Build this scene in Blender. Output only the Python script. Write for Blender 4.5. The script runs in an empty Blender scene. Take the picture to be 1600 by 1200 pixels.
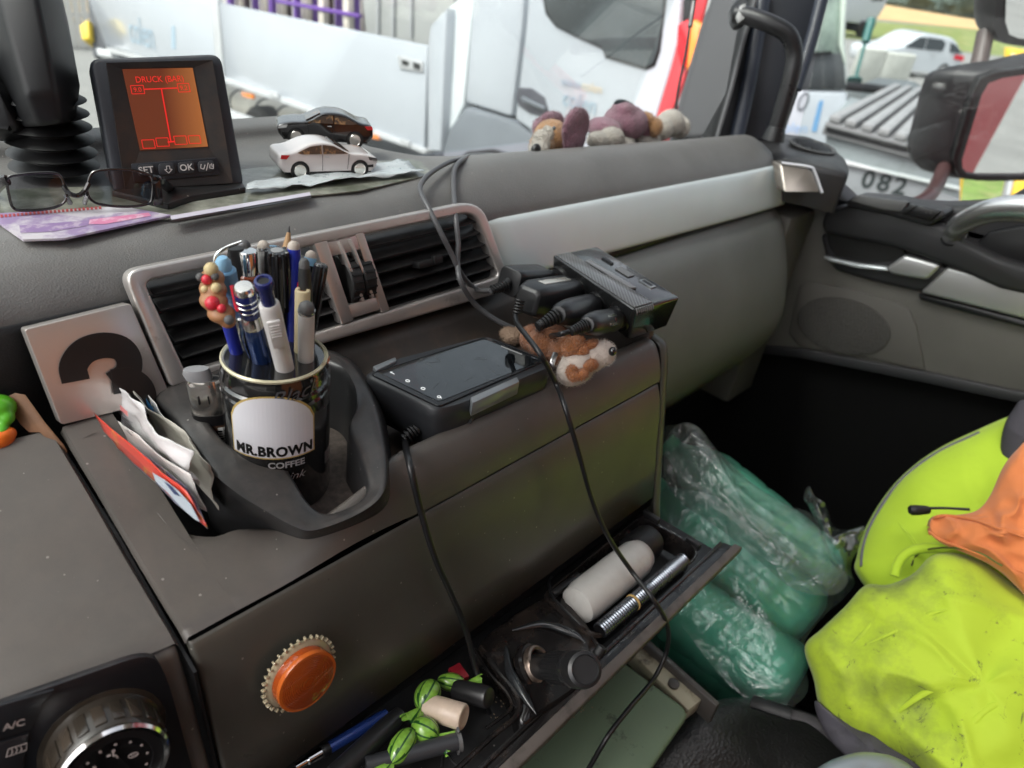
import bpy, bmesh, math, random
from math import sin, cos, pi, radians, sqrt, atan2
from mathutils import Vector, Matrix, Euler, noise
random.seed(7)
V = Vector
sc = bpy.context.scene
col = sc.collection

# ---------------------------------------------------------------- camera, sky, sun, exposure
FPX = 1130.0
PITCH, ROLL, HEAD = radians(31.6), radians(9.2), radians(38.7)
_h = V((cos(HEAD), sin(HEAD), 0))
CF = _h * cos(PITCH) - V((0, 0, 1)) * sin(PITCH)
_r0 = V((sin(HEAD), -cos(HEAD), 0)); _u0 = _r0.cross(CF)
CR = _r0 * cos(ROLL) + _u0 * sin(ROLL); CU = _u0 * cos(ROLL) - _r0 * sin(ROLL)
cam_data = bpy.data.cameras.new('camera'); cam = bpy.data.objects.new('camera', cam_data); col.objects.link(cam)
cam.matrix_world = Matrix(((CR.x, CU.x, -CF.x, 0), (CR.y, CU.y, -CF.y, 0), (CR.z, CU.z, -CF.z, 0), (0, 0, 0, 1)))
cam_data.sensor_width = 36; cam_data.lens = FPX / 1600 * 36
cam_data.clip_start = 0.02; cam_data.clip_end = 2000
cam_data.dof.use_dof = True; cam_data.dof.focus_distance = 0.52; cam_data.dof.aperture_fstop = 7.5
sc.camera = cam
SUN_EL, SUN_AZ = 55, -75          # the sun behind thin cloud, high on the driver's side
world = bpy.data.worlds.new('World'); sc.world = world; world.use_nodes = True
wn = world.node_tree; bg = wn.nodes['Background']
sky = wn.nodes.new('ShaderNodeTexSky'); sky.sky_type = 'NISHITA'; sky.sun_disc = False
sky.sun_elevation = radians(SUN_EL); sky.sun_rotation = radians(SUN_AZ)
sky.air_density = 1.0; sky.dust_density = 6.0; sky.ozone_density = 0.6
wmix = wn.nodes.new('ShaderNodeMixRGB'); wmix.inputs[0].default_value = 0.75
bw = wn.nodes.new('ShaderNodeRGBToBW'); wn.links.new(sky.outputs[0], bw.inputs[0])
wn.links.new(sky.outputs[0], wmix.inputs[1]); wn.links.new(bw.outputs[0], wmix.inputs[2])
wn.links.new(wmix.outputs[0], bg.inputs[0]); bg.inputs[1].default_value = 0.15
sun_data = bpy.data.lights.new('sun', 'SUN'); sun_data.energy = 0.6; sun_data.angle = radians(14); sun_data.color = (1, .97, .93)
sun = bpy.data.objects.new('sun', sun_data); col.objects.link(sun)
_sd = V((sin(radians(SUN_AZ)) * cos(radians(SUN_EL)), cos(radians(SUN_AZ)) * cos(radians(SUN_EL)), sin(radians(SUN_EL))))
sun.rotation_euler = _sd.to_track_quat('Z', 'Y').to_euler()
sc.view_settings.view_transform = 'Standard'; sc.view_settings.look = 'None'
sc.view_settings.gamma = 1; sc.view_settings.use_curve_mapping = False
sc.view_settings.exposure = 1.45
sc.render.engine = 'CYCLES'
cy = sc.cycles
cy.max_bounces = 8; cy.diffuse_bounces = 4; cy.glossy_bounces = 4; cy.transmission_bounces = 6; cy.transparent_max_bounces = 24
cy.caustics_reflective = False; cy.caustics_refractive = False; cy.sample_clamp_indirect = 6
cy.use_denoising = True
try: cy.denoiser = 'OPENIMAGEDENOISE'
except Exception: pass

# ---------------------------------------------------------------- from a photo pixel (1600x1200) to a point of the place
def ray(x, y): return CF + CR * ((x - 800) / FPX) + CU * ((600 - y) / FPX)
def aX(x, y, v): d = ray(x, y); return d * (v / d.x)
def aY(x, y, v): d = ray(x, y); return d * (v / d.y)
def aZ(x, y, v): d = ray(x, y); return d * (v / d.z)
def aT(x, y, t): return ray(x, y) * t
def aN(x, y, P, N): d = ray(x, y); return d * (P.dot(N) / d.dot(N))

# ---------------------------------------------------------------- materials
MATS = {}
def lin(c):
    return tuple(((v / 255) / 12.92 if v / 255 <= .04045 else ((v / 255 + .055) / 1.055) ** 2.4) for v in c)
def mat(name, color, rough=.5, metal=0., spec=.5, var=None, bump=None, bump2=None, dirt=None, dust=None, coat=0., emit=None, sheen=0., trans=0., alpha=1., rvar=0., speck=None):
    """color: linear rgb. var=(scale, amount) brightness mottling; bump=(kind, scale, strength, distance); dirt=(color, scale, lo, hi) noise stain;
    dust=(color, amount) on upward faces."""
    if name in MATS: return MATS[name]
    m = bpy.data.materials.new(name); m.use_nodes = True; nt = m.node_tree; N = nt.nodes; L = nt.links
    b = N['Principled BSDF']; b.inputs['Roughness'].default_value = rough; b.inputs['Metallic'].default_value = metal
    b.inputs['Specular IOR Level'].default_value = spec
    tc = N.new('ShaderNodeTexCoord'); src = None
    rgb = N.new('ShaderNodeRGB'); rgb.outputs[0].default_value = (*color, 1); src = rgb.outputs[0]
    def noi(scale, detail=4, rough_=.6):
        n = N.new('ShaderNodeTexNoise'); n.inputs['Scale'].default_value = scale; n.inputs['Detail'].default_value = detail; n.inputs['Roughness'].default_value = rough_
        L.new(tc.outputs['Object'], n.inputs['Vector']); return n
    if var:
        n = noi(var[0]); mr = N.new('ShaderNodeMapRange'); mr.inputs[1].default_value = .3; mr.inputs[2].default_value = .7
        mr.inputs[3].default_value = 1 - var[1]; mr.inputs[4].default_value = 1 + var[1]; L.new(n.outputs[0], mr.inputs[0])
        mx = N.new('ShaderNodeMixRGB'); mx.blend_type = 'MULTIPLY'; mx.inputs[0].default_value = 1; L.new(src, mx.inputs[1]); L.new(mr.outputs[0], mx.inputs[2]); src = mx.outputs[0]
    if dirt:
        n = noi(dirt[1], 8, .68); mr = N.new('ShaderNodeMapRange'); mr.inputs[1].default_value = dirt[2]; mr.inputs[2].default_value = dirt[3]
        mr.inputs[4].default_value = dirt[4] if len(dirt) > 4 else 1.0
        L.new(n.outputs[0], mr.inputs[0]); mx = N.new('ShaderNodeMixRGB'); L.new(mr.outputs[0], mx.inputs[0]); L.new(src, mx.inputs[1]); mx.inputs[2].default_value = (*dirt[0], 1); src = mx.outputs[0]
    if dust:
        g = N.new('ShaderNodeNewGeometry'); sp = N.new('ShaderNodeSeparateXYZ'); L.new(g.outputs['Normal'], sp.inputs[0])
        n = noi(90, 6, .7); ml = N.new('ShaderNodeMath'); ml.operation = 'MULTIPLY'; L.new(n.outputs[0], ml.inputs[0]); L.new(sp.outputs[2], ml.inputs[1])
        mr = N.new('ShaderNodeMapRange'); mr.inputs[1].default_value = .25; mr.inputs[2].default_value = .7; mr.inputs[4].default_value = dust[1]; L.new(ml.outputs[0], mr.inputs[0])
        mx = N.new('ShaderNodeMixRGB'); L.new(mr.outputs[0], mx.inputs[0]); L.new(src, mx.inputs[1]); mx.inputs[2].default_value = (*dust[0], 1); src = mx.outputs[0]
    if speck:
        vo = N.new('ShaderNodeTexVoronoi'); vo.inputs['Scale'].default_value = speck[0]; L.new(tc.outputs['Object'], vo.inputs['Vector'])
        sr = N.new('ShaderNodeSeparateColor'); L.new(vo.outputs['Color'], sr.inputs[0])
        th = N.new('ShaderNodeMath'); th.operation = 'GREATER_THAN'; th.inputs[1].default_value = 1 - speck[1]; L.new(sr.outputs[0], th.inputs[0])
        sz = N.new('ShaderNodeMath'); sz.operation = 'MULTIPLY'; sz.inputs[1].default_value = .28; L.new(sr.outputs[1], sz.inputs[0])
        lt = N.new('ShaderNodeMath'); lt.operation = 'LESS_THAN'; L.new(vo.outputs['Distance'], lt.inputs[0]); L.new(sz.outputs[0], lt.inputs[1])
        mu = N.new('ShaderNodeMath'); mu.operation = 'MULTIPLY'; L.new(th.outputs[0], mu.inputs[0]); L.new(lt.outputs[0], mu.inputs[1])
        mx = N.new('ShaderNodeMixRGB'); L.new(mu.outputs[0], mx.inputs[0]); L.new(src, mx.inputs[1]); mx.inputs[2].default_value = (*speck[2], 1); src = mx.outputs[0]
    L.new(src, b.inputs['Base Color'])
    if rvar:
        n = noi(30, 6); mr = N.new('ShaderNodeMapRange'); mr.inputs[1].default_value = .3; mr.inputs[2].default_value = .7
        mr.inputs[3].default_value = max(.02, rough - rvar); mr.inputs[4].default_value = min(1, rough + rvar); L.new(n.outputs[0], mr.inputs[0]); L.new(mr.outputs[0], b.inputs['Roughness'])
    last = None
    for bp in (bump, bump2):
        if not bp: continue
        kind, s, st, dist = bp
        if kind == 'voronoi':
            t = N.new('ShaderNodeTexVoronoi'); t.feature = 'SMOOTH_F1'; t.inputs['Scale'].default_value = s; L.new(tc.outputs['Object'], t.inputs['Vector'])
        elif kind == 'wave':
            t = N.new('ShaderNodeTexWave'); t.inputs['Scale'].default_value = s; L.new(tc.outputs['Object'], t.inputs['Vector'])
        else: t = noi(s, 3)
        bm_ = N.new('ShaderNodeBump'); bm_.inputs['Strength'].default_value = st; bm_.inputs['Distance'].default_value = dist
        L.new(t.outputs[0], bm_.inputs['Height'])
        if last: L.new(last.outputs[0], bm_.inputs['Normal'])
        last = bm_
    if last: L.new(last.outputs[0], b.inputs['Normal'])
    b.inputs['Coat Weight'].default_value = coat; b.inputs['Coat Roughness'].default_value = .05
    if sheen: b.inputs['Sheen Weight'].default_value = sheen
    if trans: b.inputs['Transmission Weight'].default_value = trans
    if alpha < 1: b.inputs['Alpha'].default_value = alpha
    if emit: b.inputs['Emission Color'].default_value = (*emit[0], 1); b.inputs['Emission Strength'].default_value = emit[1]
    m['_src'] = 1; MATS[name] = m; return m
def glass(name, tint=(1, 1, 1), refl=.06, rough=.02, body=0., bodycol=(.8, .9, .85), bump=None, streak=None):
    """thin clear sheet: tinted transparency, a Fresnel reflection and, for film, a little milky body"""
    if name in MATS: return MATS[name]
    m = bpy.data.materials.new(name); m.use_nodes = True; nt = m.node_tree; N = nt.nodes; L = nt.links; N.clear()
    out = N.new('ShaderNodeOutputMaterial'); tr = N.new('ShaderNodeBsdfTransparent'); tr.inputs[0].default_value = (*tint, 1)
    gl = N.new('ShaderNodeBsdfGlossy'); gl.inputs['Roughness'].default_value = rough
    lw = N.new('ShaderNodeLayerWeight'); lw.inputs[0].default_value = .35
    mr = N.new('ShaderNodeMapRange'); mr.inputs[3].default_value = refl; mr.inputs[4].default_value = min(1, refl * 6 + .1); L.new(lw.outputs['Fresnel'], mr.inputs[0])
    base = tr.outputs[0]
    if body:
        df = N.new('ShaderNodeBsdfDiffuse'); df.inputs[0].default_value = (*bodycol, 1); tl = N.new('ShaderNodeBsdfTranslucent'); tl.inputs[0].default_value = (*bodycol, 1)
        ad = N.new('ShaderNodeMixShader'); L.new(df.outputs[0], ad.inputs[1]); L.new(tl.outputs[0], ad.inputs[2])
        mm = N.new('ShaderNodeMixShader'); mm.inputs[0].default_value = body; L.new(tr.outputs[0], mm.inputs[1]); L.new(ad.outputs[0], mm.inputs[2]); base = mm.outputs[0]
    mx = N.new('ShaderNodeMixShader'); L.new(mr.outputs[0], mx.inputs[0]); L.new(base, mx.inputs[1]); L.new(gl.outputs[0], mx.inputs[2]); L.new(mx.outputs[0], out.inputs[0])
    if bump:
        tc = N.new('ShaderNodeTexCoord'); t = N.new('ShaderNodeTexNoise'); t.inputs['Scale'].default_value = bump[0]; t.inputs['Detail'].default_value = 5; L.new(tc.outputs['Object'], t.inputs[0])
        if streak:
            mp_ = N.new('ShaderNodeMapping'); mp_.inputs['Rotation'].default_value = streak[0]; mp_.inputs['Scale'].default_value = streak[1]; L.new(tc.outputs['Object'], mp_.inputs[0]); L.new(mp_.outputs[0], t.inputs[0])
        t.inputs['Distortion'].default_value = 1.5
        bb = N.new('ShaderNodeBump'); bb.inputs['Strength'].default_value = bump[1]; bb.inputs['Distance'].default_value = bump[2]; L.new(t.outputs[0], bb.inputs['Height'])
        L.new(bb.outputs[0], gl.inputs['Normal']); L.new(bb.outputs[0], lw.inputs['Normal'])
    MATS[name] = m; return m

# ---------------------------------------------------------------- mesh building (all coordinates are world coordinates)
WL = {}
def thing(name, loc, label, cat, group=None):
    o = bpy.data.objects.new(name, None); o.empty_display_size = .02; col.objects.link(o); o.location = loc; WL[o.name] = V(loc)
    o['label'] = label; o['category'] = cat
    if group: o['group'] = group
    return o
def tag(o, label, cat, group=None):
    o['label'] = label; o['category'] = cat
    if group: o['group'] = group
    return o
def build(name, vf, m, parent=None, smooth=True, bevel=0., seg=2, sub=0, kind=None, auto=40, label=None, mats=None, fmat=None, weld=False, solid=0.):
    v, f = vf[0], vf[1]
    v = [V(p) for p in v]
    lo = V((min(p.x for p in v), min(p.y for p in v), min(p.z for p in v))); hi = V((max(p.x for p in v), max(p.y for p in v), max(p.z for p in v)))
    c = (lo + hi) / 2
    me = bpy.data.meshes.new(name); me.from_pydata([p - c for p in v], [], f); me.update()
    bm = bmesh.new(); bm.from_mesh(me)
    if weld: bmesh.ops.remove_doubles(bm, verts=bm.verts, dist=1e-5)
    if bevel or not smooth or weld or True: bmesh.ops.recalc_face_normals(bm, faces=bm.faces)
    if bevel:
        ed = [e for e in bm.edges if len(e.link_faces) == 2 and e.calc_face_angle(0) > radians(28)]
        bmesh.ops.bevel(bm, geom=ed, offset=bevel, segments=seg, profile=.5, affect='EDGES', clamp_overlap=True)
    bm.to_mesh(me); bm.free()
    for mm in (mats or [m]): me.materials.append(mm)
    if fmat and not bevel:
        for p_, k in zip(me.polygons, fmat): p_.material_index = k
    if smooth:
        me.shade_smooth()
        if auto < 180: me.set_sharp_from_angle(angle=radians(auto))
    o = bpy.data.objects.new(name, me); col.objects.link(o)
    if solid:
        md = o.modifiers.new('thickness', 'SOLIDIFY'); md.thickness = solid; md.offset = 0
    if sub:
        md = o.modifiers.new('smooth', 'SUBSURF'); md.levels = sub; md.render_levels = sub
    WL[o.name] = c.copy()
    if parent:
        o.parent = parent; o.location = c - WL[parent.name]
    else: o.location = c
    if kind: o['kind'] = kind
    if label: o['label'] = label
    return o
def put(o, name, parent=None):
    WL[o.name] = V(o.location)
    if parent: o.parent = parent; o.location = V(o.location) - WL[parent.name]
    return o
def join(*vfs):
    v, f = [], []
    for a in vfs:
        n = len(v); v += list(a[0]); f += [tuple(i + n for i in q) for q in a[1]]
    return v, f
def frame(d, up=V((0, 0, 1))):
    z = V(d).normalized(); x = up.cross(z)
    if x.length < 1e-3: x = V((1, 0, 0)).cross(z)
    x.normalize(); return x, z.cross(x), z
def boxv(c, sx, sy, sz, ax=(V((1, 0, 0)), V((0, 1, 0)), V((0, 0, 1)))):
    c = V(c); v = [c + ax[0] * (sx / 2 * i) + ax[1] * (sy / 2 * j) + ax[2] * (sz / 2 * k) for i in (-1, 1) for j in (-1, 1) for k in (-1, 1)]
    return v, [(0, 1, 3, 2), (4, 6, 7, 5), (0, 4, 5, 1), (2, 3, 7, 6), (0, 2, 6, 4), (1, 5, 7, 3)]
def prism(pts, vec):
    pts = [V(p) for p in pts]; vec = V(vec); n = len(pts)
    return pts + [p + vec for p in pts], [tuple(range(n)), tuple(range(2 * n - 1, n - 1, -1))] + [(i, i + n, (i + 1) % n + n, (i + 1) % n) for i in range(n)]
def ringplate(outer, inner, vec):
    """plate with a hole; the two outlines have the same number of points"""
    n = len(outer); vec = V(vec); v = [V(p) for p in outer] + [V(p) for p in inner]; v += [p + vec for p in v]; f = []
    for i in range(n):
        j = (i + 1) % n
        f += [(i, j, n + j, n + i), (2 * n + i, 3 * n + i, 3 * n + j, 2 * n + j), (i, 2 * n + i, 2 * n + j, j), (n + i, n + j, 3 * n + j, 3 * n + i)]
    return v, f
def loft(rings, closed=True, cap=True, loop=False):
    n = len(rings[0]); v = [V(p) for r in rings for p in r]; f = []; m = len(rings)
    for a in range(m if loop else m - 1):
        b = (a + 1) % m
        for i in range(n if closed else n - 1):
            j = (i + 1) % n; f.append((a * n + i, a * n + j, b * n + j, b * n + i))
    if cap and closed and not loop: f += [tuple(range(n - 1, -1, -1)), tuple(range((m - 1) * n, m * n))]
    return v, f
def crv(pts, k=6, closed=False):
    """Catmull-Rom through the points (tuples of any length)"""
    P = [V(p) for p in pts]; n = len(P); out = []
    for i in range(n if closed else n - 1):
        p0 = P[(i - 1) % n] if closed or i > 0 else P[0] * 2 - P[1]; p1 = P[i]; p2 = P[(i + 1) % n]
        p3 = P[(i + 2) % n] if closed or i < n - 2 else P[-1] * 2 - P[-2]
        for s in range(k):
            t = s / k; out.append(.5 * ((2 * p1) + (p2 - p0) * t + (2 * p0 - 5 * p1 + 4 * p2 - p3) * t * t + (3 * p1 - p0 - 3 * p2 + p3) * t ** 3))
    if not closed: out.append(P[-1])
    return out
def tube(pts, r, n=10, k=5, flat=1., closed=False):
    P = crv(pts, k, closed) if k > 1 else [V(p) for p in pts]
    rs = r if callable(r) else (lambda t: r)
    rings = []; m = len(P); X = None
    for i, p in enumerate(P):
        d = (P[(i + 1) % m] - P[i - 1]) if closed else (P[min(i + 1, m - 1)] - P[max(i - 1, 0)])
        d.normalize()
        if X is None: X = frame(d)[0]
        X = (X - d * X.dot(d)).normalized(); Y = d.cross(X); rr = rs(i / max(1, m - 1))
        rings.append([p + X * (rr * cos(2 * pi * a / n)) + Y * (rr * flat * sin(2 * pi * a / n)) for a in range(n)])
    return loft(rings, loop=closed)
def lathe(prof, o, d, n=28, up=V((0, 0, 1))):
    """prof: [(radius, height)], o: origin, d: axis"""
    X, Y, Z = frame(d, up); o = V(o)
    rings = [[o + X * (max(r, 1e-5) * cos(2 * pi * a / n)) + Y * (max(r, 1e-5) * sin(2 * pi * a / n)) + Z * h for a in range(n)] for r, h in prof]
    return loft(rings)
def cyl(a, b, r, r2=None, n=20):
    a, b = V(a), V(b); L = (b - a).length; return lathe([(r, 0), (r if r2 is None else r2, L)], a, b - a, n)
def ell(c, rx, ry, rz, ax=(V((1, 0, 0)), V((0, 1, 0)), V((0, 0, 1))), n=18, m=12):
    c = V(c); rings = []
    for i in range(m + 1):
        th = pi * i / m; s = max(sin(th), 1e-3)
        rings.append([c + ax[0] * (rx * s * cos(2 * pi * a / n)) + ax[1] * (ry * s * sin(2 * pi * a / n)) - ax[2] * (rz * cos(th)) for a in range(n)])
    return loft(rings)
def rrect(w, h, r, k=5):
    out = []
    for cx, cy, a0 in ((w / 2 - r, h / 2 - r, 0), (-w / 2 + r, h / 2 - r, 90), (-w / 2 + r, -h / 2 + r, 180), (w / 2 - r, -h / 2 + r, 270)):
        for i in range(k + 1):
            a = radians(a0 + 90 * i / k); out.append((cx + r * cos(a), cy + r * sin(a)))
    return out
def soft(name, vf, m, parent=None, voxel=.002, smooth=4, disp=None, label=None):
    """bodies joined into one continuous skin"""
    o = build(name, vf, m, parent, label=label)
    md = o.modifiers.new('skin', 'REMESH'); md.mode = 'VOXEL'; md.voxel_size = voxel; md.use_smooth_shade = True
    s = o.modifiers.new('relax', 'SMOOTH'); s.iterations = smooth; s.factor = .5
    if disp:
        t = bpy.data.textures.new(name, 'CLOUDS'); t.noise_scale = disp[0]; d = o.modifiers.new('pile', 'DISPLACE'); d.texture = t; d.strength = disp[1]; d.texture_coords = 'LOCAL'
    return o
def text_mesh(s, size, bold=0., extrude=.0, align='CENTER', shear=0., spacing=1.):
    cu = bpy.data.curves.new('lettering', 'FONT'); cu.body = s; cu.size = size; cu.offset = bold; cu.extrude = extrude; cu.align_x = align; cu.align_y = 'CENTER'; cu.shear = shear
    cu.space_character = spacing; cu.resolution_u = 3
    o = bpy.data.objects.new('lettering_source', cu); col.objects.link(o)
    dg = bpy.context.evaluated_depsgraph_get(); me = bpy.data.meshes.new_from_object(o.evaluated_get(dg))
    v = [p.co.copy() for p in me.vertices]; f = [tuple(p.vertices) for p in me.polygons]
    bpy.data.objects.remove(o); bpy.data.curves.remove(cu); bpy.data.meshes.remove(me); return v, f
def text(s, size, o, ux, uy, m, parent=None, name='lettering', sx=1., **kw):
    v, f = text_mesh(s, size, **kw); o = V(o); ux = V(ux).normalized(); uy = V(uy); uy = (uy - ux * uy.dot(ux)).normalized(); uz = ux.cross(uy)
    return build(name, ([o + ux * (p.x * sx) + uy * p.y + uz * p.z for p in v], f), m, parent, smooth=False)
def bilin(q, u, v):
    """q: four 3-D corners (tl, tr, br, bl)"""
    return (q[0] * (1 - u) + q[1] * u) * (1 - v) + (q[3] * (1 - u) + q[2] * u) * v
def sheet(q, nu, nv, fn=None, solid=0):
    v = []
    for j in range(nv + 1):
        for i in range(nu + 1):
            p = bilin(q, i / nu, j / nv); v.append(p + (fn(i / nu, j / nv) if fn else V((0, 0, 0))))
    f = [(j * (nu + 1) + i, j * (nu + 1) + i + 1, (j + 1) * (nu + 1) + i + 1, (j + 1) * (nu + 1) + i) for j in range(nv) for i in range(nu)]
    return v, f
def xprof(prof, x0, x1, n=1):
    """extrude a (Y, Z) profile along X"""
    return loft([[V((x0 + (x1 - x0) * i / n, y, z)) for y, z in prof] for i in range(n + 1)], closed=False)
# ---------------------------------------------------------------- the materials
grain = ('voronoi', 900, .35, .0006)
M_pad = mat('soft grey dashboard skin', (.160, .157, .153), .46, speck=(330, .05, (.26, .24, .22)), bump=('voronoi', 950, .5, .0005), var=(14, .12), dust=((.16, .14, .12), .25))
M_console = mat('grained console plastic', (.088, .080, .073), .38, speck=(330, .05, (.26, .24, .22)),  bump=('noise', 1500, .22, .0004), var=(9, .14), dirt=((.12, .085, .065), 6, .50, .85, .25), dust=((.20, .16, .13), .16), rvar=.05)
M_face = mat('drawer front plastic', (.076, .073, .063), .34, speck=(330, .05, (.26, .24, .22)),  bump=('noise', 1500, .22, .0004), var=(12, .12), dust=((.2, .17, .13), .2), rvar=.07)
M_black = mat('black plastic', (.009, .009, .010), .36, speck=(330, .05, (.26, .24, .22)),  bump=('noise', 900, .1, .0003), dust=((.10, .09, .08), .12), rvar=.08)
M_dark = mat('deep black plastic', (.006, .006, .007), .5)
M_holder = mat('dark cup holder plastic', (.028, .028, .029), .36, speck=(330, .05, (.26, .24, .22)),  bump=('noise', 1600, .22, .0004), var=(20, .15), dust=((.16, .13, .11), .28), rvar=.08)
M_holderfloor = mat('dusty cup holder floor', (.085, .068, .058), .75, bump=('noise', 1400, .4, .0006), dirt=((.17, .13, .11), 160, .42, .62, .8))
M_silver = mat('satin silver trim', (.68, .64, .61), .32, metal=.7, bump=('noise', 2200, .06, .0002), dirt=((.16, .11, .08), 70, .60, .78, .5), rvar=.05)
M_silverp = mat('pale silver lacquer', (.66, .72, .725), .32, coat=.3, metal=.1, bump=('noise', 2500, .05, .0002), var=(6, .05))
M_glove = mat('grey glove box skin', (.165, .175, .168), .5, bump=('voronoi', 900, .25, .0006), var=(8, .10), dirt=((.04, .04, .04), 60, .72, .78, .7), dust=((.2, .19, .17), .2))
M_door = mat('beige grey door trim', (.105, .10, .09), .62, bump=('voronoi', 800, .3, .0006), var=(7, .12))
M_doorblack = mat('black door plastic', (.022, .022, .024), .46, bump=('noise', 900, .15, .0004), dust=((.14, .13, .12), .22), rvar=.06)
M_pillar = mat('grey pillar trim', (.085, .085, .09), .6, bump=('noise', 700, .15, .0005))
M_chrome = mat('bright chrome', (.75, .75, .74), .12, metal=1.)
M_rubber = mat('matt black rubber', (.008, .008, .0085), .5, dust=((.08, .08, .08), .08))
M_white_lorry = mat('white lorry paint', (.45, .48, .52), .22, coat=.5, var=(1.5, .03), dirt=((.45, .46, .47), 3, .62, .85, .5))
M_white = mat('white plastic', (.72, .70, .66), .3, dirt=((.35, .30, .24), 120, .6, .85, .4))
M_steel = mat('steel', (.45, .45, .45), .28, metal=1.)
M_asphalt = mat('asphalt', (.22, .22, .21), .85, bump=('noise', 80, .3, .004), var=(.7, .15))
M_tyre = mat('tyre rubber', (.02, .02, .02), .8)
M_carglass = mat('dark car glass', (.02, .025, .027), .06, coat=1.)
M_pane = glass('clear window pane', (.93, .96, .95), .02, .0)
# ================================================================ OUTSIDE
GZ = -2.6
def flat(name, pts, z, m, kind='structure', parent=None):
    return build(name, ([V((x, y, z)) for x, y in pts], [tuple(range(len(pts)))]), m, parent, smooth=False, kind=kind)
flat('ground', [(-600, -600), (900, -600), (900, 900), (-600, 900)], GZ, M_asphalt)
M_wheat = mat('ripe wheat', (.50, .34, .16), .95, var=(.12, .15), bump=('noise', 3, .6, .05))
M_verge = mat('rough grass', (.15, .20, .05), .95, var=(.5, .35), dirt=((.34, .28, .12), .9, .5, .62, .8), bump=('noise', 6, .6, .05))
g1 = [aZ(*p, GZ) for p in ((1320, 60), (1600, 92), (1600, 52), (1320, 30))]
flat('grass_verge', [(p.x, p.y) for p in g1], GZ + .03, M_verge)
g2 = [aZ(*p, GZ) for p in ((1240, 18), (1640, 58), (1640, 37.5), (1240, -28))]
flat('wheat_field', [(p.x, p.y) for p in g2], GZ + .06, M_wheat)
# strip of grass next to our parking bay
g3 = [aZ(*p, GZ) for p in ((1478, 335), (1640, 350), (1640, 215), (1500, 240))]
flat('grass_patch', [(p.x, p.y) for p in g3], GZ + .03, mat('short grass', (.15, .23, .05), .95, var=(2, .3), dirt=((.30, .28, .12), 3, .5, .65, .7), bump=('noise', 12, .5, .03)))
for (px, py, w) in ((1400, -2, 90), (1480, 4, 60), (1545, 14, 70)):
    p = aZ(px, py + 12, GZ); n = V((-p.y, p.x, 0)).normalized()
    vs, fs = [], []
    for k in range(26):
        q = p + n * random.uniform(-w / 2, w / 2) * .7 + V((0, 0, random.uniform(1, 6)))
        vs, fs = join((vs, fs), ell(q, random.uniform(5, 9), random.uniform(5, 9), random.uniform(4, 6), n=9, m=6))
    vs = [q + V((noise.noise(q * .3), noise.noise(q * .3 + V((9, 9, 9))), noise.noise(q * .31))) * 2.2 for q in vs]
    o = build('treeline', (vs, fs), mat('far tree line', (.06, .085, .075), .95, var=(.4, .4)), kind='stuff')

# ---- the white dropside lorry beside us (its long side runs almost along Y)
LA = V((0.1197, .9896, -.0795)).normalized()
LV = (V((0, 0, 1)) - LA * LA.z).normalized()
LN = LV.cross(LA); LN = -LN if LN.x > 0 else LN            # outward, towards us
LP = V((3.0, 3.31, -1.17))
def lp(x, y, w=0.): return aN(x, y, LP + LN * w, LN)
def lplate(name, px, m, parent, w=0., d=.05, bevel=.006, **k):
    return build(name, prism([lp(x, y, w) for x, y in px], LN * -d), m, parent, smooth=True, bevel=bevel, seg=2, **k)
L1 = thing('flatbed_lorry', LP + V((0, 0, -1.4)), 'white flatbed lorry with dropsides parked right beside the windscreen', 'lorry')
M_lgrey = mat('lorry light grey metal', (.45, .46, .47), .4, var=(3, .06))
M_under = mat('lorry chassis', (.05, .055, .065), .6, var=(3, .3))
lplate('side_board', [(338, 3), (668, 72), (662, 232), (500, 172), (349, 120)], M_white_lorry, L1, 0, .04)
lplate('side_board', [(120, -52), (328, 0), (340, 117), (165, 72)], M_white_lorry, L1, 0, .04)
lplate('hinge_post', [(327, -4), (339, -1), (350, 124), (339, 121)], M_lgrey, L1, .02, .05)
lplate('bottom_rail', [(165, 74), (350, 122), (500, 174), (664, 234), (664, 241), (498, 182), (348, 129), (166, 81)], M_lgrey, L1, .03, .06)
for px, py in ((420, 146), (560, 196), (625, 221), (240, 92)):
    lplate('hinge', [(px, py - 4), (px + 13, py), (px + 14, py + 9), (px + 1, py + 5)], M_lgrey, L1, .05, .02, .002)
lk = lplate('side_lock', [(620, 86), (660, 96), (660, 113), (624, 107)], M_lgrey, L1, .012, .012, .003)
lplate('lock_slot', [(627, 93), (638, 96), (638, 103), (628, 101)], M_dark, lk, .016, .004, .001)
lplate('lock_slot', [(645, 97), (656, 100), (656, 109), (646, 107)], M_dark, lk, .016, .004, .001)
lplate('corner_stake', [(672, 40), (698, 12), (688, 236), (668, 236), (668, 70)], M_white_lorry, L1, .03, .09, .012)
lplate('corner_stake', [(700, 12), (742, -25), (724, 165), (690, 236)], mat('headboard side paint', (.62, .66, .68), .4, var=(2, .05)), L1, -.03, .10, .012)
hb = lplate('headboard', [(560, -60), (716, -60), (700, 80), (572, 52)], mat('headboard grey', (.42, .43, .42), .5, var=(2, .06)), L1, -.9, .05)
for x in (588, 612, 640): lplate('headboard_rib', [(x, -60), (x + 3, -60), (x + 2, 60), (x - 1, 58)], M_lgrey, hb, -.87, .03, .002)
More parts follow.
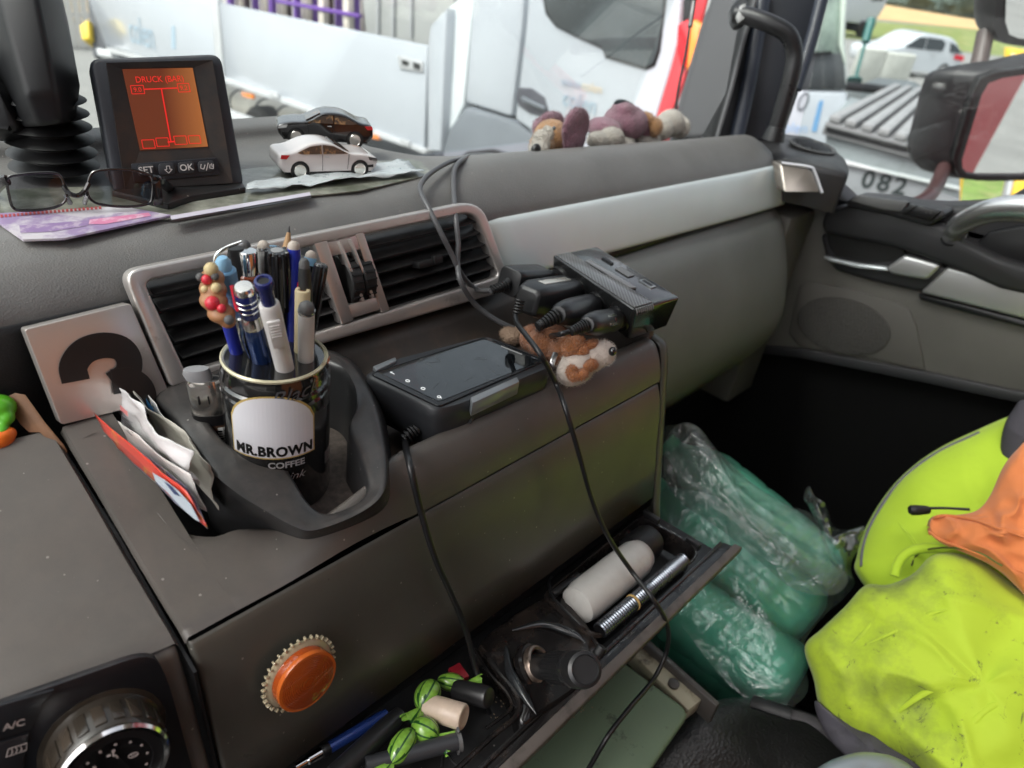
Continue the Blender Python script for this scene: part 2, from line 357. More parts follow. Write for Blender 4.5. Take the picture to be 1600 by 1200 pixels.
# chassis, side guard, tank
lplate('chassis_beam', [(330, 128), (500, 190), (680, 243), (700, 262), (500, 226), (330, 160)], M_under, L1, -.45, .3)
lplate('underbody', [(150, 78), (352, 136), (700, 262), (700, 330), (352, 205), (150, 130)], mat('underbody shade', (.09, .09, .09), .9), L1, -1.2, .3)
lplate('side_guard', [(330, 162), (420, 196), (660, 268), (660, 284), (420, 222), (330, 185)], M_lgrey, L1, -.02, .05)
a, b = lp(352, 152, -.35), lp(470, 196, -.35)
tk = build('air_tank', lathe([(0, 0), (.10, .01), (.13, .05), (.13, (b - a).length - .05), (.1, (b - a).length - .01), (0, (b - a).length)], a, b - a, 24), mat('tank beige', (.5, .48, .42), .4, var=(4, .1)), L1)
for t in (.25, .6, .85):
    q = a.lerp(b, t); build('tank_strap', cyl(q, q + (b - a).normalized() * .04, .136, n=24), M_under, tk)
M_amber = mat('amber lamp lens', (.75, .22, .03), .2, coat=1)
for x, y in ((384, 149), (581, 213)): lplate('marker_lamp', [(x - 8, y - 6), (x + 9, y - 1), (x + 10, y + 6), (x - 7, y + 2)], M_amber, L1, .04, .03, .004)
for x, y in ((430, 250), (560, 300)):
    c = lp(x, y + 60, -.25); c.z = GZ + .5
    w = build('wheel', lathe([(.2, -.14), (.48, -.14), (.5, -.08), (.5, .1), (.46, .14), (.2, .14)], c, LN, 28), M_tyre, L1)
    build('rim', lathe([(0, .02), (.14, .03), (.19, .12), (.28, .13), (.29, .05)], c, LN, 24), M_lgrey, w)
# cab
M_fender = mat('lorry grey plastic', (.14, .155, .175), .55, var=(3, .08))
lplate('cab_rear_side', [(742, -70), (822, -70), (815, 40), (798, 184), (725, 161), (730, 100)], M_white_lorry, L1, -.02, .5, .03)
dr = lplate('cab_door', [(830, -70), (1130, -70), (1066, -30), (1062, 20), (1060, 60), (1047, 110), (1028, 172), (1005, 250), (960, 290), (832, 214), (828, 204), (804, 186), (821, 40)], M_white_lorry, L1, 0, .4, .03)
lplate('cab_back', [(735, -70), (840, -70), (835, 220), (728, 170)], M_dark, L1, -.12, .5, .01)
lplate('mudguard', [(725, 166), (800, 190), (826, 208), (836, 222), (900, 262), (1000, 300), (1000, 360), (690, 300), (690, 236), (700, 200)], M_fender, L1, .01, .45, .03)
wl = lp(770, 300, -.2); wl.z = GZ + .47; wl = wl + LV * .28
w = build('wheel', lathe([(.2, -.14), (.44, -.14), (.47, -.08), (.47, .1), (.43, .14), (.2, .14)], wl + LV * -.28, LN, 28), M_tyre, L1); build('rim', lathe([(0, .02), (.14, .03), (.19, .12), (.28, .13), (.29, .05)], wl + LV * -.28, LN, 24), M_lgrey, w)
lplate('wheel_arch', [(712, 250), (730, 236), (770, 232), (820, 246), (840, 275), (700, 275)], M_dark, L1, .015, .3, .01)
WIN = [(846, -40), (848, 0), (852, 22), (868, 42), (900, 58), (940, 76), (945, 90), (975, 99), (1008, 109), (1022, 103), (1030, 80), (1036, 30), (1041, -10), (1042, -50)]
lplate('window_rubber', WIN, M_rubber, dr, .008, .02, .004)
cx_, cy_ = 950, 20
lplate('window_pane', [(cx_ + (x - cx_) * .965, cy_ + (y - cy_) * .95) for x, y in WIN], mat('lorry side window', (.035, .045, .05), .06, coat=1., var=(1.2, .6), dirt=((.12, .14, .15), 2.2, .45, .75, .6)), dr, .014, .01, .002)
hd = lplate('handle_recess', [(810, 137), (830, 138), (850, 152), (856, 172), (852, 183), (828, 178), (810, 166), (806, 150)], mat('recess plastic', (.06, .06, .075), .4), dr, .006, .02, .004)
lplate('handle_bar', [(814, 150), (848, 166), (849, 172), (814, 158)], M_fender, hd, .03, .02, .005)
M_red = mat('red reflective stripe', (.62, .05, .06), .35, coat=.4)
lplate('red_stripe', [(1030, 170), (1047, 112), (1061, 62), (1066, 104), (1074, 108), (1050, 170), (1020, 262), (1000, 262)], M_red, L1, .01, .1, .004)
lplate('red_stripe', [(1090, -30), (1112, -30), (1103, 0), (1092, 36), (1082, 28), (1088, 0)], M_red, L1, .01, .1, .004)
lplate('cab_corner_window', [(1062, -30), (1086, -30), (1083, 0), (1078, 28), (1059, 35)], M_carglass, L1, -.02, .1, .004)
lplate('indicator_lamp', [(1058, 38), (1078, 28), (1071, 104), (1064, 108), (1056, 78)], mat('red lamp lens', (.65, .01, .02), .2, coat=1), L1, .04, .08, .008)
lplate('indicator_lamp', [(1080, 29), (1094, 40), (1084, 92), (1071, 112), (1073, 96)], mat('orange lamp lens', (.85, .28, .05), .2, coat=1), L1, .04, .08, .008, label='orange half of the corner lamp')
lplate('door_bottom_trim', [(1055, 165), (1075, 108), (1112, -30), (1150, -30), (1110, 175)], M_lgrey, L1, -.01, .2, .01)
M_teal = mat('faded teal print', (.30, .40, .48), .5); M_or = mat('faded orange print', (.62, .50, .34), .5)
lo = lp(905, 160, .006); lx = (lp(945, 172, .006) - lo); ly = LV
text('colen', .105, lo, lx, ly, M_teal, dr)
lo = lp(893, 130, .006); text('www.', .06, lo, lp(930, 137, .006) - lo, ly, M_teal, dr); lo = lp(925, 137, .006); text('colen', .06, lo, lp(960, 145, .006) - lo, ly, M_or, dr)
lo = lp(220, 52, .006); text('colen', .42, lo, lp(260, 63, .006) - lo, LV, M_teal, L1)
lplate('printed_stripe', [(268, 40), (273, 41), (274, 77), (268, 76)], M_teal, L1, .004, .004, 0)
# load standing on the bed: purple frames
P1 = thing('purple_frame_rack', lp(470, 40, -1.2), 'purple and cream metal frames standing on the lorry bed', 'rack')
M_pur = mat('purple lacquer', (.15, .07, .32), .5); M_crm = mat('cream boards', (.6, .55, .48), .7, var=(5, .2)); M_brn = mat('dark frame metal', (.06, .04, .05), .6)
k = 0
for x in range(352, 566, 13):
    yb = 12 + (x - 352) * .21
    m_ = (M_pur, M_crm, M_brn, M_pur, M_crm)[k % 5]; wd = (5, 8, 3, 4, 8)[k % 5]; k += 1
    lplate('upright', [(x, -70), (x + wd, -70), (x + wd + 3, yb + 12), (x + 3, yb + 12)], m_, P1, -1.0 - .1 * (k % 3), .06, .004)
lplate('cross_bar', [(430, -2), (560, 22), (560, 28), (430, 4)], M_pur, P1, -.98, .04, .004)
lplate('board_back', [(345, -70), (570, -70), (572, 60), (345, 20)], mat('pale load', (.5, .48, .47), .8, var=(6, .25)), P1, -1.4, .1, .004)

# ---- left background: fence posts, dark tail of another vehicle, barrier
fn = thing('white_picket_fence', aZ(110, 80, GZ), 'white post fence at the far edge of the yard by dry grass', 'fence')
for x in range(84, 156, 12):
    p = aZ(x + 8, 75, GZ); build('post', boxv(p + V((0, 0, .9)), .09, .09, 1.8), M_white, fn, bevel=.01)
for hgt in (.5, 1.5):
    p, q = aZ(92, 75, GZ), aZ(160, 75, GZ); build('rail', tube([p + V((0, 0, hgt)), q + V((0, 0, hgt))], .04, 6, 1), M_white, fn)
gq = [aZ(*p, GZ) for p in ((60, 30), (170, 40), (170, -8), (60, -20))]
flat('dry_grass', [(p.x, p.y) for p in gq], GZ + .03, M_wheat)
tr = thing('trailer_tail', aT(150, 90, 9.), 'dark tail of a trailer beyond the end of the white lorry', 'trailer')
build('tail_frame', prism([aT(x, y, 9.2) for x, y in ((134, -30), (152, -30), (168, 88), (145, 88))], CF * .6), M_under, tr, bevel=.02)
build('tail_panel', prism([aT(x, y, 9.1) for x, y in ((124, 40), (137, 30), (140, 60), (128, 62))], CF * .3), mat('yellow tape', (.7, .5, .05), .6), tr, bevel=.01)
build('tail_lamp', prism([aT(x, y, 9.0) for x, y in ((150, 74), (176, 80), (176, 90), (152, 86))], CF * .2), M_lgrey, tr, bevel=.01)

# ---- second truck, seen through the door window (its front faces us)
T2C = V((6.6, 2.55, 0)); T2N = V((-T2C.x, -T2C.y, 0)).normalized(); T2P = aT(1290, 150, 7.0)
T2N = V((-T2P.x * .8, -T2P.y - 2.0, 0)).normalized()
def tp(x, y, w=0.): return aN(x, y, T2P + T2N * w, T2N)
def tplate(name, px, m, parent, w=0., d=.05, bevel=.008, **k): return build(name, prism([tp(x, y, w) for x, y in px], T2N * -d), m, parent, bevel=bevel, **k)
T2 = thing('parked_truck', V((T2P.x, T2P.y, GZ)), 'white truck front with tall windscreen and blue stripe seen past the grab handle', 'truck')
tplate('cab_body', [(1180, 138), (1322, 142), (1326, 150), (1320, 235), (1300, 330), (1180, 330)], M_white_lorry, T2, 0, 1.8, .04)
tplate('cab_shell', [(1180, -80), (1334, -80), (1326, 0), (1322, 60), (1326, 120), (1322, 145), (1180, 145)], mat('truck cab shell', (.6, .64, .62), .4), T2, -.06, 1.7, .04)
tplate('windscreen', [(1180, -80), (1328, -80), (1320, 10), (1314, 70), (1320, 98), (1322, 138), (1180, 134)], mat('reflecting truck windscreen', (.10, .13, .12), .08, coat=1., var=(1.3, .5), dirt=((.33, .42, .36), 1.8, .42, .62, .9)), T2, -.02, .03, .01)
tplate('windscreen_base', [(1180, 78), (1318, 84), (1322, 140), (1180, 136)], mat('truck cowl', (.05, .055, .06), .4, var=(3, .4)), T2, .004, .02, .004)
tplate('wiper', [(1235, 84), (1300, 80), (1300, 84), (1238, 88)], M_black, T2, .03, .02, .003)
tplate('cab_edge', [(1317, -80), (1328, -80), (1321, 12), (1317, 70), (1323, 98), (1319, 98), (1312, 70), (1314, 10)], mat('pale green frame', (.6, .68, .6), .4), T2, .02, .04, .004)
tplate('blue_stripe', [(1280, 158), (1287, 157), (1276, 206), (1268, 205)], mat('blue print', (.16, .35, .6), .5), T2, .006, .004, 0)
o_ = tp(1255, 159, .006); uxx = tp(1275, 160, .006) - o_
build('badge', ([o_ + uxx.normalized() * .05 * cos(t) + V((0, 0, 1)) * .09 * sin(t) for t in [i * pi / 8 for i in range(16)]], [tuple(range(16))]), M_fender, T2, smooth=False)
build('badge', ([o_ + T2N * .004 + uxx.normalized() * .03 * cos(t) + V((0, 0, 1)) * .065 * sin(t) for t in [i * pi / 8 for i in range(16)]], [tuple(range(16))]), M_white_lorry, T2, smooth=False)
o_ = tp(1238, 200, .006); text('colen', .14, o_, uxx, V((0, 0, 1)), mat('light blue print', (.3, .45, .68), .5), T2)
st = tplate('step_frame', [(1324, 158), (1332, 165), (1332, 186), (1318, 240), (1306, 240), (1318, 190)], M_white_lorry, T2, .1, .25, .02)
tplate('step_slot', [(1325, 172), (1329, 173), (1321, 200), (1317, 198)], M_under, st, .11, .02, .002)
tplate('step_slot', [(1316, 206), (1320, 208), (1313, 232), (1309, 230)], M_under, st, .11, .02, .002)

# ---- grey skip with a ribbed lid, marked 082
KP = aT(1380, 240, 4.6); KN = V((-1, -.28, 0)).normalized()
def kp(x, y, w=0.): return aN(x, y, KP + KN * w, KN)
K = thing('ribbed_lid_skip', V((KP.x, KP.y, GZ)), 'grey steel skip numbered 082 with a ribbed grey lid', 'skip')
M_skip = mat('galvanised grey skip', (.26, .29, .30), .45, metal=.2, var=(3, .15), dirt=((.16, .18, .18), 6, .5, .7, .6))
M_lid = mat('grey lid plastic', (.25, .25, .255), .5, var=(5, .12))
build('container_side', prism([kp(1290, 190), kp(1500, 246), kp(1500, 372), kp(1290, 332)], KN * -1.6), M_skip, K, bevel=.02)
build('rim_rail', prism([kp(1290, 245, .03), kp(1500, 293, .03), kp(1500, 298, .03), kp(1290, 250, .03)], KN * -.03), mat('pale rail', (.5, .53, .53), .4), K, bevel=.004)
build('rim_rail', prism([kp(1290, 197, .05), kp(1500, 250, .05), kp(1500, 259, .05), kp(1290, 206, .05)], KN * -.08), M_black, K, bevel=.006)
lf, rf = kp(1290, 190, .04), kp(1500, 246, .04); up_ = (aT(1404, 146, 6.4), aT(1476, 132, 6.4))
lbk, rbk = aT(1392, 138, 6.3), aT(1530, 160, 6.3)
build('lid', prism([lf, rf, rbk, lbk], V((0, 0, -.08))), mat('lid groove grey', (.17, .17, .175), .6), K, bevel=.01)
nr = 8
for i in range(nr):
    a0, a1 = (i + .12) / nr, (i + .80) / nr
    q = [lf.lerp(rf, a0), lf.lerp(rf, a1), lbk.lerp(rbk, a1), lbk.lerp(rbk, a0)]
    q = [p + V((0, 0, .004)) for p in q]
    build('lid_rib', prism(q, V((0, 0, .045))), M_lid, K, bevel=.012)
txo = kp(1381, 287, .006); txx = kp(1400, 291, .006) - txo
text('082', .155, txo, txx, V((0, 0, 1)), mat('dark grey stencil', (.02, .03, .03), .6), K, bold=.004, spacing=1.25)
# second, darker container behind with a bar across
K2 = thing('dark_container', aT(1365, 160, 8.5), 'dark rounded container end with a black bar behind the ribbed skip', 'container')
pp = [aT(x, y, 8.5) for x, y in ((1318, 138), (1395, 146), (1408, 158), (1408, 200), (1318, 200))]
build('container_end', prism(pp, V((2.2, .4, 0))), mat('dark grey container', (.10, .115, .12), .5, var=(2, .2)), K2, bevel=.08, seg=3)
build('top_bar', tube([aT(1318, 134, 8.3), aT(1402, 143, 8.3)], .05, 8, 1), M_black, K2)
# concrete block wall, green pole
bw_ = thing('concrete_block_wall', aZ(1365, 132, GZ), 'low wall of pale concrete blocks in front of the white hatchback', 'wall')
base = [aZ(x, y, GZ) for x, y in ((1318, 146), (1362, 149), (1408, 152))]
M_conc = mat('pale concrete', (.46, .47, .43), .85, var=(3, .12))
for i in range(2):
    a, b = base[i], base[i + 1].lerp(base[i], .01); hh = (aT(1340, 74, 1) * ((a.length) / aT(1340, 74, 1).length)).z - GZ
    build('block', prism([a, b, b + V((0, 0, hh)), a + V((0, 0, hh))], V((.8, .3, 0))), M_conc, bw_, bevel=.03)
gp = thing('green_pole', aT(1337, 124, 9), 'leaning dark green pole standing behind the skips', 'pole')
build('shaft', tube([aT(1336, 126, 9), aT(1352, 66, 9), aT(1362, 28, 9)], lambda t: .022, 8, 2), mat('dark green paint', (.01, .10, .09), .5), gp)
build('sleeve', tube([aT(1352, 66, 8.98), aT(1362, 30, 8.98)], .05, 8, 1), MATS['dark green paint'], gp)
build('foot_plate', cyl(aT(1335, 126, 9), aT(1335.5, 124, 9), .09), MATS['dark green paint'], gp)

# ---- white hatchback on the road
def car(name, cpx, t, label, s=1., flip=1, heading=None, glassm=M_carglass, body=None, parentless=True, profile=None, real=4.1, cat='car', lamp=True, zoff=None):
    """side-profile car: cpx pixel of the wheel line centre, real length in metres"""
    base = aZ(cpx[0], cpx[1], GZ) if zoff is None else aT(cpx[0], cpx[1], t)
    ux = heading.normalized(); uy = V((0, 0, 1)).cross(ux).normalized(); uz = ux.cross(uy)
    if zoff is not None: uz = zoff
    if uz.z < 0: uz = -uz
    toC = -base; uy = uy if uy.dot(toC) > 0 else -uy
    R_ = thing(name, base, label, cat); k = real / 4.1
    def P(x, z, w=0.): return base + ux * (x * k) + uz * (z * k) + uy * (w * k)
    prof = profile or [(-2.0, .35), (-2.05, .62), (-1.9, .82), (-1.0, 1.0), (-.35, 1.42), (.2, 1.5), (1.0, 1.47), (1.6, 1.25), (1.95, .98), (2.05, .75), (2.03, .38), (1.7, .25), (-1.7, .25)]
    # body cross-sections along width with tumblehome
    rings = []
    prof = [(p.x, p.y) for p in crv([V((x, z, 0)) for x, z in prof[:-2]], 3)] + list(prof[-2:])
    for w, sc_ in ((-.82, .90), (-.815, .95), (-.79, .985), (-.70, 1.), (-.4, 1.015), (0, 1.02), (.4, 1.015), (.70, 1.), (.79, .985), (.815, .95), (.82, .90)):
        r = []
        for x, z in prof:
            tz = max(0, z - .95); ww = w * (1 - .28 * tz)
            r.append(P(x * (sc_ if abs(w) > .7 else 1), .2 + (z - .2) * (sc_ if abs(w) > .7 else 1.0), ww))
        rings.append(r)
    bd = build('body', loft(rings), body, R_, auto=80)
    def gl(pts, nm='side_window', m=glassm, off=.01):
        r = []
        for x, z in pts:
            tz = max(0, z - .95); r.append(P(x, z, .82 * (1 - .28 * tz) + off))
        return build(nm, prism(r, uy * -.02 * k), m, R_, smooth=False)
    return R_, P, gl, (ux, uy, uz, k)
M_wcar = mat('white car paint', (.50, .53, .56), .2, coat=.8)
pb = aZ(1440, 122, GZ)
HB, P, gl, ax_ = car('white_hatchback', (1404, 115), 0, 'white hatchback parked beyond the concrete blocks', heading=aZ(1500, 126, GZ) - aZ(1400, 114, GZ), body=M_wcar,
    profile=[(-2.0, .35), (-2.08, .62), (-1.95, .85), (-1.05, 1.02), (-.35, 1.46), (.2, 1.54), (1.2, 1.52), (1.65, 1.3), (1.95, 1.0), (2.08, .8), (2.05, .38), (1.7, .25), (-1.7, .25)])
gl([(-.95, 1.02), (-.35, 1.4), (-.02, 1.42), (-.02, 1.02)]); gl([(.05, 1.02), (.05, 1.42), (.75, 1.42), (.95, 1.3), (.9, 1.05)]); gl([(1.25, 1.05), (1.2, 1.36), (1.5, 1.3), (1.85, 1.04)], 'rear_window', off=.02)
gl([(1.55, .82), (1.55, .98), (2.0, .98), (2.05, .8)], 'tail_lamp', mat('car tail lamp', (.6, .02, .04), .3, coat=1), .03)
gl([(-.7, .86), (-.7, .9), (-.55, .9), (-.55, .86)], 'door_handle', M_lgrey, .03); gl([(.4, .86), (.4, .9), (.55, .9), (.55, .86)], 'door_handle', M_lgrey, .03)
for x in (-1.25, 1.28):
    c = P(x, .32, .74); w = build('wheel', lathe([(.1, -.1), (.3, -.1), (.32, -.05), (.32, .08), (.29, .1), (.22, .1)], c, ax_[1], 22), M_tyre, HB)
    build('rim', lathe([(0, .09), (.2, .1), (.22, .115), (.235, .1), (.235, .0)], c, ax_[1], 20), M_lgrey, w)
    for i in range(6): d_ = ax_[0] * cos(i * pi / 3) + ax_[2] * sin(i * pi / 3); build('spoke_gap', boxv(c + ax_[1] * .104 + d_ * .13, .10, .035, .02, (d_, ax_[1].cross(d_), ax_[1])), M_dark, w, smooth=False)
# far white truck
T3P = aZ(1345, 60, GZ); T3d = (aZ(1400, 64, GZ) - aZ(1345, 58, GZ)).normalized(); t3n = V((T3d.y, -T3d.x, 0)); t3n = t3n if t3n.dot(-T3P) > 0 else -t3n
T3 = thing('far_truck', T3P, 'white tractor unit in the distance beside the wheat field', 'truck')
def q3(x, z, w=0): return T3P + T3d * x + V((0, 0, z)) + t3n * w
build('cab', prism([q3(-5, .8), q3(-.1, .8), q3(.9, 1.0), q3(1.3, 1.9), q3(1.2, 4.4), q3(-5, 4.4)], t3n * -2.4), M_wcar, T3, bevel=.1)
build('side_window', prism([q3(-.3, 2.1, .02), q3(.9, 2.2, .02), q3(.8, 3.1, .02), q3(-.3, 3.1, .02)], t3n * -.03), M_carglass, T3, smooth=False)
build('bumper', prism([q3(-.6, .3, .03), q3(.9, .4, .03), q3(1.0, 1.0, .03), q3(-.6, 1.0, .03)], t3n * -2.4), M_under, T3, bevel=.05)
build('mirror', boxv(q3(1.2, 3.1, .3), .3, .3, .9), M_under, T3, bevel=.04)
for x in (-3.6, -.2): build('wheel', lathe([(0, -.1), (.45, -.1), (.5, .1), (.25, .14), (0, .1)], q3(x, .5, 0), t3n, 20), M_tyre, T3)
# yellow barriers at the right edge
M_yel = mat('yellow barrier paint', (.75, .46, .03), .5)
for px, nm, lab in (([(1492, 270), (1508, 268), (1500, 330), (1482, 330)], 1, 'slanted yellow and grey striped barrier leg beside the 082 skip'), ([(1590, 268), (1612, 262), (1598, 330), (1576, 330)], 2, 'yellow barrier leg at the far edge of the grass below the mirror')):
    Y_ = thing('barrier', aT(*px[3], 5.6), lab, 'barrier')
    build('barrier_leg', prism([aT(x, y, 5.6) for x, y in px], V((.12, .1, 0))), M_yel, Y_, bevel=.01)
    build('barrier_edge', prism([aT(x - 9, y, 5.58) for x, y in px[:1]] + [aT(px[0][0] - 2, px[0][1], 5.58), aT(px[3][0] - 2, px[3][1], 5.58), aT(px[3][0] - 9, px[3][1], 5.58)], V((.08, .05, 0))), M_lgrey, Y_, bevel=.01)
YB = thing('yellow_box', aT(1592, 92, 9), 'small yellow sign board behind the door mirrors', 'sign')
build('board', prism([aT(x, y, 9) for x, y in ((1580, 76), (1610, 80), (1610, 106), (1578, 100))], V((.1, .1, 0))), M_yel, YB, bevel=.01)
build('sign_post', tube([aT(1586, 96, 9.05), aT(1584, 150, 9.05)], .03, 6, 1), M_lgrey, YB)
build('border_strip', prism([aT(x, y, 8.97) for x, y in ((1582, 84), (1610, 88), (1610, 92), (1582, 88))], V((.02, .02, 0))), M_lgrey, YB, bevel=.002)
# ================================================================ THE CAB SHELL (the truck we sit in)
M_trim = mat('pale cab lining', (.62, .60, .57), .85, bump=('noise', 300, .2, .001))
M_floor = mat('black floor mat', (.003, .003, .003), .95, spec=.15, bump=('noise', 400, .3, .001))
M_skin = mat('red cab paint', (.58, .012, .03), .5, coat=.1)
XD = 1.25     # inner face of the passenger door
def struct(name, vf, m, **k): return build(name, vf, m, kind='structure', **k)
struct('floor', boxv((.3, -.2, -1.28), 2.0, 2.4, .06), M_floor, smooth=False)
struct('roof', ringplate([V((-.78, -1.42, .80)), V((1.32, -1.42, .80)), V((1.32, .62, .80)), V((-.78, .62, .80))], [V((-.05, -.65, .80)), V((.75, -.65, .80)), V((.75, .15, .80)), V((-.05, .15, .80))], V((0, 0, .04))), M_trim, smooth=False)  # opening added in the unseen roof to let more skylight into the cab
struct('rear_wall', boxv((.27, -1.44, -.2), 2.1, .04, 2.1), M_trim, smooth=False)
struct('door_left', boxv((-.80, -.1, -.76), .05, 2.6, .98), M_trim, smooth=False)
struct('wall_left', boxv((-.80, -.95, .27), .05, .98, 1.02), M_trim, smooth=False)
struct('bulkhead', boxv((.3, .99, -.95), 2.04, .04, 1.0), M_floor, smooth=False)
struct('wall_right', boxv((1.31, -1.0, .2), .05, .9, 1.2), M_trim, smooth=False)
struct('outer_skin', boxv((1.40, -1.5, -.35), .05, 2.6, 2.3), M_skin, bevel=.02)
struct('outer_skin_lower', boxv((1.38, .25, -.85), .05, .8, 1.0), M_skin, bevel=.02)
# windscreen pane, leaning back
ws = build('windscreen', prism([V((-.78, .83, -.30)), V((1.26, .83, -.30)), V((1.26, .62, .80)), V((-.78, .62, .80))], V((0, .006, .001))), M_pane, kind='structure', smooth=False)
# right A-pillar: grey trim, black seal, black grab-handle post
def rnd_px(P, r, k=4):
    out = []; n = len(P)
    for i in range(n):
        p = V((*P[i], 0)); a = V((*P[i - 1], 0)); b = V((*P[(i + 1) % n], 0))
        da, db = (a - p), (b - p); s = p + da.normalized() * min(r, da.length * .45); e = p + db.normalized() * min(r, db.length * .45)
        for j in range(k + 1):
            t = j / k; q = s * (1 - t) ** 2 + p * 2 * t * (1 - t) + e * t * t; out.append((q.x, q.y))
    return out
PIL = thing('windscreen_pillar', V((1.20, .62, -.22)), 'grey windscreen pillar trim rising beside the black grab handle', 'pillar')
def q_(pts): return [aT(x, y, t) for x, y, t in pts]
build('pillar_trim', prism(q_([(1052, 215, 1.24), (1075, 128, 1.22), (1118, -20, 1.20), (1180, -20, 1.14), (1160, 60, 1.15), (1138, 150, 1.16), (1108, 214, 1.18)]), CF * .05), M_pillar, PIL, bevel=.008, seg=3)
build('pillar_edge', prism(q_([(1060, 215, 1.245), (1115, -20, 1.21), (1121, -20, 1.20), (1066, 215, 1.235)]), CF * .03), mat('pale pillar edge', (.42, .42, .40), .6), PIL, bevel=.002)
build('door_seal', prism(q_([(1098, 216, 1.16), (1138, 140, 1.15), (1170, -20, 1.13), (1182, -20, 1.12), (1150, 110, 1.13), (1118, 216, 1.15)]), CF * .04), M_rubber, PIL, bevel=.004)
build('door_seal_edge', tube(q_([(1120, 216, 1.14), (1140, 148, 1.13), (1160, 70, 1.12), (1186, -20, 1.11)]), .0035, 8), M_pillar, PIL)
build('door_frame', prism(q_([(1116, 222, 1.20), (1150, 90, 1.18), (1176, -25, 1.17), (1298, -25, 1.17), (1262, 110, 1.18), (1222, 225, 1.20)]), CF * .04), mat('door frame black', (.014, .016, .022), .45), PIL, bevel=.01, seg=3)
build('frame_channel', tube(q_([(1150, 222, 1.175), (1172, 120, 1.16), (1196, -25, 1.15)]), .012, 10, flat=.7), mat('dark blue black plastic', (.025, .03, .045), .4), PIL)
build('frame_channel', tube(q_([(1243, 140, 1.16), (1268, 60, 1.155), (1290, -25, 1.15)]), .010, 10, flat=.7), MATS['dark blue black plastic'], PIL)
GH = thing('grab_handle', aT(1210, 210, 1.08), 'black tubular grab handle curving down in front of the door pillar', 'handle')
build('grip', tube(q_([(1150, 22, 1.06), (1172, 26, 1.05), (1205, 38, 1.04), (1232, 55, 1.04), (1241, 85, 1.05), (1236, 120, 1.06), (1222, 170, 1.08), (1208, 216, 1.10)]), .0125, 14, 6), mat('worn black grip', (.018, .018, .020), .33, bump=('noise', 900, .25, .0005), rvar=.1), GH)
build('mount', prism(q_([(1143, 8, 1.08), (1156, -8, 1.07), (1170, 0, 1.06), (1170, 32, 1.05), (1152, 42, 1.06), (1144, 30, 1.07)]), CF * .02), M_black, GH, bevel=.006, seg=3)
build('mount_face', prism(q_([(1150, 26, 1.047), (1156, 8, 1.045), (1166, 4, 1.043), (1165, 28, 1.043), (1154, 36, 1.045)]), CF * .006), mat('pale mount', (.3, .3, .3), .4), GH, bevel=.002)
build('foot', lathe([(.018, 0), (.016, .01), (.013, .02)], aT(1207, 219, 1.10), (aT(1222, 170, 1.08) - aT(1208, 216, 1.10)), 18), M_black, GH)
# the thin black rod standing beyond the pillar edge
RD = thing('windscreen_wiper', aT(1052, 205, 1.40), 'thin black wiper arm standing upright against the windscreen beside the pillar', 'wiper')
build('arm', tube([aT(1054, 205, 1.34), aT(1058, 150, 1.335), (aT(1070, 90, 1.33)), aT(1078, 40, 1.33)], .0026, 8, 3), M_black, RD)
build('blade_end', tube([aT(1078, 42, 1.329), aT(1084, 3, 1.33)], .0046, 8, 1), M_black, RD)

# ================================================================ PASSENGER DOOR
D = thing('passenger_door', V((XD, .1, -.9)), 'beige and black passenger door with silver handle and speaker grille', 'door')
def dp(x, y, w=0.): return aX(x, y, XD - w)
def dplate(name, px, m, parent=D, w=0., d=.03, bevel=.004, seg=2, **k): return build(name, prism([dp(x, y, w) for x, y in px], V((d, 0, 0))), m, parent, bevel=bevel, seg=seg, **k)
dplate('door_panel', [(1218, 300), (1300, 318), (1600, 470), (1800, 560), (1800, 760), (1600, 614), (1450, 582), (1250, 545), (1190, 540), (1180, 420)], M_door, w=0, d=.05)
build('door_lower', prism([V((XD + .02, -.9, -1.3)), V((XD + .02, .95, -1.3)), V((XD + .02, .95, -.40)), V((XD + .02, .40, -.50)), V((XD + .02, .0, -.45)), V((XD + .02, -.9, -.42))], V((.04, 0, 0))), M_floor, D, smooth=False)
dplate('panel_rib', [(1190, 540), (1250, 545), (1450, 582), (1600, 614), (1700, 645), (1700, 668), (1600, 632), (1450, 600), (1250, 560), (1190, 553)], M_doorblack, w=.006, d=.03, bevel=.003)
# speaker area: raised outline plate with a perforated round
dplate('speaker_plate', [(1248, 447), (1262, 440), (1330, 452), (1405, 475), (1420, 484), (1432, 510), (1446, 580), (1360, 560), (1250, 543), (1232, 520)], mat('speaker plate', (.085, .08, .072), .65, bump=('voronoi', 800, .3, .0006)), w=.004, d=.02, bevel=.003)
sg = dplate('speaker_grille', [(1318 + 73 * cos(a) - 0 * sin(a), 510 + 44 * sin(a) + 12 * cos(a)) for a in [i * pi / 16 for i in range(32)]], mat('speaker cloth', (.05, .047, .042), .8, bump=('voronoi', 450, .9, .0015)), w=.0075, d=.004, bevel=.002)
hv = ([], [])
for i in range(-12, 13):
    for j in range(-8, 9):
        if (i / 12.5) ** 2 + (j / 8.5) ** 2 < 1: hv = join(hv, cyl(dp(1318 + i * 5.6, 510 + j * 4.8 + i * .9, .0076), dp(1318 + i * 5.6, 510 + j * 4.8 + i * .9, .0082), .0011, n=6))
o = build('perforation', hv, M_dark, sg, smooth=False, kind='stuff')
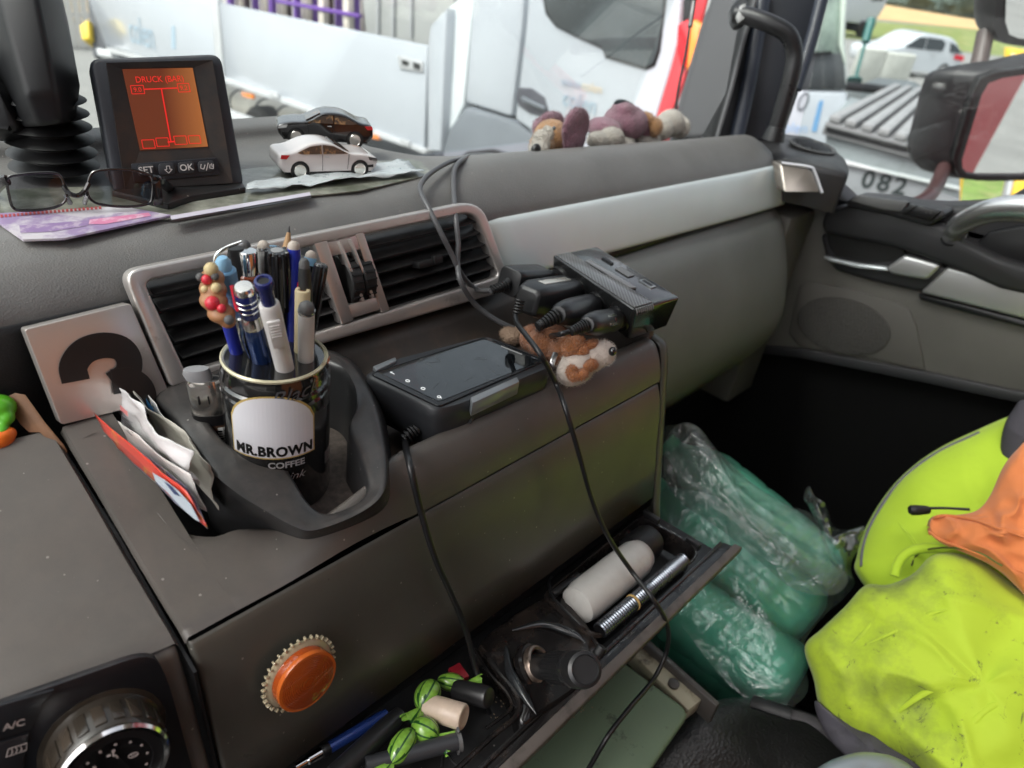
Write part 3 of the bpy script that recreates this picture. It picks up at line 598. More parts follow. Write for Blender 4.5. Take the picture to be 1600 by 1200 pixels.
# black upper part with the arm rest, switch block and pull handle
dplate('window_ledge', [(1222, 222), (1330, 322), (1400, 318), (1470, 322), (1560, 318), (1640, 270), (1700, 290), (1700, 420), (1480, 380), (1330, 345), (1280, 335), (1225, 300)], M_doorblack, w=.0, d=.07, bevel=.012, seg=3)
arm = dplate('arm_rest', [(1282, 350), (1290, 326), (1340, 318), (1410, 335), (1470, 350), (1500, 372), (1560, 402), (1640, 428), (1640, 470), (1560, 452), (1500, 425), (1440, 402), (1390, 385), (1320, 372), (1286, 366)], M_doorblack, w=.03, d=.06, bevel=.012, seg=3)
dplate('pocket_body', [(1280, 366), (1300, 366), (1440, 402), (1500, 425), (1478, 445), (1450, 458), (1430, 456), (1360, 440), (1305, 424), (1290, 405)], M_doorblack, w=.012, d=.04, bevel=.008, seg=3)
dplate('handle_recess', [(1290, 362), (1305, 360), (1380, 376), (1412, 388), (1414, 398), (1395, 410), (1350, 412), (1306, 402), (1294, 385)], mat('black void', (.003, .003, .003), .7), w=.0135, d=.01, bevel=.004, seg=3)
dplate('chrome_lip', [(1287, 400), (1300, 404), (1340, 413), (1384, 418), (1388, 424), (1340, 419), (1300, 410), (1287, 404)], mat('bright lip', (.62, .66, .68), .3, metal=.5), w=.022, d=.012, bevel=.002)
dplate('release_lever', [(1384, 419), (1412, 399), (1440, 406), (1470, 415), (1448, 438), (1420, 434), (1390, 428)], mat('silver lever', (.55, .55, .55), .36, metal=.7), w=.024, d=.02, bevel=.005, seg=3)
dplate('silver_strip', [(1436, 458), (1480, 416), (1560, 436), (1660, 458), (1660, 520), (1600, 500), (1510, 477)], mat('silver door strip', (.50, .50, .49), .36, metal=.7, bump=('noise', 2500, .05, .0002)), w=.016, d=.03, bevel=.006, seg=3)
dplate('strip_underside', [(1434, 460), (1510, 478), (1600, 501), (1660, 521), (1660, 532), (1600, 512), (1508, 488), (1436, 468)], M_black, w=.012, d=.02, bevel=.002)
sw = dplate('switch_block', [(1320, 316), (1336, 306), (1400, 312), (1474, 330), (1478, 338), (1452, 354), (1440, 352), (1380, 334), (1324, 324)], M_doorblack, w=.045, d=.05, bevel=.005, seg=3)
dplate('switch_plate', [(1327, 314), (1340, 305), (1420, 316), (1408, 331), (1380, 328)], mat('switch plate grey', (.10, .10, .10), .5), sw, w=.052, d=.01, bevel=.002)
dplate('rocker_switch', [(1422, 318), (1470, 330), (1454, 346), (1408, 333)], M_black, sw, w=.054, d=.012, bevel=.003)
dplate('switch_gap', [(1404, 332), (1424, 320), (1434, 322), (1414, 335)], M_dark, sw, w=.056, d=.003, bevel=.001)
pts = [aX(x, y, XD - w) for x, y, w in ((1487, 372, .01), (1500, 352, .05), (1535, 334, .075), (1575, 326, .085), (1640, 330, .09), (1720, 350, .09))]
dh = build('pull_handle', tube(pts, lambda t: .019 - .004 * cos(t * 3), 14, 6, flat=.8), mat('satin silver handle', (.62, .62, .62), .26, metal=.85), D)
build('handle_foot', lathe([(.024, -.01), (.022, .004), (.017, .016)], pts[0], pts[1] - pts[0], 18), M_doorblack, D)
dplate('arm_hollow', [(1512, 392), (1545, 362), (1600, 352), (1680, 372), (1680, 440), (1580, 418)], M_dark, w=.012, d=.02, bevel=.006)
# door window: one pane in the door
build('window_pane', prism([V((XD + .045, .50, -.235)), V((XD + .045, -.75, -.30)), V((XD + .045, -.75, .78)), V((XD + .045, .62, .78))], V((.004, 0, 0))), M_pane, D, smooth=False)
build('upper_frame', boxv((XD + .03, -.05, .80), .06, 1.4, .05), M_black, D, bevel=.01)
# black corner between dash and door with a round demister vent and a little silver flap
CO = thing('dash_corner', aT(1265, 300, 1.05), 'black corner housing with round demister vent where dashboard meets door', 'dash corner')
tpx = rnd_px([(1176, 216), (1216, 248), (1270, 258), (1330, 272), (1325, 250), (1296, 226), (1262, 212), (1215, 207)], 8)
HT = -.2335
tw = [aZ(x, y, HT) for x, y in tpx]; tcn = sum(tw, V((0, 0, 0))) / len(tw)
rg_ = [[p + V((0, 0, -.062)) for p in tw], [p + V((0, 0, -.010)) for p in tw], [tcn + (p - tcn) * .985 + V((0, 0, -.003)) for p in tw], [tcn + (p - tcn) * .94 for p in tw], [tcn + (p - tcn) * .5 + V((0, 0, .001)) for p in tw], [tcn + (p - tcn) * .02 + V((0, 0, .001)) for p in tw]]
build('housing', loft(rg_), M_doorblack, CO, auto=60)
build('filler', boxv((1.155, .52, -.27), .09, .12, .05), M_doorblack, CO, bevel=.006)
vc = aZ(1268, 231, HT + .002); vz = (V((0, 0, 1)) + V((-.02, -.06, 0))).normalized()
build('vent_ring', lathe([(.034, 0), (.038, .001), (.040, .004), (.037, .006), (.033, .004), (.033, -.002)], vc, vz, 32), MATS['switch plate grey'], CO)
vb = build('vent_cup', lathe([(0, -.004), (.033, -.003), (.033, .0025), (.030, .003), (0, .0032)], vc, vz, 28), M_dark, CO)
X_, Y_, Z_ = frame(vz)
for k in (-1, 0, 1): build('vent_blade', boxv(vc + Y_ * (.017 * k) + Z_ * .004, .052 - .012 * abs(k), .010, .002, (X_, (Y_ * .8 + Z_ * .6).normalized(), (Z_ * .8 - Y_ * .6).normalized())), M_black, vb, bevel=.0006)
fl = [aT(x, y, t) for x, y, t in ((1219, 256, 1.075), (1262, 262, 1.068), (1271, 269, 1.066), (1283, 301, 1.06), (1226, 301, 1.065))]
build('silver_flap', prism(fl, V((.01, .02, 0))), mat('smoky metal flap', (.30, .27, .24), .3, metal=.7), CO, bevel=.003, seg=3)
build('flap_gap', tube([fl[0] + V((-.001, -.002, .002)), fl[1] + V((-.001, -.002, .002)), fl[2] + V((-.001, -.002, .001)), fl[3] + V((-.001, -.002, 0))], .0022, 6, 3), mat('pale flap edge', (.5, .5, .52), .3, metal=.6), CO)

# ================================================================ DOOR MIRRORS (outside the door window)
MR = thing('main_door_mirror', aT(1510, 190, 1.75), 'large black door mirror reflecting the red cab side', 'mirror')
MT = 1.72
mc = aT(1560, 190, MT); mdir = mc.normalized()
refl = V((-.215, -.955, -.18)).normalized(); mn = (refl - mdir).normalized()
def mp(x, y, w=0.): return aN(x, y, mc + mn * w, mn)
GL = [(1504, 262), (1503, 250), (1522, 188), (1534, 148), (1545, 130), (1566, 122), (1620, 114), (1700, 112), (1700, 262), (1600, 274), (1530, 274), (1512, 271)]
FR = [(1492, 262), (1490, 246), (1508, 184), (1521, 142), (1533, 121), (1560, 112), (1620, 104), (1710, 102), (1710, 272), (1600, 283), (1526, 283), (1500, 276)]
build('mirror_rim', ringplate([mp(*p, .012) for p in FR], [mp(*p, .012) for p in GL], mn * -.03), M_black, MR, bevel=.003)
m_mir = mat('mirror silver', (.9, .9, .9), .01, metal=1.)
build('mirror_glass', prism([mp(*p, .002) for p in GL], mn * -.004), m_mir, MR, smooth=False)
BK = [(1440, 244), (1432, 228), (1436, 200), (1448, 150), (1462, 122), (1484, 104), (1530, 96), (1600, 98), (1710, 98), (1710, 272), (1600, 276), (1520, 276), (1462, 262)]
r0 = crv([mp(*p, -.0) for p in FR], 3, True)
def cent(R_): return sum(R_, V((0, 0, 0))) / len(R_)
depth_ = .15
ring_pts = lambda off, sx, sh: [mc0 + (p - mc0) * sx - mn * off + sh for p in r0]
mc0 = cent(r0)
side = (aT(1436, 180, MT + .05) - mp(1500, 190)); side = side - mn * side.dot(mn)
rings = []
for t in (0, .08, .3, .6, .85, 1):
    s = 1.0 + .03 * sin(t * 3) - .18 * t ** 4; rings.append([mc0 + (p - mc0) * s - mn * (.005 + .10 * t) - CR * (.085 * sin(t * 1.57)) for p in r0])
hs = build('mirror_housing', loft(rings, closed=True, cap=True), mat('mirror housing black', (.018, .018, .020), .48, bump=('noise', 500, .2, .0006), dirt=((.12, .11, .11), 14, .55, .8, .5)), MR, auto=60)
build('mirror_arm', tube([aT(1475, 262, 1.80), aT(1462, 292, 1.74), aT(1445, 312, 1.66), aT(1415, 326, 1.58), aT(1380, 345, 1.5)], .017, 12, 5), mat('brown red arm', (.07, .035, .035), .4), MR)
build('mirror_stay', tube([aT(1528, 108, 1.80), aT(1534, 80, 1.80), aT(1540, 50, 1.80)], .020, 12, 4), mat('brown stay', (.07, .05, .045), .45), MR)
MW = thing('wide_angle_mirror', aT(1550, 20, 1.75), 'smaller black wide angle mirror above the main door mirror', 'mirror')
mc = aT(1580, 20, 1.74); mn = (V((.10, -.95, -.10)).normalized() - mc.normalized()).normalized()
FR = [(1500, -70), (1494, 20), (1496, 48), (1512, 66), (1545, 70), (1590, 70), (1700, 72), (1700, -70)]
FR2 = [(1580, -70), (1570, 0), (1566, 30), (1570, 52), (1588, 60), (1640, 64), (1700, 64), (1700, -70)]
r0 = crv([aN(x, y, mc, mn) for x, y in [(1560, -80), (1556, 0), (1554, 30), (1558, 56), (1580, 70), (1640, 74), (1710, 74), (1710, -80)]], 3, True); mc0 = cent(r0)
rings = []
for t in (0, .08, .3, .6, .85, 1):
    s = 1.0 + .05 * sin(t * 3) - .2 * t ** 3; rings.append([mc0 + (p - mc0) * s - mn * (.10 * t) for p in r0])
build('mirror_housing', loft(rings), MATS['mirror housing black'], MW, auto=60)
gl_ = [aN(x, y, mc + mn * .004, mn) for x, y in [(1578, -70), (1572, 0), (1571, 34), (1577, 54), (1592, 60), (1640, 64), (1700, 64), (1700, -70)]]
build('mirror_glass', prism(gl_, mn * -.003), m_mir, MW, smooth=False)
# ================================================================ DASHBOARD
DB = thing('dashboard', V((.5, .5, -1.0)), 'grey truck dashboard with silver trim, twin air vents and open drawer', 'dashboard')
LZ = -.203   # level of the flat paper tray on the dash top
# top skin: a flat tray on the left, a rolled crest on the right
left_p = [(.80, -.30), (.74, -.25), (.715, -.210), (.700, -.194), (.690, -.191), (.672, -.191), (.664, -.194), (.656, LZ), (.60, LZ), (.515, LZ), (.503, LZ - .0005), (.492, LZ - .003), (.480, -.210), (.468, -.219), (.460, -.230), (.457, -.240)]
right_p = [(.80, -.32), (.77, -.29), (.755, -.282), (.74, -.276), (.70, -.262), (.66, -.247), (.63, -.235), (.595, -.2205), (.56, -.2065), (.535, -.1985), (.515, -.1965), (.500, -.200), (.486, -.208), (.474, -.219), (.466, -.230), (.463, -.239)]
end_p = [(.82, -.33), (.79, -.315), (.76, -.305), (.73, -.295), (.69, -.283), (.65, -.269), (.62, -.258), (.585, -.243), (.555, -.229), (.535, -.220), (.517, -.2135), (.500, -.2135), (.484, -.220), (.468, -.229), (.458, -.238), (.452, -.246)]
st = [(-.78, left_p), (.44, left_p), (.470, None), (.50, None), (.53, right_p), (.8, None), (1.06, end_p), (1.12, None), (1.145, None), (1.155, None)]
rings = []
for x, p in st:
    if x in (.470, .50): t = (x - .44) / .09; t = t * t * (3 - 2 * t); p = [tuple(V(a).lerp(V(b), t)) for a, b in zip(left_p, right_p)]
    elif x == .8: p = [tuple(V(a).lerp(V(b), .5)) for a, b in zip(right_p, end_p)]
    elif x == 1.12: p = [(y, z - .002) for y, z in end_p]
    elif x == 1.145: p = [(y if y < .46 else y, z - .010) for y, z in end_p]
    elif x == 1.155: p = [(y, z - .035) for y, z in end_p]
    pc = crv([V((x, y, z)) for y, z in p], 3); rings.append(pc)
build('top_pad', loft(rings, closed=False), M_pad, DB, auto=60)
# fascia behind everything, left of and under the vents
fas = crv([V((0, .457, -.236)), V((0, .455, -.26)), V((0, .458, -.30)), V((0, .468, -.325)), V((0, .470, -.36))], 4)
build('centre_fascia', loft([[V((x, p.y, p.z)) for p in fas] for x in (-.78, .49)], closed=False), mat('fascia dark grey', (.030, .030, .032), .55, bump=('voronoi', 950, .5, .0005)), DB, solid=.003)
build('fascia_right', xprof([(.470, -.236), (.470, -.33), (.50, -.36)], .47, 1.15), M_black, DB, solid=.004)
# silver strip, black groove, glove box
sp = crv([V((0, .4635, -.2385)), V((0, .4585, -.243)), V((0, .450, -.262)), V((0, .4415, -.286)), V((0, .440, -.2945)), V((0, .446, -.297))], 4)
def srow(x, dx): return [V((x + dx * k / (len(sp) - 1), p.y - (.012 if x > 1.0 else .012 * max(0, x - .5) / .5), p.z - (.006 * max(0, x - .5) / .6))) for k, p in enumerate(sp)]
build('silver_strip', loft([srow(.480, .034), srow(.52, .03), srow(.8, .01), srow(1.0, 0), srow(1.08, 0), srow(1.125, .005), srow(1.134, .006)], closed=False), M_silverp, DB, solid=.002)
build('groove', xprof([(.448, -.296), (.445, -.312), (.46, -.318)], .5, 1.142), M_dark, DB, solid=.002)
build('groove_lip', xprof([(.4405, -.2965), (.4375, -.3015), (.437, -.306), (.441, -.310)], .6, 1.14), M_black, DB, solid=.0015)
gb = crv([V((0, .452, -.311)), V((0, .440, -.309)), V((0, .430, -.313)), V((0, .414, -.330)), V((0, .398, -.360)), V((0, .380, -.403)), V((0, .367, -.450)), V((0, .366, -.490)), V((0, .380, -.535)), V((0, .42, -.60)), V((0, .50, -.72)), V((0, .60, -.84))], 4)
def grow(x, k): return [V((x, p.y + k * .5, p.z - k * .35)) for p in gb]
build('glove_box', loft([grow(.30, .0), grow(1.10, 0), grow(1.128, .002), grow(1.139, .008), grow(1.142, .03), grow(1.142, .1)], closed=False), M_glove, DB, auto=50)
build('side_filler', boxv((1.20, .56, -.50), .10, .3, .36), M_door, DB, bevel=.01)
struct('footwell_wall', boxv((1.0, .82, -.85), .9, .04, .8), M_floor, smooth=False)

# ---- air vents in their silver bezel (plane leans: top at Y .452, bottom at Y .430)
VP0 = V((.3, .4500, -.218)); VT = V((0, -.30, -.954)).normalized(); VN = V((0, -.954, .30)).normalized()
def vp(x, y, w=0.): return aN(x, y, VP0 + VN * w, VN)
def vring(outer, inner, w, d, name, m, parent, bevel=.0015, k=3):
    return build(name, ringplate([vp(*p, w) for p in outer], [vp(*p, w) for p in inner], VN * -d), m, parent, bevel=bevel, seg=2)
def dens(P, n=12):
    """resample a closed pixel polygon by arc length to n points per corner-to-corner list"""
    out = []
    for i in range(len(P)):
        a, b = P[i], P[(i + 1) % len(P)]
        out += [(a[0] + (b[0] - a[0]) * t / n, a[1] + (b[1] - a[1]) * t / n) for t in range(n)]
    return out
def rnd(P, r, k=4):
    """round the corners of a pixel polygon"""
    out = []; n = len(P)
    for i in range(n):
        p = V((*P[i], 0)); a = V((*P[i - 1], 0)); b = V((*P[(i + 1) % n], 0))
        rr = r[i] if isinstance(r, (list, tuple)) else r
        da, db = (a - p), (b - p); s = p + da.normalized() * min(rr, da.length * .45); e = p + db.normalized() * min(rr, db.length * .45)
        for j in range(k + 1):
            t = j / k; q = s * (1 - t) ** 2 + p * 2 * t * (1 - t) + e * t * t; out.append((q.x, q.y))
    return out
AV = build('vent_bezel', ringplate([vp(*p, .004) for p in rnd([(192, 424), (752, 312), (802, 452), (268, 606)], [30, 34, 14, 10], 6)], [vp(*p, .004) for p in rnd([(226, 440), (742, 330), (782, 432), (292, 583)], [16, 22, 12, 8], 6)], VN * -.012), M_silver, DB, bevel=.002, seg=3)
def vplate(name, px, m, parent, w=0., d=.01, bevel=.0015, seg=2, **k): return build(name, prism([vp(x, y, w) for x, y in px], VN * -d), m, parent, bevel=bevel, seg=seg, **k)
# three silver uprights between the openings, with the two thumb wheels between
vplate('bezel_bridge', rnd([(492, 381), (511, 376), (553, 501), (535, 507)], 2), M_silver, DB, .0042, .010, .001)
vplate('bezel_bridge', rnd([(556, 366), (568, 363), (609, 484), (597, 489)], 2), M_silver, DB, .0042, .010, .001)
vplate('bezel_bridge', [(506, 380), (560, 367), (564, 390), (514, 402)], M_silver, DB, .0036, .008, .001)
vplate('bezel_bridge', [(538, 478), (596, 462), (601, 482), (549, 498)], M_silver, DB, .0036, .008, .001)
vplate('wheel_fin', [(530, 378), (533, 377), (571, 470), (567, 472)], M_silver, DB, .0070, .010, .0006)
vplate('wheel_fin', [(547, 374), (550, 373), (586, 464), (582, 466)], M_silver, DB, .0070, .010, .0006)
M_void = mat('vent dark', (.003, .003, .0035), .8)
for k, (q, ) in enumerate([([(516, 398), (536, 393), (563, 472), (544, 478)],), ([(537, 393), (556, 388), (582, 466), (563, 472)],)]):
    a, b = vp((q[0][0] + q[1][0]) / 2, (q[0][1] + q[1][1]) / 2, -.016), vp((q[2][0] + q[3][0]) / 2, (q[2][1] + q[3][1]) / 2, -.016)
    c = a.lerp(b, .5) + V((-.0045, 0, 0)) + VN * .003; r = (a - b).length * .49
    aw = (vp(q[1][0], q[1][1]) - vp(q[0][0], q[0][1])).normalized(); w_ = .0115
    tw = build('thumb_wheel', lathe([(0, -w_ / 2), (r - .001, -w_ / 2), (r, -w_ / 2 + .001), (r, w_ / 2 - .001), (r - .001, w_ / 2), (0, w_ / 2)], c, V((1, 0, 0)), 40), mat('thumb wheel rubber', (.022, .022, .022), .5), DB)
    for i in range(22):
        an = i * 2 * pi / 22; d_ = VN * cos(an) + VT * sin(an)
        if d_.dot(VN) > -.2: build('grip_ridge', boxv(c + d_ * (r + .0006), w_ * .8, .0014, .0018, (V((1, 0, 0)), V((1, 0, 0)).cross(d_), d_)), M_rubber, tw, smooth=False)
build('vent_cavity', prism([vp(*p, -.030) for p in [(215, 430), (752, 318), (792, 440), (280, 592)]], VN * -.01), M_void, DB, smooth=False)
for name_, TL, TR, BR, BL, n_ in (('left', (228, 443), (492, 386), (540, 500), (290, 580), 5), ('right', (562, 373), (738, 334), (778, 432), (606, 486), 5)):
    for i in range(n_ + 1):
        t = (i + .35) / (n_ + .5)
        a = V(TL).lerp(V(BL), t); b = V(TR).lerp(V(BR), t)
        A, B = vp(a.x, a.y, -.006), vp(b.x, b.y, -.006); dx = (B - A).normalized(); c = A.lerp(B, .5)
        tilt = (VN * .86 + VT * .5).normalized()
        build('vent_slat', boxv(c, (B - A).length, .014, .0018, (dx, tilt, dx.cross(tilt))), mat('vent slat plastic', (.010, .010, .011), .36, dust=((.12, .11, .10), .2)), DB, bevel=.0009)
    for i in range(1, 6):
        t = i / 6; a = V(TL).lerp(V(TR), t); b = V(BL).lerp(V(BR), t); A, B = vp(a.x, a.y, -.022), vp(b.x, b.y, -.022)
        c = A.lerp(B, .5); dz = (B - A).normalized(); build('rear_blade', boxv(c, .0016, .014, (B - A).length, (VN.cross(dz), VN, dz)), M_dark, DB, smooth=False)
    if name_ == 'right':
        c = vp(666, 410, .002); build('slat_knob', boxv(c, .026, .012, .006, (V((1, 0, 0)), VN, VT)), M_rubber, DB, bevel=.0015)
        c = vp(683, 405, .007); build('slat_knob_lip', boxv(c, .010, .005, .0075, (V((1, 0, 0)), VN, VT)), M_rubber, DB, bevel=.001)
    else:
        c = vp(380, 470, .002); build('slat_knob', boxv(c, .026, .012, .006, (V((1, 0, 0)), VN, VT)), M_rubber, DB, bevel=.0015)
# ---- recess behind the shelf, under the vents
build('recess_edge', prism([aY(x, y, .437) for x, y in [(285, 588), (800, 436), (830, 440), (830, 462), (520, 552), (300, 620)]], V((0, .01, 0))), M_black, DB, bevel=.002)
build('shelf_back', xprof([(.436, -.300), (.425, -.315), (.405, -.336), (.395, -.345)], .27, .63, 2), mat('brown dusty shelf', (.060, .048, .040), .5, bump=('noise', 1200, .2, .0005), dirt=((.15, .09, .06), 25, .5, .75, .5)), DB, solid=.002)
build('shelf_floor', prism([V((.225, .42, -.345)), V((.567, .42, -.345)), V((.567, .285, -.345)), V((.225, .285, -.345))], V((0, 0, -.006))), mat('shelf floor', (.030, .026, .024), .55, dust=((.18, .12, .09), .5)), DB, bevel=.001)

# ---- centre console (seam profile)
SX = .098
cp = [(.425, -.294), (.411, -.299), (.374, -.311), (.336, -.3255), (.312, -.3335), (.295, -.339), (.282, -.3425), (.2745, -.3465)]
cpc = crv([V((0, y, z)) for y, z in cp], 4)
def crow(x, a=0.): return [V((x, p.y, p.z)) for p in cpc]
lipp = crv([V((0, .305, -.345)), V((0, .3035, -.322)), V((0, .3015, -.3125)), V((0, .296, -.3085)), V((0, .288, -.3105)), V((0, .280, -.321)), V((0, .2745, -.335)), V((0, .2725, -.3465))], 4)
# left of the seam: the driver's side of the console
build('driver_console_top', loft([[V((x, p.y + (.098 - x) * .14, p.z)) for p in cpc] for x in (-.7, -.2, .088, .0925)] + [[V((.0945, p.y, p.z - .004)) for p in cpc]], closed=False), M_console, DB, auto=60)
build('seam_wall', prism([V((.0950, .43, -.305)), V((.0950, .35, -.325)), V((.0950, .262, -.36)), V((.0950, .235, -.55)), V((.0950, .43, -.55))], V((.0018, 0, 0))), M_dark, DB, smooth=False)
# right of the seam: top with the document pocket (the pocket is a real opening)
OUT = rnd([(118, 690), (190, 662), (262, 600), (520, 560), (655, 720), (663, 800), (480, 905), (300, 930), (252, 870)], 10, 4)
build('console_top', loft([[V((.0975, p.y, p.z - .004)) for p in cpc]] + [[V((x, p.y, p.z)) for p in cpc] for x in (.0995, .104)] + [[V((.128, p.y, p.z)) for p in cpc]], closed=False), M_console, DB, auto=60)
# front part of the top: from the pocket's curved rim forward to the seam; rim points given in pixels on the sloping top
CPn = V((0, .30, .954)).normalized(); CP0 = V((.1, .336, -.3255))
def cpx(x, y, w=0.): return aN(x, y, CP0 + CPn * w, CPn)
rim = [(112, 690), (140, 664), (166, 672), (188, 722), (215, 768), (250, 806), (290, 828), (335, 833), (372, 822), (430, 824), (487, 832), (556, 808), (596, 782), (606, 756)]
def surf_z(y):
    for a, b in zip(cpc, cpc[1:]):
        if b.y <= y <= a.y: return a.z + (b.z - a.z) * (a.y - y) / max(1e-6, a.y - b.y)
    return cpc[0].z if y > cpc[0].y else cpc[-1].z
rimw = []; zlip0 = -.322
for x, y in rim:
    p = cpx(x, y)
    for _ in range(6): p = aZ(x, y, surf_z(p.y))
    rimw.append(p)
rimw.append(V((.262, .3037, zlip0)))
R2 = crv(rimw, 3)
def zlip(y):
    for a, b in zip(lipp, lipp[1:]):
        if b.y <= y <= a.y: return a.z + (b.z - a.z) * (a.y - y) / max(1e-6, a.y - b.y)
    return -.322 if y > lipp[0].y else lipp[-1].z
def surf(x, y):
    t = min(1, max(0, (x - .150) / .10)); t = t * t * (3 - 2 * t); return surf_z(y) * (1 - t) + zlip(y) * t
n = len(R2); outer = []
path = [V((.128, .411, 0)), V((.128, .330, 0)), V((.128, .2745, 0)), V((.150, .2745, 0)), V((.262, .2726, 0))]
for i in range(n):
    t = i / (n - 1)
    if t < .42: p = path[0].lerp(path[2], t / .42)
    else: p = path[2].lerp(path[4], (t - .42) / .58)
    outer.append(p)
kc_ = min(range(n), key=lambda i: abs(i / (n - 1) - .42)); outer[kc_] = path[2].copy()
# split sheet: strip between X=.128 line/front edge and the pocket rim
rows = []
for s in range(0, 11):
    s_ = s / 10; row = []
    for i in range(n):
        r = R2[i]; o_ = outer[i]; x = r.x + (o_.x - r.x) * s_; y = r.y + (o_.y - r.y) * s_
        z = surf(x, y) - (.003 if s == 0 else (.0008 if s == 1 else 0)); row.append(V((x, y, z)))
    rows.append(row)
rows = [[p + V((0, 0, -.02)) for p in rows[0]], [p + V((0, 0, -.006)) for p in rows[0]]] + rows
rows.append([p + V((0, .004, -.0015)) for p in rows[-1]])
build('console_front', loft(rows, closed=False, cap=False), M_console, DB, auto=70)
build('pocket_shell', prism([V((.10, .43, -.372)), V((.27, .43, -.372)), V((.27, .271, -.372)), V((.10, .271, -.372))], V((0, 0, -.004))), M_dark, DB, smooth=False)
# the lip in front of the shelf
build('console_lip', loft([[V((x, p.y, p.z)) for p in lipp] for x in (.2618, .4, .555, .563)] + [[V((.5665, p.y, p.z - .002)) for p in lipp]], closed=False), M_console, DB, auto=60)
ce = [(.445, -.300), (.40, -.300), (.34, -.302), (.302, -.308), (.284, -.312), (.272, -.326), (.266, -.350), (.250, -.420), (.236, -.480), (.226, -.52), (.220, -.60)]
cec = crv([V((0, y_ + (.0045 if z_ < -.32 else 0), z_)) for y_, z_ in ce], 4)
build('console_end_panel', loft([[V((x, p.y + dy, p.z + dz)) for p in cec] for x, dy, dz in ((.568, .0015, -.0005), (.5695, 0, 0), (.576, 0, 0), (.581, .0015, -.0015), (.584, .006, -.006), (.584, .20, -.02))], closed=False), mat('console end skin', (.075, .075, .066), .38, bump=('noise', 1500, .15, .0004)), DB, auto=60)
build('lip_inner_end', boxv((.600 - .032, .36, -.322), .010, .13, .04), M_console, DB, bevel=.002)
# face parts: driver side face panel, drawer front
def faceY(z): # console face profile
    P_ = [(-.3475, .2735), (-.36, .2675), (-.377, .2620), (-.41, .2560), (-.437, .2500), (-.475, .2425), (-.56, .228)]
    for (z0, y0), (z1, y1) in zip(P_, P_[1:]):
        if z1 <= z <= z0: return y0 + (y1 - y0) * (z0 - z) / (z0 - z1)
    return P_[-1][1]
fz = [-.3496, -.3501, -.3510, -.355, -.362, -.370, -.377, -.390, -.41, -.437, -.4735, -.4745]
def frow(x, ins=0.): return [V((x, faceY(z) + ((.0014 if i == 0 else .004) if i in (0, len(fz) - 1) else (.0005 if i == 1 else 0)) + ins, z)) for i, z in enumerate(fz)]
dw = build('drawer_front', loft([frow(.0985, .004), frow(.0993, .001), frow(.1005), frow(.102), frow(.3), frow(.563), frow(.5645), frow(.5658, .001), frow(.5665, .004)], closed=False), M_face, DB, auto=180, solid=0)
build('drawer_bottom_edge', prism([V((.0985, faceY(-.4745) + .002, -.4745)), V((.5665, faceY(-.4745) + .002, -.4745)), V((.5665, .30, -.4745)), V((.0985, .30, -.4745))], V((0, 0, .003))), M_dark, DB, smooth=False)
fz2 = [-.3475, -.3495, -.353, -.362, -.377, -.41, -.437, -.475, -.56]
build('driver_face_panel', loft([[V((x, faceY(z) + (.098 - x) * .14 + (.003 if i == 0 else 0) + ins, z - (.098 - x) * .02)) for i, z in enumerate(fz2)] for x, ins in ((-.6, 0), (.086, 0), (.089, 0), (.0915, .0005), (.093, .003))], closed=False), M_console, DB, auto=180)
# climate panel: black rounded field, keys, rotary knob (on the driver's face panel)
FN = V((-.14, -.975, .17)).normalized()
a_, b_, c_ = V((.05, faceY(-.40) + .048 * .14, -.40)), V((-.1, faceY(-.40) + .198 * .14, -.402)), V((.05, faceY(-.46) + .048 * .14, -.461))
FN = (b_ - a_).cross(c_ - a_).normalized(); FN = FN if FN.y < 0 else -FN
def fp(x, y, w=0.): return aN(x, y, a_ + FN * (w + .0008), FN)
def fplate(name, px, m, parent, w=0., d=.003, bevel=.0005, **k): return build(name, prism([fp(x, y, w) for x, y in px], FN * -d), m, parent, bevel=bevel, **k)
cl = fplate('climate_panel', rnd([(-60, 1122), (238, 1018), (262, 1060), (325, 1290), (-60, 1330)], [4, 46, 30, 5, 5], 6), mat('climate panel black', (.010, .011, .014), .35, dust=((.2, .17, .15), .15)), DB, .0015, .004, .0008)
for px in ([(-60, 1120), (86, 1078), (66, 1102), (50, 1140), (-60, 1176)], [(-60, 1182), (46, 1146), (38, 1186), (36, 1230), (-60, 1260)]):
    fplate('climate_key', px, mat('climate key', (.016, .017, .020), .4, bump=('noise', 1200, .2, .0003)), cl, .0032, .003, .0008)
kc = fp(162, 1152, .0); kdir = FN
e1 = (fp(236, 1150) - fp(162, 1152)).length
KR = .026
kb = build('climate_knob', lathe([(KR + .004, -.002), (KR + .0035, .003), (KR + .001, .0035), (KR, .006), (KR - .0006, .021), (KR - .0018, .0235)], kc - FN * .001, FN, 48), mat('smoky brown knob side', (.030, .024, .018), .25, coat=.3), DB)
for i in range(20):
    an = i * 2 * pi / 20; X_, Y_, Z_ = frame(FN); d_ = X_ * cos(an) + Y_ * sin(an)
    build('knob_facet', boxv(kc + FN * .0125 + d_ * (KR - .0002), .0012, .0055, .013, (d_, FN.cross(d_), FN)), mat('knob facet', (.045, .035, .026), .22) if i % 2 else MATS['smoky brown knob side'], kb, bevel=.0004)
build('knob_ring', lathe([(KR - .0012, .0222), (KR - .0004, .0240), (KR - .0016, .0256), (KR - .0036, .0252), (KR - .0042, .0236)], kc, FN, 56), M_chrome, kb)
kf = build('knob_face', lathe([(KR - .003, .0236), (.0175, .0240), (.0172, .0234), (0, .0234)], kc, FN, 48), mat('knob face black', (.008, .008, .009), .4), kb)
X_, Y_, Z_ = frame(FN); M_print = mat('pale panel print', (.42, .36, .34), .6)
ux = (fp(200, 1140) - fp(100, 1172)).normalized(); uy = FN.cross(ux)
mk = ([], [])
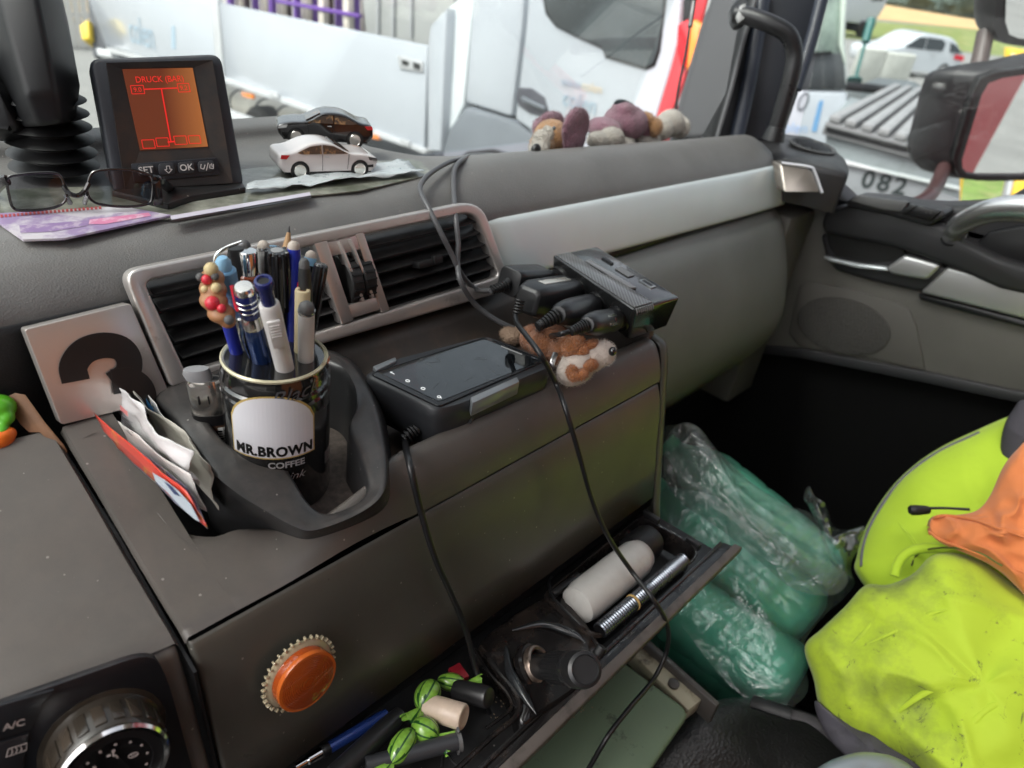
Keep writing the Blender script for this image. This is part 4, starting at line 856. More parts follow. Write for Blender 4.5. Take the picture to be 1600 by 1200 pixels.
for a in range(-40, 221, 26):
    c = kc + FN * .0239 + (ux * cos(radians(a)) + uy * sin(radians(a))) * .0150; mk = join(mk, lathe([(.0007, 0), (.0007, .0002), (0, .0002)], c, FN, 8))
for a, kind in ((95, 0), (160, 1), (30, 2), (215, 0)):   # seated figure, foot arrow and screen pictograms
    c = kc + FN * .0239 + (ux * cos(radians(a)) + uy * sin(radians(a))) * .0095
    if kind < 2:
        mk = join(mk, lathe([(.0009, 0), (.0009, .0002), (0, .0002)], c + uy * .002, FN, 10), tube([c + uy * .0012, c - uy * .001, c + ux * .0012 - uy * .0012, c + ux * .002 - uy * .003], .0004, 6, 2), tube([c - ux * .0028, c - ux * .0012], .0005, 6, 1))
    else:
        mk = join(mk, tube([c + ux * .0022 * cos(t) + uy * .0014 * sin(t) for t in [i * pi / 6 for i in range(12)]], .0002, 5, 1, closed=True), *[tube([c + ux * dx - uy * .001, c + ux * (dx + .0004), c + ux * dx + uy * .001], .00018, 5, 1) for dx in (-.001, 0, .001)])
build('knob_print', mk, M_print, kf, smooth=False)
text('A/C', .0052, fp(22, 1133, .0036), ux, uy, M_print, cl, bold=.0001)
c = fp(26, 1172, .0036)
build('heater_mark', join(*[tube([c + ux * .0040 * sx + uy * .0022 * sy for sx, sy in ((-1, -1), (1, -.8), (1, 1), (-.8, .9), (-1, -1))], .0002, 5, 1)], *[tube([c + ux * (dx - .0003) - uy * .0014, c + ux * (dx + .0003), c + ux * (dx - .0002) + uy * .0014], .0002, 5, 1) for dx in (-.0018, 0, .0018)]), M_print, cl, smooth=False)

# ---- cup holder set into the console
ST = [((237, 622, -.306), (246, 612, -.290), (331, 598, -.288)), ((262, 665, -.310), (272, 655, -.292), (320, 640, -.289)), ((290, 715, -.318), (300, 697, -.296), (337, 676, -.293)),
      ((318, 762, -.328), (333, 742, -.300), (370, 702, -.297)), ((338, 808, -.342), (370, 775, -.304), (430, 713, -.302)), ((392, 822, -.345), (414, 801, -.308), (456, 746, -.307)), ((446, 842, -.345), (455, 822, -.312), (480, 784, -.312)),
      ((488, 849, -.345), (490, 829, -.315), (508, 803, -.316)), ((560, 824, -.340), (556, 805, -.312), (550, 791, -.315)), ((605, 792, -.332), (597, 774, -.306), (573, 770, -.310)), ((613, 748, -.325), (605, 735, -.302), (574, 746, -.306)),
      ((610, 700, -.318), (600, 688, -.298), (562, 706, -.302)), ((599, 645, -.312), (588, 634, -.293), (547, 670, -.298)), ((577, 597, -.306), (567, 590, -.289), (557, 637, -.291)), ((548, 562, -.302), (540, 560, -.287), (553, 603, -.288)),
      ((505, 545, -.302), (505, 548, -.286), (525, 570, -.286)), ((430, 545, -.302), (430, 548, -.286), (445, 556, -.286)), ((320, 575, -.303), (318, 578, -.288), (350, 580, -.287))]
oo = crv([aZ(*a) for a, r_, b in ST], 6, True); kk_ = crv([aZ(*r_) for a, r_, b in ST], 6, True); ii = crv([aZ(*b) for a, r_, b in ST], 6, True)
cc = sum(oo, V((0, 0, 0))) / len(oo)
rg = []
def outw(p, k): d = (p - cc); d.z = 0; return p + d.normalized() * k
rg.append([outw(p, .001) + V((0, 0, -.012)) for p in oo])
rg.append([p.copy() for p in oo]); rg.append([p.lerp(q, .45) for p, q in zip(oo, kk_)]); rg.append([p.lerp(q, .86) for p, q in zip(oo, kk_)])
rg.append([q.lerp(b, .05) + V((0, 0, -.0004)) for q, b in zip(kk_, ii)]); rg.append([q.lerp(b, .16) + V((0, 0, .0006)) for q, b in zip(kk_, ii)])
for t in (.4, .7, .9): rg.append([q.lerp(b, t) + V((0, 0, .0008)) for q, b in zip(kk_, ii)])
rg.append([b + V((0, 0, -.0002)) for b in ii]); rg.append([outw(b, -.0010) + V((0, 0, -.0018)) for b in ii]); rg.append([outw(b, -.0016) + V((0, 0, -.006)) for b in ii]); rg.append([outw(b, -.0022) + V((0, 0, -.348 - b.z)) for b in ii])
CH = build('cup_holder', loft(rg, closed=True, cap=False), M_holder, DB, auto=60)
hf = [outw(b, .001) for b in ii]
build('holder_floor', ([V((p.x, p.y, -.3435)) for p in hf] + [V((cc.x, cc.y, -.3435))], [(i, (i + 1) % len(hf), len(hf)) for i in range(len(hf))]), M_holderfloor, CH, smooth=False)

# ---- open pull-out tray under the drawer
TZ = -.495
TR = build('pull_out_tray', ([], []) if 0 else prism([V((.02, .262, -.515)), V((.590, .262, -.515)), V((.598, .160, -.515)), V((.03, .160, -.515))], V((0, 0, -.006))), M_black, DB, bevel=.001)
M_gloss = mat('worn glossy black', (.010, .009, .009), .24, dirt=((.055, .038, .028), 26, .50, .72, .8), rvar=.14, bump=('noise', 60, .08, .001))
build('tray_back_rail', prism([V((.02, .264, -.486)), V((.585, .264, -.486)), V((.585, .251, -.488)), V((.02, .251, -.488))], V((0, 0, -.014))), M_black, TR, bevel=.0015)
for x in [.03 + .046 * i for i in range(12)]: build('rail_tooth', boxv((x + .01, .2535, -.4845), .018, .009, .007), M_black, TR, bevel=.001)
build('tray_front_wall', prism([V((.02, .166, -.496)), V((.592, .170, -.496)), V((.592, .1665, -.497)), V((.02, .1625, -.497))], V((0, 0, -.022))), M_gloss, TR, bevel=.001)
# flap: the wide lower lip folded out, with a brown grey edge
fl_ = [V((.00, .158, -.500)), V((.600, .158, -.495)), V((.604, .150, -.497)), V((.0, .148, -.503))]
build('flap_edge', prism(fl_, V((0, .001, -.010))), mat('worn grey edge', (.10, .085, .075), .45, dirt=((.03, .025, .02), 70, .5, .7, .7)), TR, bevel=.0015)
build('flap_inner', prism([V((.02, .1635, -.5005)), V((.594, .1675, -.4975)), V((.598, .1575, -.4975)), V((.02, .1575, -.5025))], V((0, 0, -.004))), M_gloss, TR, bevel=.001)
def tz(x, y, z=TZ): return aZ(x, y, z)
# console between compartments: raised hump that holds the socket
hump = crv([tz(x, y) for x, y in ((752, 1000), (862, 928), (905, 960), (935, 1000), (940, 1020), (905, 1070), (850, 1110), (815, 1132), (800, 1090), (772, 1040))], 4, True)
hc = sum(hump, V((0, 0, 0))) / len(hump)
rings = [[p + V((0, 0, -.020)) for p in hump], [p + V((0, 0, -.002)) for p in hump], [hc + (p - hc) * .95 + V((0, 0, .0008)) for p in hump], [hc + (p - hc) * .6 + V((0, 0, .001)) for p in hump], [hc + (p - hc) * .05 + V((0, 0, .001)) for p in hump]]
build('socket_deck', loft(rings), M_gloss, TR, auto=50)
# ridges that frame the socket
build('deck_ridge', tube([tz(x, y, TZ + .003) for x, y in ((790, 1010), (797, 1050), (818, 1085), (838, 1116))], lambda t: .0042 * sin(pi * min(.97, t * .9 + .08)), 10, 5, flat=.8), mat('polished black ridge', (.02, .022, .024), .18, coat=.5), TR)
build('deck_ridge', tube([tz(x, y, TZ + .003) for x, y in ((800, 985), (850, 975), (895, 990), (915, 1004))], lambda t: .004 * sin(pi * min(.97, t * .9 + .08)), 10, 5, flat=.8), MATS['polished black ridge'], TR)
sc_ = tz(838, 1042, TZ - .002); sax = (V((.38, -.52, .76))).normalized()
so = build('power_socket', lathe([(.0165, -.02), (.0168, .003), (.0158, .0055), (.0140, .0062), (.0122, .0052), (.0116, -.02)], sc_, sax, 40), mat('rusty socket ring', (.28, .22, .18), .3, metal=.8, dirt=((.05, .03, .02), 60, .48, .62, .9)), TR)
build('socket_well', lathe([(.0120, -.018), (.0120, .002), (.0112, .003), (.0112, -.014), (0, -.014)], sc_, sax, 32), M_dark, so)
build('socket_collar', lathe([(.0200, -.006), (.0205, -.001), (.0190, .001), (.0168, .001)], sc_, sax, 40), M_gloss, so)
# right compartment tub with rim
rt = rnd([(846, 932), (1002, 806), (1085, 852), (1092, 870), (940, 1000), (912, 992)], [10, 12, 12, 14, 16, 12], 5)
RT = [tz(x, y, TZ + .001) for x, y in rt]; rc = sum(RT, V((0, 0, 0))) / len(RT)
build('compartment_rim', loft([[p for p in RT], [rc + (p - rc) * .985 + V((0, 0, .0028)) for p in RT], [rc + (p - rc) * .955 + V((0, 0, .0028)) for p in RT], [rc + (p - rc) * .935 + V((0, 0, -.002)) for p in RT], [rc + (p - rc) * .90 + V((0, 0, -.018)) for p in RT]], cap=False), M_gloss, TR, auto=50)
for px in ((1005, 800, 1030, 816), (1072, 842, 1094, 856), (862, 930, 905, 900)):
    a, b = tz(px[0], px[1], TZ + .004), tz(px[2], px[3], TZ + .004); build('rim_clip', boxv(a.lerp(b, .5), (b - a).length, .006, .008, frame(V((0, 0, 1)), V(((b - a).y, -(b - a).x, 0)))[:2] + (V((0, 0, 1)),) if 0 else ((b - a).normalized(), V((0, 0, 1)).cross((b - a).normalized()), V((0, 0, 1)))), M_black, TR, bevel=.0015)
# left compartment rim (curved ridges near the candies)
build('compartment_ridge', tube([tz(x, y, TZ + .001) for x, y in ((752, 1010), (775, 1045), (800, 1075), (812, 1098), (806, 1120), (770, 1150), (700, 1215))], .0022, 8, 5), M_gloss, TR)
build('compartment_ridge', tube([tz(x, y, TZ - .004) for x, y in ((742, 1015), (765, 1052), (790, 1080), (800, 1098), (794, 1112), (760, 1138))], .0016, 8, 5), M_gloss, TR)
build('tray_tab', tube([tz(x, y, TZ - .002) for x, y in ((690, 1200), (693, 1182), (700, 1178), (708, 1190), (722, 1200))], .0011, 6, 3), M_black, TR)
build('drawer_gap_board', prism([V((.10, .2625, -.4765)), V((.57, .2625, -.4765)), V((.57, .2605, -.5)), V((.10, .2605, -.5))], V((0, .004, 0))), M_dark, DB, smooth=False)
# ================================================================ THINGS ON THE DASHBOARD
# ---- silver plate with a black 3
NP = thing('number_plate', vp(150, 590), 'silver dashboard plate with a heavy black number 3 left of the vents', 'plate')
build('plate', prism([vp(*p, .003) for p in rnd([(38, 515), (204, 474), (268, 622), (96, 664)], 5, 3)], VN * -.010), mat('satin plate', (.68, .63, .59), .30, metal=.7, bump=('noise', 2200, .08, .0002), dirt=((.14, .10, .08), 60, .62, .8, .4)), NP, bevel=.0012, seg=3)
ux_ = (vp(205, 475) - vp(40, 515)); ux_ = ux_ / 165; uv_ = (vp(40, 515) - vp(95, 662)); uv_ = uv_ / 157; c0 = vp(168, 592)
def d3(u, v, w=.0042): return c0 + ux_ * u + uv_ * v + VN * (w - .0)
def ribbon(cl_, w):
    P_ = crv([V((*p, 0)) for p in cl_], 6); L_, R_ = [], []
    for i, p in enumerate(P_):
        d = (P_[min(i + 1, len(P_) - 1)] - P_[max(i - 1, 0)]).normalized(); nrm = V((-d.y, d.x, 0)); L_.append(p + nrm * w[0] if 0 else p + nrm * w); R_.append(p - nrm * w)
    return L_ + R_[::-1]
M_digit = mat('black digit vinyl', (.012, .012, .013), .38)
top_ = ribbon([(-50, 14), (-46, 38), (-24, 56), (6, 58), (32, 46), (40, 24), (30, 2), (4, -8)], 21)
bot_ = ribbon([(2, -4), (30, -10), (44, -28), (42, -52), (20, -68)], 21)
for k, rb in enumerate((top_, bot_)):
    v = [d3(p.x, p.y, .0042 + .0003 * k) for p in rb]; m_ = len(v) // 2
    build('digit', (v, [(i, i + 1, 2 * m_ - 2 - i, 2 * m_ - 1 - i) for i in range(m_ - 1)]), M_digit, NP, smooth=False, solid=.0006)

# ---- round amber reflector stuck on the drawer
RF = thing('reflector', aY(472, 1052, .253), 'round orange reflector with clear toothed rim stuck on drawer front', 'reflector')
rn = V((0, -.985, .17)).normalized(); rcn = aY(466, 1050, .2515); X_, Y_, Z_ = frame(rn)
R0_ = (aY(511, 1046, .2515) - aY(421, 1056, .2515)).length / 2 * .92
bk = build('rim', lathe([(R0_ * .99, 0), (R0_ * 1.0, .0015), (R0_ * .92, .0032), (R0_ * .8, .0034), (0, .003)], rcn, rn, 40), mat('clear yellowed plastic', (.42, .36, .24), .2, coat=.6), RF)
for i in range(34):
    a = i * 2 * pi / 34; d_ = X_ * cos(a) + Y_ * sin(a)
    build('tooth', boxv(rcn + d_ * (R0_ * 1.06) + rn * .0016, .0026, .0014, .0028, (d_, rn.cross(d_), rn)), MATS['clear yellowed plastic'], bk, bevel=.0005)
lc = rcn + X_ * -.0 + rn * .003
RL = R0_ * .86
m_l = mat('amber reflector lens', (.36, .06, .008), .12, coat=.9)
_nt = m_l.node_tree; _tc = _nt.nodes.new('ShaderNodeTexCoord'); _wv = _nt.nodes.new('ShaderNodeTexWave'); _wv.wave_type = 'RINGS'; _wv.rings_direction = 'SPHERICAL'; _wv.inputs['Scale'].default_value = 260
_nt.links.new(_tc.outputs['Object'], _wv.inputs['Vector']); _bp = _nt.nodes.new('ShaderNodeBump'); _bp.inputs['Strength'].default_value = .5; _bp.inputs['Distance'].default_value = .0006; _nt.links.new(_wv.outputs[0], _bp.inputs['Height'])
_nt.links.new(_bp.outputs[0], _nt.nodes['Principled BSDF'].inputs['Normal'])
ln = build('lens', lathe([(RL, 0), (RL, .0065), (RL * .97, .0078), (RL * .9, .0084), (0, .0086)], lc, rn, 48), m_l, RF)
build('lens_rim', lathe([(RL * 1.005, .0050), (RL * 1.02, .0066), (RL * 1.0, .0082), (RL * .965, .0083)], lc, rn, 48), mat('amber rim', (.55, .12, .02), .2, coat=.6), ln)

# ---- coffee tin
CC = V((.203, .352, 0)); CR_ = .0333; CZ0, CZ1 = -.3430, -.2400
CAN = thing('coffee_can', V((CC.x, CC.y, CZ0)), 'black coffee can lettered MR.BROWN standing in the holder full of pens', 'can')
M_can = mat('gloss black tin', (.010, .010, .010), .16, coat=1.)
prof = [(CR_ - .002, 0), (CR_ - .0005, .001), (CR_, .003), (CR_ - .0006, .006), (CR_, .008), (CR_, .083), (CR_ - .0010, .0845), (CR_, .086), (CR_, .089), (CR_ - .0014, .0905), (CR_ - .0004, .0925), (CR_ - .0008, .095), (CR_ - .002, .0985), (CR_ - .0028, .1010), (CR_ - .0030, .1026)]
build('tin_body', lathe(prof, (CC.x, CC.y, CZ0), (0, 0, 1), 72), M_can, CAN, auto=30)
build('tin_rim', lathe([(CR_ - .0028, .1012), (CR_ - .0016, .1020), (CR_ - .0012, .1034), (CR_ - .0022, .1044), (CR_ - .0036, .1036), (CR_ - .0040, .1016), (CR_ - .0042, .085)], (CC.x, CC.y, CZ0), (0, 0, 1), 72), mat('cream tin rim', (.62, .58, .40), .3, metal=.2), CAN)
build('tin_inside', lathe([(CR_ - .0034, .1005), (CR_ - .0036, .05), (CR_ - .004, .002), (0, .002)], (CC.x, CC.y, CZ0), (0, 0, 1), 48), mat('tin inside', (.12, .11, .09), .4, metal=.6), CAN)
def cray(x, y, r=CR_):
    d = ray(x, y); a = d.x ** 2 + d.y ** 2; b = -2 * (d.x * CC.x + d.y * CC.y); c = CC.x ** 2 + CC.y ** 2 - r * r
    D_ = b * b - 4 * a * c
    t = (-b - sqrt(max(D_, 0))) / (2 * a); p = d * t; return atan2(p.y - CC.y, p.x - CC.x), p.z
def onc(th, z, off=.0002): r = CR_ + off; return V((CC.x + r * cos(th), CC.y + r * sin(th), z))
def can_print(name, vf2, th0, z0, m, off=.0003, rot=0., sx=1.):
    """2-D shape (u right, v up, metres) wrapped round the tin"""
    v, f = vf2; out = []
    for p in v:
        u, w = p.x * sx * cos(rot) - p.y * sin(rot), p.x * sx * sin(rot) + p.y * cos(rot)
        out.append(onc(th0 + u / CR_, z0 + w, off))
    return build(name, (out, f), m, CAN, smooth=False)
def grid2(poly_fn, nu=20, nv=12):
    v = []; f = []
    for j in range(nv + 1):
        for i in range(nu + 1):
            v.append(V((*poly_fn(i / nu, j / nv), 0)))
    f = [(j * (nu + 1) + i, j * (nu + 1) + i + 1, (j + 1) * (nu + 1) + i + 1, (j + 1) * (nu + 1) + i) for j in range(nv) for i in range(nu)]; return v, f
tl_, zl_ = cray(366, 680); tr_, zr_ = cray(489, 690); tm, zb = cray(430, 705); _, zt = cray(425, 622)
th0 = (tl_ + tr_) / 2; hw = abs(tr_ - tl_) / 2 * CR_; zmid = (zl_ + zr_) / 2; zb = zmid - .008
def arch(k, extra=0.):
    def fn(u, v):
        w = (u * 2 - 1); H_ = (zt - zb); top = .42 * H_ + .58 * H_ * sqrt(max(0, 1 - w * w * .93)); return (w * (hw * k + extra), -extra + (top + extra * 2) * v)
    return fn
can_print('gold_border', grid2(arch(1., .0011)), th0, zb, mat('gold print', (.50, .36, .12), .35), .00022)
can_print('white_arch', grid2(arch(1.)), th0, zb, mat('white print', (.72, .72, .76), .3, coat=.5), .00040)
tv = text_mesh('MR.BROWN', .0102, bold=.00045, spacing=1.08)
w_ = max(p.x for p in tv[0]) - min(p.x for p in tv[0])
can_print('lettering', tv, th0 + .02, zb + .0045, mat('black print', (.006, .006, .006), .3), .0006, sx=hw * 1.86 / w_)
can_print('lettering', text_mesh('COFFEE', .0066, bold=.0002), th0 + .24, zb - .0062, mat('grey white print', (.34, .34, .35), .35), .0003, sx=1.0)
can_print('lettering', text_mesh('Black', .0135, shear=.5), th0 + .42, zt + .0005, mat('dark grey print', (.09, .09, .095), .3), .0003, rot=.16, sx=1.1)
can_print('lettering', text_mesh('Drink', .008, shear=.4), th0 + .26, zb - .0160, mat('dim grey print', (.30, .28, .28), .35), .0003, sx=1.1)
th_r, _ = cray(512, 640)
rnd_ = random.Random(3); bl = ([], [])
for j in range(16):
    x = -.006
    while x < .006:
        L_ = rnd_.uniform(.0008, .003); bl = join(bl, ([V((x, -j * .0017, 0)), V((x + L_, -j * .0017, 0)), V((x + L_, -j * .0017 + .0008, 0)), V((x, -j * .0017 + .0008, 0))], [(0, 1, 2, 3)])); x += L_ + .0006
o = can_print('small_print', bl, th_r - .02, zt + .006, mat('dark grey print', (.075, .075, .078), .3), .0003); o['kind'] = 'stuff'
can_print('orange_mark', grid2(lambda u, v: (u * .005, v * .0035), 3, 2), th_r - .05, zt + .0105, mat('orange print', (.70, .22, .10), .4), .0003)
bc = ([], [])
x = 0
while x < .009:
    w_ = rnd_.choice((.0003, .0005, .0008)); bc = join(bc, ([V((x, 0, 0)), V((x + w_, 0, 0)), V((x + w_, .010, 0)), V((x, .010, 0))], [(0, 1, 2, 3)])); x += w_ + rnd_.choice((.0003, .0005))
can_print('barcode', bc, th_r - .16, zb - .020, MATS['dim grey print'], .0003)

# ---- lighter
M_chr2 = mat('worn chrome', (.80, .77, .72), .16, metal=.95, rvar=.06)
lt = aZ(320, 592, -.262); lb = V((lt.x + .004, lt.y - .006, -.338))
la = (lt - lb).normalized(); lx_ = V((.80, -.60, 0)); lx_ = (lx_ - la * lx_.dot(la)).normalized(); ly_ = la.cross(lx_)
def oval(c, a, b, n=28): return [c + lx_ * (a * cos(2 * pi * i / n)) + ly_ * (b * sin(2 * pi * i / n)) for i in range(n)]
LG = thing('lighter', lb, 'pocket lighter with chrome hood standing between can and holder edge', 'lighter')
Lh = (lt - lb).length
def pl_(h): return lb + la * h
build('sleeve', loft([oval(pl_(0), .0115, .0062), oval(pl_(Lh * .60), .0118, .0064), oval(pl_(Lh * .61), .0114, .006)]), mat('printed lighter sleeve', (.10, .06, .04), .25, dirt=((.55, .42, .30), 60, .45, .55, 1.), coat=.5), LG)
build('band', loft([oval(pl_(Lh * .585), .0121, .0067), oval(pl_(Lh * .68), .0121, .0067)]), M_black, LG)
build('hood', loft([oval(pl_(Lh * .68), .0114, .0060), oval(pl_(Lh * .69), .0118, .0064), oval(pl_(Lh * .97), .0116, .0062), oval(pl_(Lh * 1.0), .0106, .0054)]), M_chr2, LG)
build('thumb_plate', loft([oval(pl_(Lh * 1.0) + lx_ * -.003, .0080, .0046), oval(pl_(Lh * 1.06) + lx_ * -.004, .0085, .0050), oval(pl_(Lh * 1.10) + lx_ * -.004, .0075, .0042)]), mat('grey thumb plate', (.28, .28, .29), .35), LG)
build('flame_hole', loft([oval(pl_(Lh * 1.001) + lx_ * .0055, .0030, .0022), oval(pl_(Lh * 1.004) + lx_ * .0055, .0030, .0022)]), M_dark, LG)
for dx in (-.0045, .0015):
    c = pl_(Lh * .84) + lx_ * dx - ly_ * .0062; c2 = pl_(Lh * .84) + lx_ * dx + ly_ * .0062
    for q in (c, c2): build('hood_slot', boxv(q, .0010, .0008, .006, (lx_, ly_, la)), M_dark, LG, bevel=.0003)
build('label', prism([pl_(h) + lx_ * (.0065 * s) + ly_ * (-.0054 if True else 0) for h, s in ((Lh * .1, -.2), (Lh * .1, 1), (Lh * .56, 1), (Lh * .56, -.2))], ly_ * -.0007), mat('white label', (.6, .6, .58), .4), LG, bevel=.0002)
build('label_bars', join(*[boxv(pl_(Lh * (.15 + .025 * k)) + lx_ * .0028 - ly_ * .0063, .0062, .0003, .0006 + .0006 * (k % 3 == 0), (lx_, ly_, la)) for k in range(16)]), MATS['black print'], LG, smooth=False)

# ---- the pens in the can
RZ = -.2405
def pen(nm, label, cat, top, ent, parts, dy=.0, bot=-.334):
    """top, ent: photo pixels of the upper end and of the point where it passes the can rim; parts: (name, [(r mm, s)], material) with s = mm from the top downwards"""
    E = aZ(ent[0], ent[1], RZ); dc = V((E.x - CC.x, E.y - CC.y, 0))
    if dc.length > .0245: E -= dc.normalized() * (dc.length - .0245)
    T = aY(top[0], top[1], E.y + dy); d = (T - E).normalized()
    L = (T - E).length; k = (E.z - bot) / max(.2, d.z); B = E - d * k
    dc = V((B.x - CC.x, B.y - CC.y, 0))
    if dc.length > .025: B -= dc.normalized() * (dc.length - .025); 
    d = (T - B).normalized(); Lt = (T - B).length
    o = thing(nm, B, label, cat, 'pens standing in the coffee can')
    for pn_, pr, m_ in parts:
        pr = [(r / 1000, (Lt if s == 'end' else s / 1000)) for r, s in pr]
        build(pn_, lathe(pr, T, -d, 22), m_, o, auto=35)
    return o, T, d, Lt
M_navy = mat('navy plastic', (.015, .022, .13), .25, coat=.4); M_blue = mat('royal blue plastic', (.02, .035, .36), .25, coat=.4)
M_lblue = mat('light blue plastic', (.25, .48, .68), .35); M_beige = mat('beige rubber', (.48, .42, .36), .6); M_penblk = mat('black pen barrel', (.012, .012, .013), .25, coat=.4)
M_greyrub = mat('grey rubber', (.10, .10, .10), .6); M_penwhite = mat('white pen barrel', (.72, .70, .68), .28, dirt=((.4, .33, .25), 200, .62, .8, .5)); M_cream = mat('cream tube', (.62, .52, .33), .4)
M_wood = mat('pencil wood', (.42, .25, .12), .6); M_amberp = mat('amber clear plastic', (.30, .06, .02), .15, coat=1)
ball = lambda r, e=0: [(.01, 0), (r * .5, r * .14), (r * .86, r * .5), (r, r), (r, r * 1.3)]
pen('stylus_pen', 'pen with black ball tip and chrome collar at the back left of the can', 'pen', (381, 374), (378, 528), [('tip', ball(4.0), M_greyrub), ('collar', [(4.4, 5.0), (4.6, 6), (4.6, 9), (4.2, 10)], M_chrome), ('barrel', [(4.1, 10), (4.1, 'end')], M_penblk)], .01)
pen('chrome_pen', 'thick pen with wide chrome cap above an amber sleeve', 'pen', (387, 391), (395, 530), [('cap', [(.01, 0), (5.0, .2), (5.5, 1), (5.4, 15)], M_chrome), ('sleeve', [(5.9, 15), (6.6, 16), (6.4, 24), (5.0, 26)], M_amberp), ('barrel', [(5.0, 26), (4.6, 'end')], M_penblk)], .0)
pen('stylus_pen', 'white pen with beige stylus tip standing beside the black ribbed marker', 'pen', (411, 375), (415, 518), [('tip', ball(3.7), M_beige), ('collar', [(4.2, 4.6), (4.3, 6), (3.9, 6.5)], M_chrome), ('barrel', [(3.8, 6.5), (3.8, 'end')], M_penwhite)], .012)
o, T, d, Lt = pen('ribbed_marker', 'thick black marker with fluted cap in the middle of the can', 'marker', (433, 390), (440, 522), [('cap', [(.01, .2), (5.2, .4), (6.6, 2), (7.0, 8), (7.2, 40), (6.4, 41)], M_penblk), ('cap_top', [(.01, -.2), (3.6, 0), (4.0, .8)], mat('worn cap top', (.30, .30, .30), .4)), ('barrel', [(6.2, 41), (6.2, 'end')], M_penblk)], .0)
X_, Y_, Z_ = frame(-d)
for i in range(10):
    a = i * 2 * pi / 10; e_ = X_ * cos(a) + Y_ * sin(a); build('flute', tube([T - d * .0012 + e_ * .0056, T - d * .004 + e_ * .0069, T - d * .036 + e_ * .0072], .0012, 6, 2), M_penblk, o)
pen('pencil', 'sharpened wooden pencil rising highest at the back of the can', 'pencil', (452, 353), (437, 512), [('lead', [(.2, 0), (.9, 3.5), (1.1, 4)], mat('graphite', (.03, .03, .03), .4)), ('wood', [(1.1, 4), (3.4, 16)], M_wood), ('shaft', [(3.5, 16), (3.5, 'end')], MATS['dark green paint'])], .014)
pen('stylus_pen', 'royal blue pen with beige stylus tip right of the ribbed marker', 'pen', (459, 376), (458, 530), [('tip', ball(3.8), M_beige), ('barrel', [(4.0, 4.8), (4.2, 8), (4.2, 'end')], M_blue)], .004)
pen('stylus_pen', 'light blue pen with beige stylus tip near the right rim', 'pen', (487, 391), (488, 522), [('tip', ball(3.6), M_beige), ('collar', [(3.9, 4.6), (4.0, 9), (3.8, 9.5)], M_lblue), ('barrel', [(3.9, 9.5), (3.9, 'end')], M_penblk)], .010)
pen('stylus_pen', 'slim dark grey pen with pointed grey tip near the right rim', 'pen', (475, 403), (494, 540), [('tip', [(.01, 0), (2, .8), (3.1, 3), (3.2, 6)], M_greyrub), ('barrel', [(3.4, 6), (3.9, 12), (4.3, 30), (4.3, 'end')], mat('dark grey barrel', (.035, .037, .038), .4))], .0)
o, T, d, Lt = pen('capped_pen', 'black capped pen with side clip leaning on the right rim', 'pen', (502, 412), (504, 528), [('cap', [(.01, 0), (3.6, .2), (4.4, 1.2), (4.6, 5), (4.7, 42), (4.2, 43)], M_penblk), ('barrel', [(4.1, 43), (4.1, 'end')], M_penblk)], .002)
X_ = (-T).normalized(); X_ = (X_ - d * X_.dot(d)).normalized(); cx2 = (X_.cross(d) * -.5 + X_).normalized()
build('clip', tube([T - d * .001, T - d * .002 + cx2 * .006, T - d * .02 + cx2 * .0062, T - d * .036 + cx2 * .0055], .0011, 6, 3, flat=1.), M_penblk, o)
pen('slim_pen', 'slim black pen behind the grey pen with only its tip showing', 'pen', (472, 398), (474, 510), [('tip', ball(3.0), M_greyrub), ('barrel', [(3.2, 4), (3.4, 'end')], M_penblk)], .014)
pen('navy_pen', 'navy pen with pale band behind the chrome capped pen', 'pen', (427, 383), (424, 508), [('end_cap', [(.01, 0), (3.6, .3), (3.8, 2), (3.8, 4)], M_lblue), ('barrel', [(3.8, 4), (3.8, 'end')], M_navy)], .016)
# black pocket clip with chrome loop
o, T, d, Lt = pen('clip_pen', 'black ribbed pen with chrome wire clip at the left rim', 'pen', (368, 385), (368, 525), [('barrel', [(.01, 0), (4.5, 1), (5.2, 6), (5.2, 'end')], mat('ribbed black grip', (.014, .014, .014), .4, bump=('wave', 700, .6, .0006)))], .006)
a_ = aT(378, 378, T.dot(CF) - .004); build('wire_clip', tube([a_, aT(356, 386, T.dot(CF) - .006), aT(344, 393, T.dot(CF) - .008), aT(337, 402, T.dot(CF) - .008), aT(334, 425, T.dot(CF) - .006)], .0011, 8, 5), M_chrome, o)
# light blue figurine pen
o, T, d, Lt = pen('figurine_pen', 'light blue pen with little brown reindeer figures clinging to its left', 'pen', (347, 401), (372, 545), [('tip', [(.01, 0), (2.6, .5), (4.3, 3), (4.6, 9)], M_lblue), ('cap', [(5.6, 8), (6.4, 9), (6.6, 20), (6.0, 21)], mat('pale blue cap', (.20, .42, .66), .35)), ('barrel', [(4.6, 21), (4.4, 'end')], mat('snow printed barrel', (.60, .68, .76), .35, dirt=((.15, .35, .7), 90, .5, .56, .9)))], -.004)
M_deer = mat('brown figure paint', (.38, .18, .08), .45); M_redn = mat('red figure paint', (.62, .03, .05), .3); M_cre = mat('cream figure paint', (.60, .48, .25), .5)
tt = T.dot(CF) - .006
X_, Y_, Z_ = CR, CU, -CF
fg = soft('figures', join(ell(aT(332, 434, tt), .0065, .0068, .005), ell(aT(333, 452, tt), .0072, .0085, .005), ell(aT(334, 470, tt - .001), .0075, .0085, .005), ell(aT(346, 490, tt), .0075, .0080, .005), ell(aT(356, 502, tt), .0045, .0045, .004), ell(aT(322, 455, tt), .003, .0035, .003), ell(aT(340, 451, tt - .002), .0035, .0035, .003)), M_deer, o, voxel=.0009, smooth=3)
